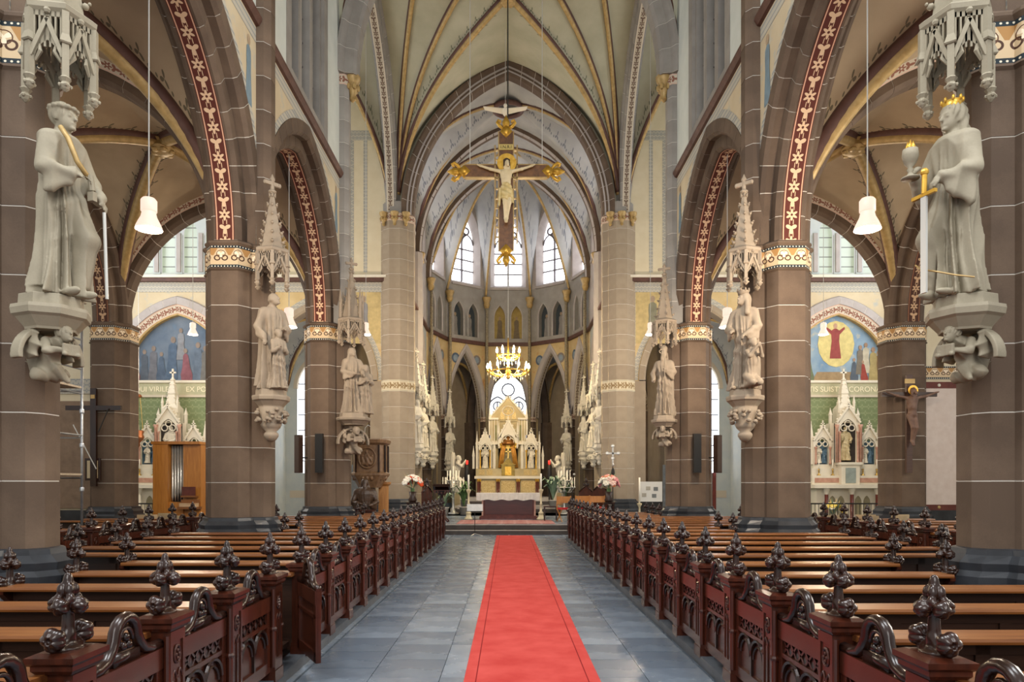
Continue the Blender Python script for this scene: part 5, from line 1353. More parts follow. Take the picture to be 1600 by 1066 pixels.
ch = MB().lathe([(.075, 0), (.075, .012), (.03, .03), (.018, .06), (.03, .08), (.018, .1), (.05, .14), (.068, .2), (.062, .26), (.05, .26)], 14, (-.11, -.37, 1.05)); ch.obj('chalice', M_statue, sR, smooth=True)
fm = MB()
for k, (a, b, c) in enumerate(((0, 0, .1), (.02, .01, .08), (-.02, -.01, .085), (.01, -.02, .07))): fm.lathe([(.02, 0), (.022, .03), (.002, c)], 7, (-.11+a, -.37+b, 1.3))
fm.obj('flame', M_goldbright, sR, smooth=True)
sw = MB().tube([(.0, -.33, 1.05), (.0, -.335, .88)], .022, 8); sw.bar((-.12, -.335, .87), (.12, -.335, .87), .03, .03); sw.ball((0, -.33, 1.07), .035, 8, 6)
sw.obj('sword_hilt', M_goldbright, sR); MB().box(-.028, .028, -.345, -.325, .02, .87).obj('sword_blade', M_chain, sR)
MB().tube([(-.2, -.22, .33), (-.1, -.27, .26), (.05, -.26, .2), (.2, -.2, .13), (.28, -.1, .1)], .008, 5).obj('gilded_hem', M_gold, sR)
console((4.03, 6.22, ZF), R(-67.5), .29, 'stone console with reading angel under the crowned woman', 'angel', M_statue)
canopy((3.945, 6.2, 5.1), R(-70), .275, 'carved canopy over the front right statue', M_statue, gh=.58, sh=1.2, nsides=6)
# second piers
statue('saint_statue', dict(hair='bald', yaw=.5, tilt=-.25, nf=8, tw=.2, swz=.2, swf=6, r=dict(e=(-.27, .0, 1.08), w=(-.22, -.16, .84), d=(.2, -.3, -.8), u=(0, -1, 0), drop=.12), l=dict(e=(.26, -.05, 1.08), w=(.08, -.26, 1.02), d=(-.6, -.5, .1)),
    head=(.0, -.07, 1.57), extra=child_fig(-.02, -.24, .60, 'short', .05)), (-4.12, 12.28, ZF), R(48), 1.0, .016, M_statue_warm, 'stone statue of a bald friar with a child on the second left pier', ext=.5)
console((-4.14, 12.3, ZF), R(48), .3, 'leafy stone console under the bald friar', 'leaf', M_statue_warm); canopy((-4.12, 12.3, 5.17), R(48), .28, 'spired canopy over the bald friar', M_statue_warm, gh=.5, sh=1.0)
s2 = statue('saint_statue', dict(hair='veil', yaw=-.5, tilt=-.2, nf=9, tw=-.4, ph=2, r=dict(e=(-.26, -.06, 1.08), w=(-.1, -.26, 1.0), d=(.3, -.7, -.2)), l=dict(e=(.26, -.04, 1.08), w=(.12, -.24, .92), d=(-.2, -.7, -.4)),
    head=(.0, -.06, 1.57), extra=kneel_fig(.24, -.24, .72, .9)), (4.12, 12.28, ZF), R(-42), 1.0, .016, M_statue_warm, 'stone statue of a crowned queen with a kneeling child', ext=.56)
cm = MB().lathe([(.088, -.01), (.098, .05), (.1, .06)], 12, (0, -.045, 1.66))
for k in range(8): cm.ball((.1*math.cos(k*PI/4), -.045+.1*math.sin(k*PI/4), 1.735), (.02, .02, .03), 6, 4)
cm.obj('crown', M_statue_warm, s2, smooth=True)
console((4.14, 12.3, ZF), R(-42), .3, 'leafy stone console under the crowned queen', 'leaf', M_statue_warm); canopy((4.12, 12.3, 5.17), R(-42), .28, 'spired canopy over the crowned queen', M_statue_warm, gh=.5, sh=1.0)
# third piers
statue('saint_statue', dict(hair='veil', yaw=.4, tilt=-.1, nf=10, ph=1, r=dict(e=(-.26, -.08, 1.08), w=(.02, -.26, 1.0), d=(.7, -.4, .0)), l=dict(e=(.27, -.08, 1.15), w=(.2, -.27, 1.02), d=(.3, -.6, -.4)), extra=child_fig(.33, -.1, .74, 'long', .0)),
    (-4.1, 18.5, 3.5), R(25), 1.02, .02, M_statue_warm, 'stone statue of a veiled woman teaching a girl on the third left pier', ext=.6)
console((-4.06, 18.5, 3.5), R(30), .42, 'stone console with crouching figure under the veiled woman', 'angel', M_statue_warm); canopy((-4.12, 18.5, 5.42), R(30), .33, 'rich pinnacled canopy over the veiled woman', M_statue_warm, gh=.5, sh=1.3, rich=True)
s3 = statue('saint_statue', dict(hair='mitre', yaw=-.3, beard=True, nf=10, ph=2.2, r=dict(e=(-.28, -.08, 1.08), w=(-.2, -.26, .92), d=(-.1, -.6, -.5)), l=dict(e=(.26, -.08, 1.1), w=(.1, -.26, 1.12), d=(-.3, -.5, .5)), hk=1.1),
    (4.1, 18.5, 3.45), R(-25), 1.02, .02, M_statue_warm, 'stone statue of a bearded bishop with mitre on the third right pier', top=1.9)
MB().tube([(.08, -.34, .1), (.09, -.34, 1.5), (.06, -.34, 1.62), (0, -.34, 1.66), (-.05, -.34, 1.61), (-.02, -.34, 1.56)], .016, 6).obj('crozier', M_statue_warm, s3, smooth=True)
console((4.1, 18.5, 3.45), R(-25), .32, 'stone console with crouching figure under the bishop', 'angel', M_statue_warm); canopy((4.1, 18.5, 5.38), R(-25), .3, 'spired canopy over the bearded bishop', M_statue_warm, gh=.5, sh=1.2)
# choir statues: figures at the shafts
hairs = [('short', True), ('long', False), ('veil', False), ('short', True)]
names = ['nearest the crossing', 'second from the crossing', 'third from the crossing', 'beside the high altar']
pos = [(3.88, 29.8, 62), (3.98, 33.0, 60), (3.98, 37.1, 60), (3.3, 39.7, 42)]
me_can = None
for i, (x, y, a) in enumerate(pos):
    hr, bd = hairs[i]
    P = dict(hair=hr, beard=bd, detail=False, nf=9+i, ph=i*1.3, yaw=.2, r=dict(e=(-.27, -.08, 1.08), w=(-.05, -.26, 1.05), d=(.4, -.5, .3)), l=dict(e=(.27, -.06, 1.08), w=(.12, -.26, .95+.1*(i % 2)), d=(-.3, -.6, .2)))
    me = sdf_mesh('saint_statue', figure_f(P), (-.42, -.42, -.02), (.42, .36, 1.82), .03, M_white)
    zf = 3.35 if i < 3 else 2.95
    for s in (-1, 1):
        side = 'left' if s < 0 else 'right'
        link('saint_statue', me, None, (s*x, y, zf), R(-s*a), label=f'white stone choir statue on the {side}, {names[i]}', cat='statue', group='white choir statues', scale=1.12)
        console((s*x, y, zf), R(-s*a), .3, f'pale console under the {side} choir statue {names[i]}', 'leaf', M_white)
        canopy((s*x, y, zf+2.0), R(-s*a), .3, f'white spired canopy over the {side} choir statue {names[i]}', M_white, gh=.45, sh=1.25, lowres=True)
# ---------------------------------------------------------------- altars
M_cream_st = stone_mat('cream_altar_stone', '#ab9a72', '#c9ba94', .6, .1, .05)
M_wst = stone_mat('white_altar_stone', '#d5cdbb', '#e6dfd0', .6, .1, .05)
M_pinkm = simple('pink_marble_shaft', '#a87a68', '#c19a86', .3)
M_redm = simple('dark_red_marble', '#4e2420', '#6a352d', .25)
M_cloth = simple('white_altar_linen', '#cfc9bf', '#ded9d0', .9, sc=9)
M_candle = simple('candle_wax', '#efe9d8', rough=.5)
M_brass = simple('polished_brass', '#a9853f', '#cfae62', .28, .75)
M_silver = simple('pale_silver', '#c7c5bd', '#dedcd4', .3, .7)
M_gpanel = simple('gilded_relief', '#a88a4e', '#d9c48e', .5, .25, 22)
M_poly = simple('polychrome_robe', '#b9a67c', '#d8cba8', .6)
M_bluep = simple('blue_relief', '#4d6c86', '#6f8ba0', .6)
flame_m = emis('candle_flame', '#ffd890', 6)
def pinn(e, x, y, z0, z1, w_, m, name='pinnacle'):
    h = z1-z0; b = MB().box(x-w_/2, x+w_/2, y-w_/2, y+w_/2, z0, z0+h*.55)
    sq_ = lambda r: [(x-r, y-r), (x+r, y-r), (x+r, y+r), (x-r, y+r)]
    b.stack([(sq_(w_*.62), z0+h*.55), (sq_(w_*.62), z0+h*.58), (sq_(.004), z1)])
    for k in range(3):
        t = .25+.25*k
        for a, c in ((1, 1), (1, -1), (-1, 1), (-1, -1)): b.ball((x+a*w_*.55*(1-t), y+c*w_*.55*(1-t), z0+h*(.58+.42*t)), w_*.13, 5, 3)
    b.ball((x, y, z1), w_*.2, 5, 4); return b.obj(name, m, e)
def gniche(e, x, y, z0, hw, zsp, rise, zg, zap, m, mback, md, trefoil=True, shaft=None):
    """gabled niche: opening half width hw from z0, springing zsp; gable from zg to apex zap; front plane at y"""
    n = 8; P = [arc_pt(hw, rise, 0, 1-j/n) for j in range(2*n+1)]; gw = hw*1.38; b = MB()
    for j in range(2*n):
        a, c = P[j], P[j+1]; ta = zg+(zap-zg)*(1-abs(a[0])/gw); tc = zg+(zap-zg)*(1-abs(c[0])/gw)
        v = [(x+a[0], y, zsp+a[1]), (x+c[0], y, zsp+c[1]), (x+c[0], y, max(tc, zsp+c[1]+.01)), (x+a[0], y, max(ta, zsp+a[1]+.01))]; v += [(p[0], y+.12, p[2]) for p in v]
        b.add(v, [(3, 2, 1, 0), (4, 5, 6, 7), (0, 1, 5, 4), (2, 3, 7, 6)])
    for s in (-1, 1):
        b.box(*sorted((x+s*hw, x+s*gw)), y, y+.12, z0, zg); b.bar((x+s*gw, y-.02, zg), (x, y-.02, zap), .1, .07)
        for k in range(4): t = (k+.5)/4; b.ball((x+s*gw*(1-t)+s*.03, y-.02, zg+(zap-zg)*t+.05), .05, 5, 4)
    b.obj('gable', m, e)
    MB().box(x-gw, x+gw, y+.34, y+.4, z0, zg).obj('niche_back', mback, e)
    f = MB().box(x-.02, x+.02, y-.04, y, zap, zap+.16); f.box(x-.07, x+.07, y-.04, y, zap+.06, zap+.1); f.ball((x, y-.02, zap+.18), .03, 5, 4); f.obj('gable_finial', m, e)
    if trefoil:
        t = MB()
        for a in (-.42, 0, .42): t.tube([(x+a*hw*1.1+hw*.36*math.cos(k*PI/5), y+.03, zsp+rise*(.62 if a == 0 else .28)+hw*.36*math.sin(k*PI/5)) for k in range(10)], .025, 4, closed=True)
        t.obj('tracery', m, e)
    for s in (-1, 1):
        MB().lathe([(.05, 0), (.055, .05), (.035, .08), (.035, zsp-z0-.12), (.055, zsp-z0-.05), (.06, zsp-z0)], 8, (x+s*hw*1.05, y-.05, z0)).obj('colonnette', shaft or m, e, smooth=True)
small_fig = {}
def alt_fig(e, loc, k, m, rz=0, var=0):
    if var not in small_fig:
        P = [dict(hair='long', r=dict(e=(-.27, -.08, 1.08), w=(-.05, -.26, 1.1), d=(.4, -.5, .3)), l=dict(e=(.27, -.06, 1.08), w=(.1, -.26, 1.0), d=(-.3, -.6, .2))),
             dict(hair='short', beard=True, r=dict(e=(-.27, -.08, 1.08), w=(-.18, -.26, 1.2), d=(-.1, -.4, .8)), l=dict(e=(.27, -.06, 1.08), w=(.12, -.26, .95), d=(-.3, -.6, .2)), ph=2),
             dict(hair='veil', wide=1.3, r=dict(e=(-.3, -.1, 1.05), w=(-.05, -.3, 1.0), d=(.4, -.5, .3)), l=dict(e=(.3, -.1, 1.05), w=(.1, -.3, .95), d=(-.3, -.6, .2)), extra=child_fig(.06, -.27, .5))][var]
        P['detail'] = False; small_fig[var] = sdf_mesh('niche_figure', figure_f(P), (-.48, -.5, -.02), (.48, .36, 1.82), .032, M_white)
    me = small_fig[var]
    if m is not M_white: me = me.copy(); me.materials[0] = m
    return link('niche_figure', me, e, loc, rz, scale=k)
# high altar
A = empty('high_altar', (0, 36.2, 1.0), label='tall cream and gold gothic high altar with gabled retable', cat='altar')
MB().box(-1.7, 1.7, -.62, .5, .93, 1.07).obj('mensa', M_wst, A); MB().box(-1.62, 1.62, -.5, .5, 0, .93).obj('altar_body', M_cream_st, A)
for k in (-1, 0, 1): MB().box(k*1.02-.36, k*1.02+.36, -.53, -.49, .14, .82).obj('gilded_panel', M_gpanel, A)
for x in (-1.52, -1.42, -.56, -.46, .46, .56, 1.42, 1.52):
    MB().lathe([(.06, .02), (.06, .08), (.042, .1), (.042, .78)], 8, (x, -.57, 0)).obj('marble_shaft', M_redm, A, smooth=True); MB().lathe([(.042, .78), (.065, .86), (.07, .93)], 8, (x, -.57, 0)).obj('shaft_capital', M_goldbright, A)
MB().box(-1.65, 1.65, -.25, .5, 1.07, 1.45).obj('predella', M_cream_st, A)
for k in (-1.35, -.95, .95, 1.35): MB().box(k-.15, k+.15, -.27, -.25, 1.13, 1.4).obj('gilded_panel', M_gpanel, A)
for s in (-1, 1):
    MB().box(*sorted((s*.4, s*1.62)), .25, .5, 1.45, 2.75).obj('retable_wing', M_cream_st, A)
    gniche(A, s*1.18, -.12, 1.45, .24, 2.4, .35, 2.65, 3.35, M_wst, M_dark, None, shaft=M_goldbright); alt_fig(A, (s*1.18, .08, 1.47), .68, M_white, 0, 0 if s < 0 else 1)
    for x, z1 in ((.72, 3.0), (1.6, 3.35), (1.78, 2.6)): pinn(A, s*x, 0, 1.45, z1, .11, M_wst)
    MB().box(*sorted((s*1.40, s*1.58)), .1, .25, 1.5, 2.5).obj('gilded_panel', M_gpanel, A); MB().box(*sorted((s*.63, s*.8)), .1, .25, 1.5, 2.5).obj('gilded_panel', M_gpanel, A)
    MB().box(*sorted((s*.5, s*.92)), .1, .5, 2.75, 4.0).obj('tower_pier', M_cream_st, A)
    MB().box(*sorted((s*.56, s*.72)), .07, .1, 2.9, 3.7).obj('tower_opening', paint('#8d8a58'), A); pinn(A, s*.95, .2, 3.2, 4.7, .12, M_wst); pinn(A, s*.48, 0, 2.6, 3.9, .09, M_wst)
MB().plate([(-.95, 3.9), (.95, 3.9), (.95, 4.1), (0, 5.15), (-.95, 4.1)], .2, .45).obj('great_gable', M_cream_st, A)
g = MB(); g.bar((-.98, .17, 4.08), (0, .17, 5.2), .1, .08); g.bar((.98, .17, 4.08), (0, .17, 5.2), .1, .08)
for s in (-1, 1):
    for k in range(6): g.ball((s*.98*(1-(k+.5)/6)+s*.05, .17, 4.1+1.1*(k+.5)/6+.05), .05, 5, 4)
g.obj('gable_coping', M_wst, A)
for s in (-1, 1):
    for x in (.56, .7, .84): MB().box(s*x-.018, s*x+.018, .04, .1, 2.75, 4.0).obj('pilaster', M_wst, A)
    for x in (.66, .82, 1.48, 1.6): MB().box(s*x-.016, s*x+.016, .06, .25, 1.45, 2.72).obj('pilaster', M_wst, A)
    MB().box(*sorted((s*.5, s*.98)), .02, .5, 3.98, 4.08).obj('tower_cornice', M_wst, A); MB().box(*sorted((s*.45, s*1.68)), -.02, .5, 2.7, 2.8).obj('wing_cornice', M_wst, A)
    for k in range(7): MB().plate([(s*(.62+k*.16)-.05, 2.8), (s*(.62+k*.16)+.05, 2.8), (s*(.62+k*.16), 2.93)], .02, .06).obj('cresting', M_wst, A)
MB().tube([(.3*math.cos(k*PI/8), .16, 4.45+.24*math.sin(k*PI/8)) for k in range(16)], .025, 5, closed=True).obj('gable_ring', M_wst, A)
for k in range(3): MB().tube([(.13*math.cos(k*2.09+1.57)+.1*math.cos(q*PI/5), .16, 4.45+.12*math.sin(k*2.09+1.57)+.1*math.sin(q*PI/5)) for q in range(10)], .02, 5, closed=True).obj('gable_trefoil', M_gpanel, A)
for a in (-.3, .0, .3): MB().plate([(a+x, z) for x, z in arch_poly(.1, 4.0, 4.25, .18, 4)], .17, .2).obj('gilded_panel', M_gpanel, A)
MB().box(-.5, .5, .25, .5, 1.45, 4.0).obj('tower_back', M_cream_st, A)
gniche(A, 0, -.15, 2.5, .36, 2.75, .45, 3.05, 3.95, M_wst, M_goldbright, None, shaft=M_goldbright)
for s in (-1, 1):
    P = [(s*.12, -.05, 2.75), (s*.2, -.08, 2.3), (s*.3, -.1, 1.5)]; c = MB()
    for k in range(5): c.tube([(p[0]+s*k*.045, p[1]-.02*(k % 2), p[2]) for p in P], [.03, .035, .045], 6)
    c.obj('gilded_curtain', simple('gold_curtain', '#b0762a', '#d6a04c', .5, .3), A, smooth=True)
MB().lathe([(.36, 0), (.38, .06), (.3, .14), (.16, .3), (.05, .42)], 8, (0, .05, 2.7)).obj('throne_canopy', simple('copper_gilt', '#8a5a2c', '#b9823f', .35, .6), A, smooth=True)
t = MB().box(-.34, .34, -.3, .1, 1.07, 1.62); t.box(-.38, .38, -.34, .12, 1.62, 1.68); t.plate([(-.3, 1.68), (.3, 1.68), (0, 2.0)], -.25, .05); t.obj('tabernacle', simple('bronze_tabernacle', '#6e5a2a', '#a08440', .35, .7), A)
MB().box(-.16, .16, -.325, -.3, 1.12, 1.55).obj('tabernacle_door', M_goldbright, A)
c = MB().box(-.03, .03, -.1, -.05, 1.95, 2.55); c.box(-.15, .15, -.1, -.05, 2.3, 2.36); c.obj('altar_cross', M_brass, A)
# kneeling angels beside the altar
def kf(X, Y, Z):
    d = kneel_fig(0, 0, 1.05, 0)(np.full_like(X+Y+Z, 9.), X, Y, Z)
    for s in (-1, 1):
        w_ = ell(X, Y, Z, (s*.14, .2, .85), (.05, .1, .55)); d = su(d, w_, .03)
    return su(d, cap(X, Y, Z, (0, .1, .03), (0, -.1, .03), .25, .25)*1.0+np.maximum(0, Z-.1)*2, .02)
kme = sdf_mesh('kneeling_angel', kf, (-.4, -.5, -.02), (.4, .5, 1.55), .03, M_white)
for s in (-1, 1):
    side = 'left' if s < 0 else 'right'
    a = link('kneeling_angel', kme, None, (s*2.5, 34.9, 1.66), R(s*100+180 if False else -s*-80), label=f'white kneeling angel statue on a pedestal {side} of the high altar', cat='statue', group='kneeling angels')
    a.rotation_euler = (0, 0, R(80) if s < 0 else R(-80)); a.scale = (1.15,)*3
    p = empty('pedestal', (s*2.5, 34.9, .31), label=f'carved white pedestal under the {side} kneeling angel', cat='pedestal', group='angel pedestals')
    MB().stack([(octo(.36), 0), (octo(.36), .15), (octo(.28), .2), (octo(.28), 1.15), (octo(.38), 1.25), (octo(.38), 1.35)]).obj('pedestal_block', M_wst, p); MB().plate(arch_poly(.13, .3, .8, .2, 5), -.29, -.275).obj('pedestal_panel', M_cream_st, p)

# side altars
def side_altar(x, y, label, left):
    A = empty('side_altar', (x, y, 0), label=label, cat='altar')
    MB().box(-1.55, 1.55, -.75, .5, 1.5, 1.64).obj('mensa', M_wst, A); MB().box(-1.3, 1.3, -.35, .5, .15, 1.5).obj('altar_body', M_wst, A); MB().box(-1.9, 1.9, -1.1, .5, 0, .15).obj('altar_step', M_wst, A)
    for k in (-1.0, 0, 1.0):
        MB().lathe([(.1, .15), (.1, .25), (.07, .3), (.07, 1.25)], 10, (k, -.55, 0)).obj('marble_shaft', M_redm if not left else M_wst, A, smooth=True); MB().lathe([(.07, 1.25), (.12, 1.4), (.14, 1.5)], 10, (k, -.55, 0)).obj('shaft_capital', M_wst, A)
    for k in (-.68, -.34, .34, .68):
        MB().plate([(k+a, b) for a, b in arch_poly(.13, .45, .95, .25, 5)], -.37, -.35).obj('altar_panel', paint('#9a8f70'), A)
    MB().box(-1.45, 1.45, -.3, .5, 1.64, 2.0).obj('predella', M_wst, A); MB().box(-1.35, -.4, -.32, -.3, 1.72, 1.9).obj('predella_panel', M_pinkm, A); MB().box(.4, 1.35, -.32, -.3, 1.72, 1.9).obj('predella_panel', M_pinkm, A)
    MB().box(-1.4, 1.4, -.15, .5, 2.0, 2.3).obj('gradine', M_wst, A); MB().box(-1.3, 1.3, -.05, .5, 2.3, 2.45).obj('gradine', M_wst, A)
    MB().box(-.36, .36, -.45, .2, 1.64, 2.42).obj('tabernacle', M_wst, A); MB().box(-.2, .2, -.47, -.45, 1.7, 2.3).obj('tabernacle_door', paint('#9aa6a0'), A)
    MB().box(-.44, .44, -.5, .2, 2.42, 2.52).obj('tabernacle_cornice', M_wst, A)
    for s in (-1, 1):
        gniche(A, s*.93, -.05, 2.45, .27, 3.15, .38, 3.4, 4.0, M_wst, M_bluep, None, shaft=M_pinkm); alt_fig(A, (s*.93-.08, .12, 2.5), .42, M_white, 0, 0); alt_fig(A, (s*.93+.14, .16, 2.5), .34, M_bluep, 0, 1)
        for xx, z1 in ((1.34, 4.15), (.55, 3.9)): pinn(A, s*xx, .05, 2.45, z1, .12, M_wst)
        MB().box(*sorted((s*.45, s*.6)), 0, .4, 2.45, 4.1).obj('tower_pier', M_wst, A); pinn(A, s*.55, .1, 4.1, 4.7, .1, M_wst)
        MB().lathe([(.06, 0), (.06, 1.35), (.1, 1.5)], 8, (s*.47, -.3, 2.52)).obj('colonnette', M_pinkm, A, smooth=True)
    gniche(A, 0, -.25, 2.52, .34, 3.75, .5, 4.1, 4.75, M_wst, M_dark, None, shaft=M_pinkm)
    alt_fig(A, (0, .0, 2.6), .8, M_poly if not left else M_white, 0, 1 if not left else 2)
    q = lambda r: [(-r, .15-r), (r, .15-r), (r, .15+r), (-r, .15+r)]
    MB().stack([(q(.3), 4.1), (q(.3), 4.7), (q(.2), 4.85), (q(.13), 5.25), (q(.15), 5.3), (q(.015), 6.05)]).obj('spire', M_wst, A)
    b = MB()
    for k in range(6):
        r = .17*(1-k/6)+.02
        for a in range(4): b.ball((r*math.cos(a*PI/2+PI/4)*1.2, .15+r*math.sin(a*PI/2+PI/4)*1.2, 4.95+k*.18), .05, 5, 4)
    b.obj('crocket', M_wst, A, smooth=True, kind='stuff')
    f = MB().box(-.03, .03, .12, .18, 6.0, 6.3); f.box(-.12, .12, .12, .18, 6.12, 6.18); f.obj('spire_finial', M_wst, A)
    for a in (-.3, .3): pinn(A, a, -.1, 4.5, 5.2, .07, M_wst)
    return A
side_altar(-13.5, 28.2, 'white gothic side altar with seated figure behind the organ', True)
side_altar(13.5, 28.2, 'white gothic side altar with robed figure and spire on the right', False)
def altar_candle(x, y, z, h, label, base=.26):
    e = empty('altar_candlestick', (x, y, z), label=label, cat='candlestick', group='brass altar candlesticks')
    MB().lathe([(.08, 0), (.08, .02), (.03, .06), (.022, .12), (.035, .15), (.02, .2), (.05, base)], 8).obj('brass_foot', M_brass, e, smooth=True); MB().lathe([(.02, base), (.02, base+h)], 7).obj('candle', M_candle, e, smooth=True)
for s in (-1, 1):
    for k, xx in enumerate((-1.15, -.6, .6, 1.15)):
        altar_candle(s*13.5+xx, 28.2-.22, 2.0, .38, f'brass candlestick on the {"left" if s < 0 else "right"} side altar, {ORD[k] if k else "first"} from the left')
# altar table with linen
T = empty('altar_table', (0.02, 27.3, .31), label='dark red wooden altar table with white linen cloth', cat='altar')
b = MB().box(-1.02, 1.02, -.42, .42, .12, .92); b.box(-1.12, 1.12, -.5, .5, 0, .1); b.box(-1.06, 1.06, -.46, .46, .1, .14); b.obj('table_body', M_redm, T)
MB().box(-.9, .9, -.435, -.42, .2, .85).obj('front_panel', wood_mat('mahogany', '#3c1614', '#57231d', .3), T)
for s in (-1, 1): MB().box(s*1.0-.03, s*1.0+.03, -.45, -.41, .12, .92).obj('corner_pilaster', M_pinkm, T)
MB().box(-1.18, 1.18, -.5, .5, .92, 1.0).obj('table_top', M_redm, T)
m = MB(); n = 56
for k in range(n):
    def pt(k, z):
        x = -1.22+2.44*k/n; dr = .26+.02*math.sin(k*.5); return (x, -.515-.012*(1+math.sin(k*1.7))*(1 if z < .9 else 0), 1.008 if z > .9 else 1.0-dr)
    a, b2 = pt(k, 1), pt(k+1, 1); c, d = pt(k+1, 0), pt(k, 0); m.add([d, c, b2, a], [(0, 1, 2, 3)])
m.box(-1.22, 1.22, -.515, .52, 1.0, 1.01); m.box(-1.235, -1.22, -.515, .52, .72, 1.01); m.box(1.22, 1.235, -.515, .52, .72, 1.01); m.box(-1.22, 1.22, .52, .53, .75, 1.01)
m.obj('linen_cloth', M_cloth, T)
# ---------------------------------------------------------------- great hanging crucifix
K = empty('hanging_crucifix', (-.06, 20.5, 10.75), label='great gilded wooden crucifix hanging from wires above the crossing', cat='crucifix')
M_crossw = wood_mat('painted_cross_wood', '#5a3a20', '#86592f', .5, (4, 4, 4))
b = MB().box(-.2, .2, -.06, .06, -2.3, 1.15); b.obj('upright', M_crossw, K); MB().box(-1.2, 1.2, -.06, .06, -.17, .17).obj('crossbeam', M_crossw, K)
for (x0, x1, z0, z1) in ((-1.2, 1.2, .17, .2), (-1.2, 1.2, -.2, -.17), (-.23, -.2, -2.3, 1.15), (.2, .23, -2.3, 1.15), (-.34, -.3, -2.1, .75), (.3, .34, -2.1, .75)):
    MB().box(x0, x1, -.075, .075, z0, z1).obj('gilded_edge', M_gold, K)
for z in np.arange(-1.9, .75, .28): MB().box(-.34, .34, -.05, .05, z-.012, z+.012).obj('lattice_bar', M_gold, K)
def fleur(name):
    m = MB().plate([(0, -.27), (.27, 0), (0, .27), (-.27, 0)], -.1, .08); m.ball((0, -.11, 0), (.13, .05, .13), 8, 5)
    m.plate([(-.1, .2), (.1, .2), (.16, .4), (0, .72), (-.16, .4)], -.08, .07)
    for s in (-1, 1): m.tube([(s*.12, 0, .15), (s*.28, 0, .28), (s*.38, 0, .42), (s*.33, 0, .52), (s*.24, 0, .48), (s*.25, 0, .4)], [.06, .075, .07, .06, .05, .03], 7)
    m.tube([(0, -.09, .25), (0, -.1, .6)], [.06, .01], 6)
    return m.mesh(name, M_goldbright, True)
fme = fleur('fleur_end')
for loc, ry in (((0, 0, 1.15), 0), ((-1.22, 0, 0), -PI/2), ((1.22, 0, 0), PI/2), ((0, 0, -2.3), PI)):
    o = link('fleur_end', fme, K, loc); o.rotation_euler = (0, ry, 0); o.scale = (.68,)*3
MB().box(-.21, .21, -.1, -.06, .6, .76).obj('title_board', simple('title_gold', '#cbb46a', rough=.5), K)
me = text_mesh('I.N.R.I', .13, .003); me.materials.append(simple('ink_black', '#17130f')); o = link('title_letters', me, K, (0, -.104, .635)); o.rotation_euler = (PI/2, 0, 0)
def corpus_f(X, Y, Z):
    d = cap(X, Y, Z, (0, 0, -.12), (0, -.02, -.34), .135, .13); d = su(d, ell(X, Y, Z, (0, -.02, -.16), (.17, .1, .15)), .06); d = su(d, cap(X, Y, Z, (0, 0, -.36), (.02, .0, -.58), .115, .13), .06)
    for s in (-1, 1):
        d = su(d, cap(X, Y, Z, (s*.15, 0, -.06), (s*.45, -.02, .0), .055, .042), .05); d = su(d, cap(X, Y, Z, (s*.45, -.02, .0), (s*.74, -.01, .1), .042, .03), .03)
        d = su(d, cap(X, Y, Z, (s*.74, -.01, .1), (s*.83, -.03, .13), .034, .02), .02)
        d = su(d, cap(X, Y, Z, (s*.08, 0, -.62), (s*.06+.03, -.12, -1.0), .085, .062), .05); d = su(d, cap(X, Y, Z, (s*.06+.03, -.12, -1.0), (s*.025, -.03, -1.42), .06, .038), .03)
        d = su(d, cap(X, Y, Z, (s*.025, -.03, -1.42), (s*.02, -.12, -1.56), .038, .025), .03)
        d = su(d, ell(X, Y, Z, (s*.07, -.085, -.12), (.07, .03, .05)), .03)
    d = su(d, cap(X, Y, Z, (0, 0, .0), (.01, -.05, .1), .055, .05), .03)
    d = head_f(d, X, Y, Z, (.02, -.08, .16), .35, -.35, 'long', .92, True)
    return d
cme = sdf_mesh('corpus', corpus_f, (-.95, -.3, -1.65), (.95, .2, .4), .014, simple('pale_painted_flesh', '#d8c49a', '#e6d6b2', .55))
link('corpus', cme, K, (0, -.16, 0))
def hair_f(X, Y, Z):
    x, y = rotz(X, Y, (.02, -.08), .35); z = Z-.17
    d = ell(x, y, z, (0, .025, .035), (.088, .1, .092))+.006*np.sin(70*z+14*np.arctan2(x, y)); d = np.maximum(d, -(y+.045))
    for s_ in (-1, 1): d = su(d, cap(x, y, z, (s_*.075, .01, .02), (s_*.085, -.01, -.15), .03, .025), .02)
    r = np.sqrt(x*x+(y-.01)**2); return su(d, np.sqrt((r-.09)**2+(z-.062)**2)-.014+.004*np.sin(20*np.arctan2(x, y)), .006)
link('hair_and_thorns', sdf_mesh('hair_and_thorns', hair_f, (-.2, -.3, -.1), (.25, .15, .4), .012, simple('dark_brown_hair', '#3a2a1c', '#554030', .6)), K, (0, -.16, 0))
def loin_f(X, Y, Z):
    d = cap(X, Y, Z, (0, 0, -.5), (.01, -.04, -.78), .15, .165)-.014*np.sin(40*(Z+.5*X))-.008*np.sin(55*X); d = su(d, cap(X, Y, Z, (-.16, -.06, -.6), (-.2, -.08, -1.05), .045, .035)-.008*np.sin(60*X), .03)
    return su(d, cap(X, Y, Z, (.16, -.06, -.6), (.19, -.08, -.98), .04, .03)-.008*np.sin(60*X), .03)
link('loincloth', sdf_mesh('loincloth', loin_f, (-.32, -.3, -1.15), (.32, .25, -.3), .014, simple('gold_white_cloth', '#c9b070', '#e2d2a0', .5, .1)), K, (0, -.16, 0))
h = MB(); h.lathe([(.17, 0), (.19, .0), (.28, .0), (.28, .015), (.17, .015)], 24); h.xf(Matrix.Translation((.02, -.12, .2)) @ Matrix.Rotation(PI/2, 4, 'X')); h.obj('halo', M_goldbright, K)
for x in (-1.05, 1.05): MB().tube([(x, 0, .2), (x, 0, 7.6)], .012, 5).obj('hanging_wire', M_chain, K)
MB().tube([(.05, .05, 1.4), (.05, .05, 7.9)], .02, 5).obj('hanging_wire', M_iron, K)
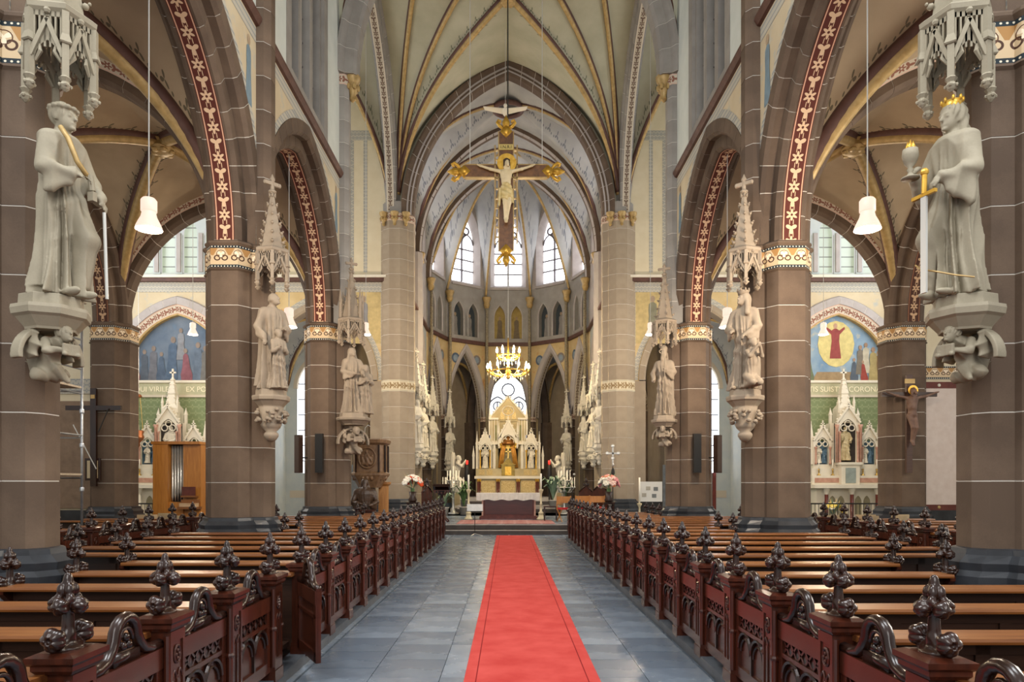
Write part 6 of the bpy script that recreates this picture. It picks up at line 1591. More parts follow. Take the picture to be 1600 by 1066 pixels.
dv = empty('hanging_dove', (-.1, 25.5, 15.15), label='small white dove hanging below the crossing vault', cat='dove')
m = MB().ball((0, 0, 0), (.11, .3, .1), 10, 7); m.ball((0, -.3, .06), (.07, .09, .07), 8, 6); m.obj('dove_body', M_wst, dv, smooth=True)
for s in (-1, 1): MB().add([(s*.05, -.15, .05), (s*.8, -.1, .15), (s*.75, .1, .13), (s*.05, .2, .03), (s*.05, -.15, .02), (s*.8, -.1, .13), (s*.75, .1, .11), (s*.05, .2, 0)], [(0, 1, 2, 3), (7, 6, 5, 4), (0, 4, 5, 1), (1, 5, 6, 2), (2, 6, 7, 3)]).obj('dove_wing', M_wst, dv)
MB().tube([(0, 0, .1), (0, 0, 3.0)], .008, 4).obj('hanging_wire', M_chain, dv)

# ---------------------------------------------------------------- pendant lamps
M_bell = emis('glowing_opal_glass', '#ffddc8', .42, '#a89a90'); M_bulb = emis('lamp_opening', '#fff4e4', 9.0)
def pendant(x, y, zb, ztop, label, power, k=1.0):
    e = empty('pendant_lamp', (x, y, zb), label=label, cat='lamp', group='bell shaped pendant lamps')
    prof = [(.175, 0), (.17, .03), (.14, .1), (.105, .17), (.088, .24), (.09, .25)]
    v = MB(); v.lathe([(r*k, z*k) for r, z in prof], 20); v.f = [f for f in v.f if len(f) == 4]; v.m = [0]*len(v.f); v.uv = [None]*len(v.f); v.obj('glass_bell', M_bell, e, smooth=True)
    MB().lathe([(.1*k, .245*k), (.105*k, .25*k), (.105*k, .40*k), (.08*k, .43*k), (.02*k, .45*k)], 16).obj('lamp_holder', M_bell, e, smooth=True)
    MB().lathe([(.15*k, .02*k), (.15*k, .035*k)], 16).obj('lamp_disc', M_bulb, e)
    MB().tube([(0, 0, .45*k), (0, 0, ztop-zb)], .009, 5).obj('cord', M_chain, e)
    l = bpy.data.lights.new('pendant_bulb', 'POINT'); l.energy = power; l.color = (1, .82, .62); l.shadow_soft_size = .12
    o = bpy.data.objects.new('pendant_bulb', l); col.objects.link(o); o.parent = e; o.location = (0, 0, -.18)
for s in (-1, 1):
    side = 'left' if s < 0 else 'right'
    pendant(s*4.95, 9.7, 5.16, 9.1, f'glowing bell lamp hanging in the front {side} arcade arch', 110 if s < 0 else 230)
    pendant(s*4.95, 15.9, 5.2, 9.1, f'glowing bell lamp hanging in the second {side} arcade arch', 130 if s < 0 else 200)
    pendant(s*4.85, 24.0, 6.75, 18.4, f'glowing bell lamp hanging at the {side} edge of the crossing', 220, .95)
    pendant(s*10.75, 24.0, 6.75, 18.3, f'glowing bell lamp hanging in the {side} transept', 200, .95)
# ---------------------------------------------------------------- chandelier
Cd = empty('chandelier', (0, 31.5, 6.7), label='gilded chandelier with lit candle bulbs and glass drops before the apse', cat='chandelier')
M_cb = emis('candle_bulb', '#ffe6b0', 14)
MB().lathe([(.04, -.35), (.1, -.28), (.05, -.15), (.14, 0), (.06, .12), (.05, .5), (.1, .6), (.05, .7), (.03, 1.5)], 10).obj('stem', M_goldbright, Cd, smooth=True)
MB().tube([(0, 0, 1.5), (0, 0, 12.0)], .015, 5).obj('chain', M_chain, Cd)
for tier, (n, r, z) in enumerate(((12, .92, 0.0), (6, .5, .72))):
    MB().tube([(r*.9*math.cos(k*2*PI/24), r*.9*math.sin(k*2*PI/24), z-.02) for k in range(24)], .03, 6, closed=True).obj('ring', M_goldbright, Cd, smooth=True)
    arm = MB().tube([(.05, 0, z-.05), (r*.35, 0, z-.22), (r*.7, 0, z-.18), (r, 0, z-.02)], .022, 6); arm.lathe([(.02, -.03), (.06, 0), (.065, .03), (.03, .03), (.025, .12)], 8, (r, 0, z)); am = arm.mesh('arm', M_goldbright, True)
    bm = MB().lathe([(.012, 0), (.05, .05), (.055, .12), (.03, .2), (.004, .27)], 8, (r, 0, z+.11)).mesh('bulb', M_cb, True)
    dm = MB().lathe([(.002, -.16), (.025, -.1), (.004, -.02)], 6, (r, 0, z-.03)); dm.lathe([(.002, -.2), (.025, -.13), (.004, -.04)], 6, (r*.7, 0, z-.2)); dm = dm.mesh('glass_drop', simple('crystal', '#e8dcb8', rough=.1, spec=.8))
    for k in range(n):
        a = k*2*PI/n; o = link('arm', am, Cd, rz=a); link('bulb', bm, o); link('glass_drop', dm, o)
l = bpy.data.lights.new('chandelier_light', 'POINT'); l.energy = 700; l.color = (1, .8, .5); l.shadow_soft_size = .6
o = bpy.data.objects.new('chandelier_light', l); col.objects.link(o); o.parent = Cd; o.location = (0, 0, .45)

# ---------------------------------------------------------------- left aisle: organ, scaffold, cross
O = empty('chest_organ', (-9.4, 20.1, 0), label='small orange wood organ with silver pipes in the left transept', cat='organ')
MB().box(-.62, -.2, -.25, .4, 0, 2.85).obj('left_cabinet', M_wood_orange, O); MB().box(-.2, .2, -.18, .4, 0, 1.15).obj('centre_cabinet', M_wood_orange, O); MB().box(.18, .68, -.12, .4, .0, 2.78).obj('right_cabinet', M_wood_orange, O)
MB().box(-.66, .7, -.28, .42, 2.78, 2.86).obj('top_board', M_wood_orange, O); MB().box(-.2, .2, .1, .4, 1.15, 2.8).obj('pipe_back', M_dark, O)
for k in range(5):
    x = -.155+k*.078; hgt = 1.35; MB().lathe([(.006, 0), (.03, .1+.06*k), (.034, .12+.06*k), (.034, 1.58)], 10, (x, -.05, 1.17)).obj('organ_pipe', M_silver, O, smooth=True)
MB().box(.16, .7, -.45, -.1, .95, 1.02).obj('keyboard_shelf', M_wood_rail, O); MB().box(.2, .66, -.42, -.2, 1.02, 1.12).obj('manual', wood_mat('light_keys', '#a5734a', '#d8c3a0', .4), O); MB().box(.2, .66, -.3, -.12, 1.12, 1.22).obj('manual', M_wood_rail, O)
b = MB().box(.22, .6, -.3, -.28, 1.32, 1.58); b.obj('music_desk', M_redm, O); MB().box(.2, .62, -.34, -.14, 1.28, 1.33).obj('desk_ledge', M_wood_rail, O)
S = empty('scaffold_tower', (-9.3, 13.9, 0), label='aluminium scaffold tower standing in the left aisle', cat='scaffold')
for x in (-1.6, .58):
    for y in (-.6, .5): MB().tube([(x, y, .02), (x, y, 5.0)], .026, 8).obj('standard', M_steel, S, smooth=True)
for x in (.58, -1.6):
    for z in (.7, 1.85, 2.65, 3.5, 4.0, 4.6): MB().tube([(x, -.6, z), (x, .5, z)], .02, 6).obj('rung', M_steel, S)
for y in (-.6, .5):
    for z in (1.78, 2.6, 3.55, 4.5): MB().tube([(-1.6, y, z), (.6, y, z)], .02, 6).obj('ledger', M_steel, S)
for z in (1.83, 3.6): MB().box(-1.65, .62, -.5, .42, z, z+.04).obj('deck_plank', wood_mat('pale_plank', '#a3927c', '#c0b29c', .6), S)
for z in (1.5, 2.4, 3.1): MB().lathe([(.04, 0), (.045, .02), (.045, .07), (.04, .09)], 8, (.58, .5, z)).obj('coupler', M_steel, S)
def pier_cross(x, y, z, label, body):
    e = empty('pier_crucifix', (x, y, z), label=label, cat='crucifix')
    MB().box(-.075, .075, -.04, .04, -1.6, .95).obj('upright', M_wood_dark if not body else wood_mat('cross_oak', '#3a2419', '#52362a', .5), e); MB().box(-.72, .72, -.035, .035, .38, .5).obj('crossbeam', M_wood_dark if not body else M_wood_back, e)
    if body:
        m = cme.copy(); m.materials[0] = simple('dark_carved_wood_figure', '#5d4336', '#7d6252', .5); link('corpus', m, e, (0, -.14, .38), scale=.82)
        m = MB(); m.lathe([(.1, 0), (.13, 0), (.13, .012), (.1, .012)], 18); m.xf(Matrix.Translation((.02, -.16, .53)) @ Matrix.Rotation(PI/2, 4, 'X')); m.obj('halo', M_goldbright, e)
        MB().box(-.13, .13, -.06, -.04, .72, .84).obj('title_board', M_gold, e)
    else:
        MB().bar((-.5, -.06, .0), (.1, -.06, -1.15), .02, .02).obj('lance', M_chain, e); MB().bar((.42, -.06, .42), (.15, -.06, -.2), .02, .02).obj('reed', M_iron, e); MB().box(-.05, .05, -.06, -.04, .68, .78).obj('title_board', M_gold, e)
    return e
pier_cross(-10.8, 18.35, 3.2, 'bare dark cross with lance on the left aisle pier', False)
pier_cross(10.43, 18.33, 3.55, 'dark wooden crucifix with carved body on the right aisle pier', True)
F_ = empty('station_frame', (-10.85, 18.42, 1.75), label='dark framed notice on the left aisle pier', cat='frame')
MB().box(-.2, .2, -.04, 0, 0, .58).obj('frame', M_wood_dark, F_); MB().box(-.14, .14, -.05, -.04, .06, .52).obj('paper', simple('old_paper', '#bfae8c'), F_)
# loudspeakers on the third piers
for s in (-1, 1):
    side = 'left' if s < 0 else 'right'
    e = empty('loudspeaker', (s*4.92, 18.38, 1.95), label=f'slim black column loudspeaker on the third {side} pier', cat='loudspeaker', group='column loudspeakers')
    MB().box(-.1, .1, -.1, .02, 0, 1.02).obj('cabinet', M_iron, e); MB().box(-.085, .085, -.105, -.1, .02, 1.0).obj('grille', simple('black_grille', '#161616'), e); MB().box(-.02, .02, .0, .14, .4, .5).obj('bracket', M_steel, e)
    e = empty('loudspeaker', (s*5.5, 18.6, 1.95), R(-s*-40), label=f'angled brown column loudspeaker beside the third {side} pier', cat='loudspeaker', group='column loudspeakers')
    MB().box(-.11, .11, -.1, .02, 0, 1.0).obj('cabinet', M_wood_back, e); MB().box(-.09, .09, -.105, -.1, .03, .97).obj('grille', simple('brown_grille', '#4a3a30'), e); MB().tube([(0, 0, .4), (s*-.25, .05, .4)], .02, 6).obj('bracket', M_iron, e)
# cream shell chairs in the aisles
M_shell = simple('cream_shell_plastic', '#b9a684', '#cbb998', .45)
chm = MB(); sb = []
for j in range(7):
    t = j/6
    for i in range(7):
        u = i/6*2-1; w_ = .24-.05*max(0, t-.6)
        if t < .5: y, z = .2-.4*(t/.5), .44+.02*u*u
        else: q = (t-.5)/.5; y, z = -.2-.12*q, .44+.42*q
        sb.append((u*w_, y+(.05*u*u if t > .5 else 0), z))
fs = [(j*7+i, j*7+i+1, (j+1)*7+i+1, (j+1)*7+i) for j in range(6) for i in range(6)]
n0 = len(sb); chm.add(sb+[(x, y-.012, z-.02) for x, y, z in sb], fs+[tuple(k+n0 for k in f[::-1]) for f in fs])
shell_me = chm.mesh('shell', M_shell, True)
legm = {}
for a in (-1, 1):
    for b in (-1, 1): legm[a, b] = MB().tube([(a*.17, b*.13, .44), (a*.21, b*.2, 0)], .012, 6).mesh('leg', M_steel)
k = 0
for s, pts in ((-1, ((-8.6, 16.9, 15), (-8.05, 17.0, -20), (-7.7, 16.4, 10), (-8.5, 17.8, 0))), (1, ((7.55, 16.5, -15), (8.2, 16.3, 10), (8.5, 16.9, -10), (8.9, 16.4, 20), (9.3, 17.0, 5)))):
    for i, (x, y, a) in enumerate(pts):
        e = empty('shell_chair', (x, y, .075), R(a), label=f'cream plastic shell chair in the {"left" if s < 0 else "right"} aisle, {ORD[i] if i else "first"} from the {"left" if s > 0 else "pew"} end', cat='chair', group='cream shell chairs')
        link('shell', shell_me, e)
        for q in legm.values(): link('leg', q, e)
# iron railings before the side altars
for s in (-1, 1):
    e = empty('altar_railing', (s*13.0, 25.6, 0), label=f'low dark iron railing before the {"left" if s < 0 else "right"} side altar', cat='railing')
    MB().box(-2.3, 2.3, -.03, .03, .92, .97).obj('top_rail', M_iron, e); MB().box(-2.3, 2.3, -.02, .02, .15, .18).obj('bottom_rail', M_iron, e)
    bm = MB().tube([(0, 0, .02), (0, 0, .95)], .011, 5).mesh('baluster', M_iron)
    for k in range(34): link('baluster', bm, e, (-2.25+k*.136, 0, 0))
# hanging sanctuary lamps in the left transept
e = empty('hanging_oil_lamp', (-13.65, 26, 3.3), label='copper oil lamp hanging before the left side altar', cat='lamp')
M_copper = simple('copper', '#8d5030', '#b97a50', .3, .7)
MB().lathe([(.01, -.3), (.06, -.22), (.05, -.12), (.16, 0), (.2, .1), (.15, .2), (.19, .3), (.16, .34)], 12).obj('bowl', M_copper, e, smooth=True); MB().lathe([(.02, 0), (.13, .02), (.1, .1), (.02, .14)], 10, (0, 0, 1.55)).obj('crown_plate', M_copper, e, smooth=True)
for k in range(3): MB().tube([(.16*math.cos(k*2.09), .16*math.sin(k*2.09), .32), (.06*math.cos(k*2.09), .06*math.sin(k*2.09), 1.56)], .008, 4).obj('chain', M_brass, e)
MB().tube([(0, 0, 1.65), (0, 0, 15.6)], .012, 4).obj('rope', M_chain, e)
# ---------------------------------------------------------------- pulpit group
Pp = empty('pulpit', (-4.1, 20.9, 0), R(-22.5+22.5), label='carved brown wooden pulpit with relief medallion by the left crossing', cat='pulpit')
M_oakc = wood_mat('carved_mid_oak', '#70543c', '#9c7c5a', .4, (6, 6, 3))
o8 = lambda r: [(a*r/.44, b*r/.44) for a, b in ((-.32, -.4), (.32, -.4), (.46, -.2), (.46, .3), (-.46, .3), (-.46, -.2))]
MB().stack([(o8(.3), 1.55), (o8(.42), 1.8), (o8(.5), 1.92), (o8(.5), 1.97), (o8(.44), 2.02), (o8(.44), 2.8), (o8(.52), 2.86), (o8(.54), 2.95), (o8(.5), 2.98)]).obj('pulpit_tub', M_oakc, Pp)
pl = MB()
for a, b in o8(.46)[:4]: pl.lathe([(.03, 2.0), (.03, 2.8)], 6, (a, b, 0))
pl.obj('corner_shafts', M_wood_dark, Pp)
md = MB(); md.tube([(.25*math.cos(k*PI/10), -.42, 2.42+.3*math.sin(k*PI/10)) for k in range(20)], .03, 6, closed=True)
md.obj('medallion_ring', M_oakc, Pp, smooth=True)
def relief(X, Y, Z):
    d = cap(X, Y, Z, (0, -.4, 2.25), (0, -.42, 2.5), .08, .07)
    d = su(d, ell(X, Y, Z, (0, -.44, 2.6), (.045, .045, .055)), .02)
    for s in (-1, 1):
        d = su(d, ell(X, Y, Z, (s*.13, -.42, 2.47), (.04, .04, .045)), .02); d = su(d, cap(X, Y, Z, (s*.13, -.4, 2.4), (s*.11, -.41, 2.25), .05, .06), .03); d = su(d, cap(X, Y, Z, (s*.05, -.43, 2.45), (s*.14, -.44, 2.33), .025, .02), .02)
    return d-.008*np.sin(50*X+30*Z)
link('medallion_relief', sdf_mesh('medallion_relief', relief, (-.28, -.52, 2.1), (.28, -.3, 2.7), .018, M_oakc), Pp)
fr_ = MB()
for k in range(11): a = -PI*.95+k*PI*.09; fr_.ball((.47*math.cos(a), .4*math.sin(a), 1.84), (.06, .06, .09), 6, 4)
fr_.obj('leaf_fringe', M_oakc, Pp, smooth=True, kind='stuff'); MB().stack([(o8(.16), .1), (o8(.14), 1.55)]).obj('pulpit_stem', M_wood_dark, Pp)
MB().tube([(-.1, -.3, 2.98), (-.08, -.33, 3.3), (.02, -.36, 3.38), (.08, -.4, 3.33)], .01, 5).obj('microphone', M_chain, Pp)
st_ = sdf_mesh('seated_statue', figure_f(dict(hair='veil', beard=True, wide=1.35, detail=False, r=dict(e=(-.34, -.1, 1.05), w=(-.1, -.3, 1.0), d=(.4, -.5, .0)), l=dict(e=(.34, -.1, 1.05), w=(.15, -.3, .95), d=(-.3, -.6, .0)))), (-.55, -.5, -.02), (.55, .4, 1.82), .024, wood_mat('dark_carved_oak_figure', '#3d2c20', '#5d4634', .4))
link('carved_figure', st_, None, (-4.12, 20.25, .075), R(8), label='dark carved robed figure beneath the pulpit', cat='statue', scale=1.02)
e = empty('prayer_desk', (-4.1, 19.75, .075), label='reddish panelled prayer desk below the pulpit', cat='desk'); MB().box(-.32, .32, -.12, .12, 0, .82).obj('desk_body', M_wood_red, e); MB().box(-.36, .36, -.16, .14, .82, .86).obj('desk_top', M_wood_red, e)
for k in range(5): MB().box(-.3+k*.125, -.2+k*.125, -.135, -.12, .08, .78).obj('panel', M_wood_red, e)
e = empty('oak_pedestal', (-3.75, 21.2, .0), label='light oak pedestal beside the pulpit', cat='pedestal'); MB().box(-.13, .13, -.13, .13, .1, 1.6).obj('shaft', M_wood_light, e); MB().stack([(octo(.14, ch=0), 1.6), (octo(.19, ch=0), 1.66), (octo(.19, ch=0), 1.72)]).obj('cap', M_wood_light, e); MB().box(-.17, .17, -.17, .17, 0, .1).obj('foot', M_wood_light, e)
MB().plate(arch_poly(.07, .3, 1.3, .15, 5), -.14, -.13).obj('panel', M_wood_light, e)
# ---------------------------------------------------------------- sanctuary furniture
e = empty('music_stand', (-1.06, 22.4, 0), label='thin dark music stand before the sanctuary steps', cat='stand')
MB().tube([(0, 0, .05), (0, 0, .8)], .013, 6).obj('pole', M_iron, e); MB().box(-.26, .26, -.05, .02, .78, .8).obj('ledge', M_iron, e); b = MB().box(-.25, .25, 0, .012, .8, 1.02); b.obj('desk', M_silver, e)
for a in (0, 2.1, 4.2): MB().tube([(0, 0, .08), (.25*math.cos(a), .25*math.sin(a), .012)], .011, 5).obj('foot', M_silver, e)
def candlestick(x, y, z, h, hc, label):
    e = empty('standing_candlestick', (x, y, z), label=label, cat='candlestick', group='tall standing candlesticks'); k = h
    MB().lathe([(.16, 0), (.17, .05), (.1, .12), (.09, .22), (.12, .26), (.05, .32), (.035, .5*k), (.06, .52*k), (.035, .55*k), (.035, .85*k), (.07, .92*k), (.09, .97*k), (.09, k)], 10).obj('stand', simple('ivory_gilt', '#c3b48e', '#dccfae', .4, .2), e, smooth=True)
    MB().lathe([(.032, k), (.032, k+hc)], 8).obj('candle', M_candle, e, smooth=True)
candlestick(1.24, 26.6, .31, 1.15, .6, 'tall ivory candlestick right of the altar table'); candlestick(-1.5, 26.7, .31, 1.15, .55, 'tall ivory candlestick left of the altar table')
def candelabrum(x, y, z, label):
    e = empty('candelabrum', (x, y, z), label=label, cat='candelabrum', group='branched candelabra')
    MB().lathe([(.26, 0), (.26, .05), (.12, .12), (.05, .3), (.04, 1.0), (.1, 1.05), (.04, 1.1), (.04, 1.55)], 10).obj('stem', M_silver, e, smooth=True)
    for tier, (n, r, zz) in enumerate(((8, .46, 1.2), (6, .26, 1.5))):
        MB().tube([(r*math.cos(k*PI/8), r*math.sin(k*PI/8), zz) for k in range(16)], .025, 6, closed=True).obj('ring', M_silver, e, smooth=True)
        am = MB().tube([(0, 0, zz-.2), (r*.6, 0, zz-.22), (r, 0, zz)], .016, 5).mesh('branch', M_silver, True); cm_ = MB().lathe([(.05, 0), (.045, .03), (.019, .04), (.019, .46)], 7, (r, 0, zz)).mesh('candle', M_candle, True)
        for k in range(n): o = link('branch', am, e, rz=k*2*PI/n); link('candle', cm_, o)
    MB().lathe([(.05, 1.55), (.022, 1.6), (.022, 2.15)], 7).obj('candle', M_candle, e, smooth=True)
candelabrum(-2.45, 31.4, .31, 'branched candelabrum with white candles left of the high altar'); candelabrum(2.5, 31.4, .31, 'branched candelabrum with white candles right of the high altar')
# plants
M_leaf = simple('plant_leaf', '#3f5c34', '#6f8a58', .5); M_leaf2 = simple('pale_plant_leaf', '#6d8a6a', '#9db09a', .5); M_pot = simple('pale_pot', '#bdb6aa', '#cfc9be', .6)
def plant(x, y, z, h, r, n, label, seed, lm=None, pot=.35):
    rr = random.Random(seed); e = empty('potted_plant', (x, y, z), label=label, cat='plant', group='potted plants round the altar')
    MB().lathe([(.16, 0), (.2, pot*.9), (.22, pot*.92), (.22, pot), (.17, pot)], 12).obj('pot', M_pot, e, smooth=True)
    for k in range(n):
        a = rr.uniform(0, 2*PI); q = rr.uniform(.5, 1)*r; t = rr.uniform(.6, 1)*h; P = [Vector((0, 0, pot)), Vector((q*.35*math.cos(a), q*.35*math.sin(a), pot+t*.7)), Vector((q*.8*math.cos(a), q*.8*math.sin(a), pot+t)), Vector((q*1.15*math.cos(a), q*1.15*math.sin(a), pot+t*.85))]
        sd = Vector((-math.sin(a), math.cos(a), 0)); ws = (.012, .05, .055, .004); v = []
        for p, w_ in zip(P, ws): v += [p-sd*w_, p+Vector((0, 0, .012)), p+sd*w_]
        m = MB().add(v, [f for i in range(3) for f in ((i*3, i*3+1, i*3+4, i*3+3), (i*3+1, i*3+2, i*3+5, i*3+4))]); m.obj('leaf', lm or M_leaf, e, smooth=True)
plant(-1.95, 31.0, .31, 1.0, .5, 22, 'green potted plant left of the altar behind the candlestick', 1); plant(-2.75, 30.2, .31, .7, .4, 16, 'low pale green plant beside the left candelabrum', 2, M_leaf2)
plant(2.0, 31.2, .6, 1.1, .6, 22, 'feathery pale plant right of the altar', 3, M_leaf2); plant(2.6, 32.3, .6, .9, .5, 18, 'dark green plant by the right candelabrum', 4); plant(-2.0, 32.5, .6, .9, .45, 16, 'dark green plant before the left kneeling angel', 6)
def bouquet(x, y, z, label, cols, seed):
    rr = random.Random(seed); e = empty('flower_arrangement', (x, y, z), label=label, cat='flowers', group='flower arrangements')
    MB().lathe([(.12, 0), (.16, .08), (.1, .2), (.14, .38), (.12, .38)], 12).obj('vase', M_wood_back, e, smooth=True)
    MB().tube([(0, 0, .3), (0, 0, .5)], .08, 6).obj('stems', M_leaf, e)
    for ci, c in enumerate(cols):
        mm = simple('petals_'+c.strip('#'), c, rough=.6); pm = MB()
        pm.ball((0, 0, 0), (.05, .05, .035), 7, 4)
        for q in range(7): a = q*2*PI/7; pm.ball((.055*math.cos(a), .055*math.sin(a), .01), (.035, .035, .018), 5, 3)
        me = pm.mesh('flower_head', mm, True)
        for k in range(7):
            a = rr.uniform(0, 2*PI); p = rr.uniform(.2, 1.35); q = .34
            o = link('flower_head', me, e, (q*math.sin(p)*math.cos(a), q*math.sin(p)*math.sin(a), .55+q*math.cos(p)*1.1)); o.rotation_euler = (p, 0, a+PI/2); o.scale = (rr.uniform(1.3, 2.3),)*3
    for k in range(18):
        a = rr.uniform(0, 2*PI); p = rr.uniform(.3, 1.5); q = rr.uniform(.45, .62); tip = Vector((q*math.sin(p)*math.cos(a), q*math.sin(p)*math.sin(a), .5+q*math.cos(p)*1.2)); sd = Vector((-math.sin(a), math.cos(a), 0))*.04; b0 = Vector((0, 0, .45)); md_ = b0.lerp(tip, .6)
        MB().add([b0, md_-sd, tip, md_+sd], [(0, 1, 2, 3)]).obj('leaf', M_leaf2 if k % 2 else simple('reed_leaf', '#cdb27a'), e)
for s, lab, cols in ((-1, 'orange and white flower arrangement on a dark stand left', ('#d9501e', '#e8e2d4', '#c93a1a')), (1, 'pink, white and orange flower arrangement on the right', ('#e6c2b4', '#efe8d6', '#d9703a', '#d98a8a'))):
    x = -3.42 if s < 0 else 3.6
    e = empty('flower_stand', (x, 25.2, .31), label=f'dark square stand under the {"left" if s < 0 else "right"} flowers', cat='stand', group='flower stands'); MB().box(-.2, .2, -.2, .2, .64, .7).obj('top', M_wood_dark, e)
    for a in (-.16, .16):
        for b in (-.16, .16): MB().box(a-.02, a+.02, b-.02, b+.02, 0, .64).obj('leg', M_wood_dark, e)
    bouquet(x, 25.2, 1.01, lab, cols, 5+s)
bouquet(12.3, 26.6, .0, 'white and yellow flowers before the right side altar', ('#efe8d6', '#e2c85a'), 11)
# lectern (ambo)
e = empty('lectern', (-2.35, 25.0, .31), label='dark carved lectern with sloping desk left of the altar table', cat='lectern')
MB().lathe([(.05, .2), (.07, .4), (.05, .5), (.06, .95), (.1, 1.02)], 8).obj('stem', M_wood_dark, e, smooth=True)
for a in (PI/4, 3*PI/4, 5*PI/4, 7*PI/4): MB().tube([(.04*math.cos(a), .04*math.sin(a), .3), (.18*math.cos(a), .18*math.sin(a), .14), (.32*math.cos(a), .32*math.sin(a), .015)], [.04, .035, .03], 6).obj('foot', M_wood_red, e, smooth=True)
b = MB().box(-.3, .3, -.24, .24, 0, .05); b.box(-.3, .3, -.26, -.23, .05, .09); b.xf(Matrix.Translation((0, 0, 1.15)) @ Matrix.Rotation(R(-28), 4, 'X')); b.obj('desk', M_wood_dark, e)
b = MB()
for k in range(5): b.plate([(-.3+k*.12, 1.14), (-.18+k*.12, 1.14), (-.24+k*.12, .98)], -.2, -.17)
b.obj('lambrequin', M_wood_red, e); MB().stack([(octo(.1), .95), (octo(.24), 1.12)]).obj('desk_support', M_wood_dark, e)
# carved seats
def carved_chair(x, y, z, rz, label, hgt=1.35):
    e = empty('carved_chair', (x, y, z), rz, label=label, cat='chair', group='dark carved sanctuary chairs')
    MB().box(-.3, .3, -.28, .28, .4, .46).obj('seat', M_wood_red, e); MB().plate([(-.3, .46), (.3, .46), (.3, hgt-.25), (.18, hgt-.1), (0, hgt), (-.18, hgt-.1), (-.3, hgt-.25)], .22, .28).obj('backrest', M_wood_red, e)
    for a in (-1, 1):
        MB().box(a*.28-.03, a*.28+.03, -.28, .28, .66, .7).obj('armrest', M_wood_red, e)
        for b in (-1, 1): MB().box(a*.27-.03, a*.27+.03, b*.25-.03, b*.25+.03, 0, .66 if b < 0 else .5).obj('leg', M_wood_red, e)
    link('finial', finial_me, e, (0, .25, hgt-.02), PI/2, scale=.9)
    m = MB().tube([(-.28, .2, hgt-.25), (-.15, .2, hgt-.12), (0, .2, hgt-.02), (.15, .2, hgt-.12), (.28, .2, hgt-.25)], .025, 6); m.obj('crest', M_wood_dark, e, smooth=True)
carved_chair(-2.85, 26.4, .31, R(60), 'dark carved chair with leafy crest left of the lectern', 1.3); carved_chair(-2.95, 27.6, .31, R(70), 'dark carved chair behind the lectern', 1.25)
carved_chair(3.0, 28.0, .31, R(-30), 'dark carved chair at the right of the choir, nearest the altar', 1.3); carved_chair(3.55, 27.6, .31, R(-25), 'dark carved chair at the right beside the flowers', 1.35)
def beech_chair(x, y, z, rz, label):
    e = empty('beech_armchair', (x, y, z), rz, label=label, cat='chair', group='beech chairs with red seats')
    MB().box(-.26, .26, -.24, .22, .43, .5).obj('seat', simple('red_cushion', '#a3161c', '#bd252a', .8), e); MB().box(-.27, .27, .2, .24, .66, .9).obj('backrest', M_wood_light, e)
    for a in (-1, 1):
        MB().bar((a*.27, -.22, 0), (a*.27, .2, .45), .03, .03).obj('leg', M_wood_light, e); MB().bar((a*.27, .22, 0), (a*.27, -.2, .45), .03, .03).obj('leg', M_wood_light, e)
        MB().bar((a*.27, .22, .42), (a*.27, .22, .92), .035, .035).obj('back_post', M_wood_light, e); MB().box(a*.27-.02, a*.27+.02, -.24, .22, .62, .65).obj('armrest', M_wood_light, e)
for i, (x, y) in enumerate(((2.1, 25.4), (2.85, 26.4), (3.35, 26.2))): beech_chair(x, y, .31, R(20-10*i), f'light beech chair with red seat right of the altar, {["nearest the altar", "middle one", "beside the flowers"][i]}')
e = empty('side_table', (1.55, 25.8, .31), label='small reddish side table right of the altar table', cat='table'); MB().box(-.25, .25, -.2, .2, .5, .54).obj('top', M_wood_red, e)
for a in (-.22, .22):
    for b in (-.17, .17): MB().box(a-.018, a+.018, b-.018, b+.018, 0, .5).obj('leg', M_wood_dark, e)
e = empty('processional_cross', (3.85, 25.9, .31), label='silver processional cross on a dark pole at the right', cat='cross'); MB().tube([(0, 0, .05), (0, 0, 2.2)], .018, 6).obj('pole', M_iron, e); MB().lathe([(.18, 0), (.18, .03), (.03, .08)], 10).obj('foot', M_iron, e)
c = MB().box(-.03, .03, -.02, .02, 2.1, 2.75); c.box(-.2, .2, -.02, .02, 2.45, 2.51)
for p in ((-.2, 2.48), (.2, 2.48), (0, 2.75), (0, 2.3)): c.ball((p[0], 0, p[1]), (.07, .03, .07), 8, 5)
c.obj('cross_head', M_silver, e); MB().lathe([(.02, 2.0), (.05, 2.06), (.02, 2.12)], 8).obj('knob', M_silver, e)
MB().ball((0, -.04, 1.75), (.07, .05, .2), 8, 6).obj('ribbon', M_iron, e, smooth=True)
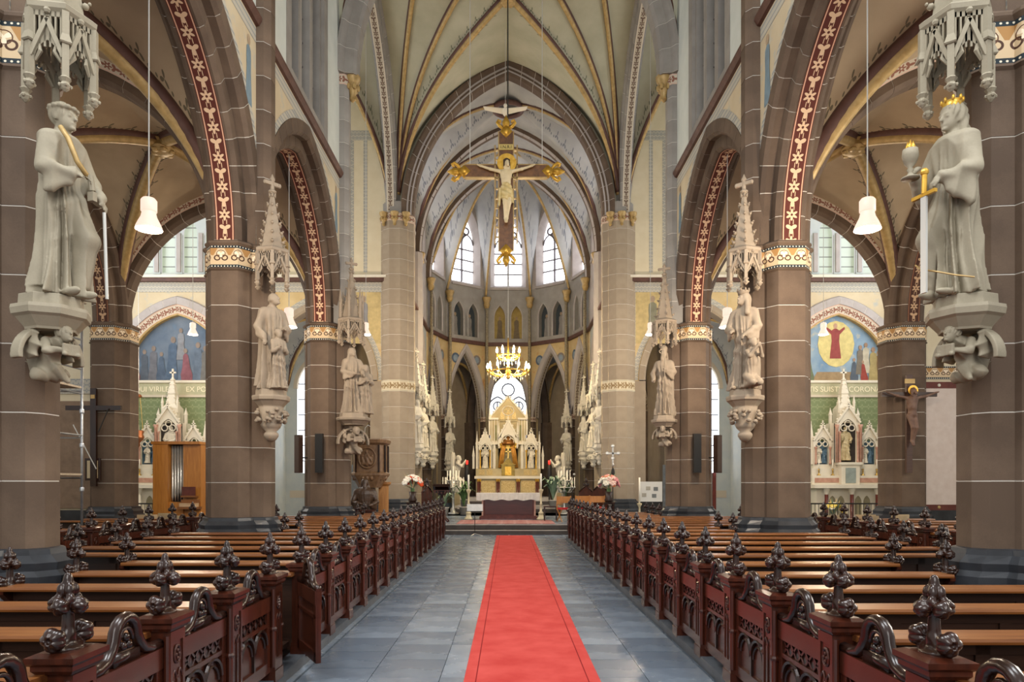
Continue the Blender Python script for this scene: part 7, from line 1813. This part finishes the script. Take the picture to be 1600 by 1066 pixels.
e = empty('microphone_stand', (2.45, 26.9, .31), label='black microphone on a stand at the right of the altar', cat='microphone'); MB().tube([(0, 0, 0), (0, 0, 1.1), (-.1, -.1, 1.45), (.05, -.15, 1.7)], .012, 5).obj('stand', M_iron, e); MB().ball((.06, -.15, 1.72), .045, 8, 6).obj('microphone_head', M_silver, e); MB().lathe([(.15, 0), (.15, .02), (.02, .03)], 10).obj('foot', M_iron, e)
# notice board, large candle
e = empty('notice_board', (5.35, 26.4, 0), R(-5), label='white notice board with pictures behind the right pews', cat='board'); MB().box(-.42, .42, -.02, .02, 1.0, 1.75).obj('board', simple('board_white', '#d9d8d2'), e)
for k, (a, b) in enumerate(((-.1, 1.5), (.18, 1.48), (-.25, 1.25), (.12, 1.22))): MB().box(a-.08, a+.08, -.028, -.02, b-.07, b+.07).obj('notice', paint('#7f8486' if k % 2 else '#b8b2a4'), e)
for a in (-.38, .38): MB().box(a-.02, a+.02, -.02, .02, 0, 1.0).obj('post', M_iron, e)
MB().box(-.42, .42, .02, .06, .1, 1.0).obj('screen', M_iron, e)
candlestick(4.85, 26.0, 0, .95, .95, 'large white paschal candle beside the notice board')
# lamp with blue light and hanging bell on the right
e = empty('blue_signal_lamp', (7.9, 27.0, 0), label='blue light on a red post seen through the right arcade', cat='lamp'); MB().box(-.06, .06, -.06, .06, 0, 2.1).obj('post', M_redm, e); MB().ball((0, -.05, 2.2), .1, 10, 7).obj('bulb', emis('blue_white_bulb', '#bcd0ff', 8), e, smooth=True)
# sanctuary red lamps
for s in (-1, 1):
    e = empty('red_glass_lamp', (s*1.98, 33.9, .5), label=f'dark standing figure lamp with red glass {"left" if s < 0 else "right"} of the high altar', cat='lamp', group='red glass lamps')
    MB().lathe([(.15, 0), (.15, .05), (.05, .1), (.04, 1.0), (.1, 1.1), (.13, 1.5), (.09, 1.9), (.04, 2.1)], 10).obj('stand', M_iron, e, smooth=True); MB().lathe([(.04, 2.1), (.055, 2.16), (.055, 2.3)], 10).obj('red_glass', emis('red_glass_glow', '#d02a20', 1.2, '#a01a14'), e, smooth=True)
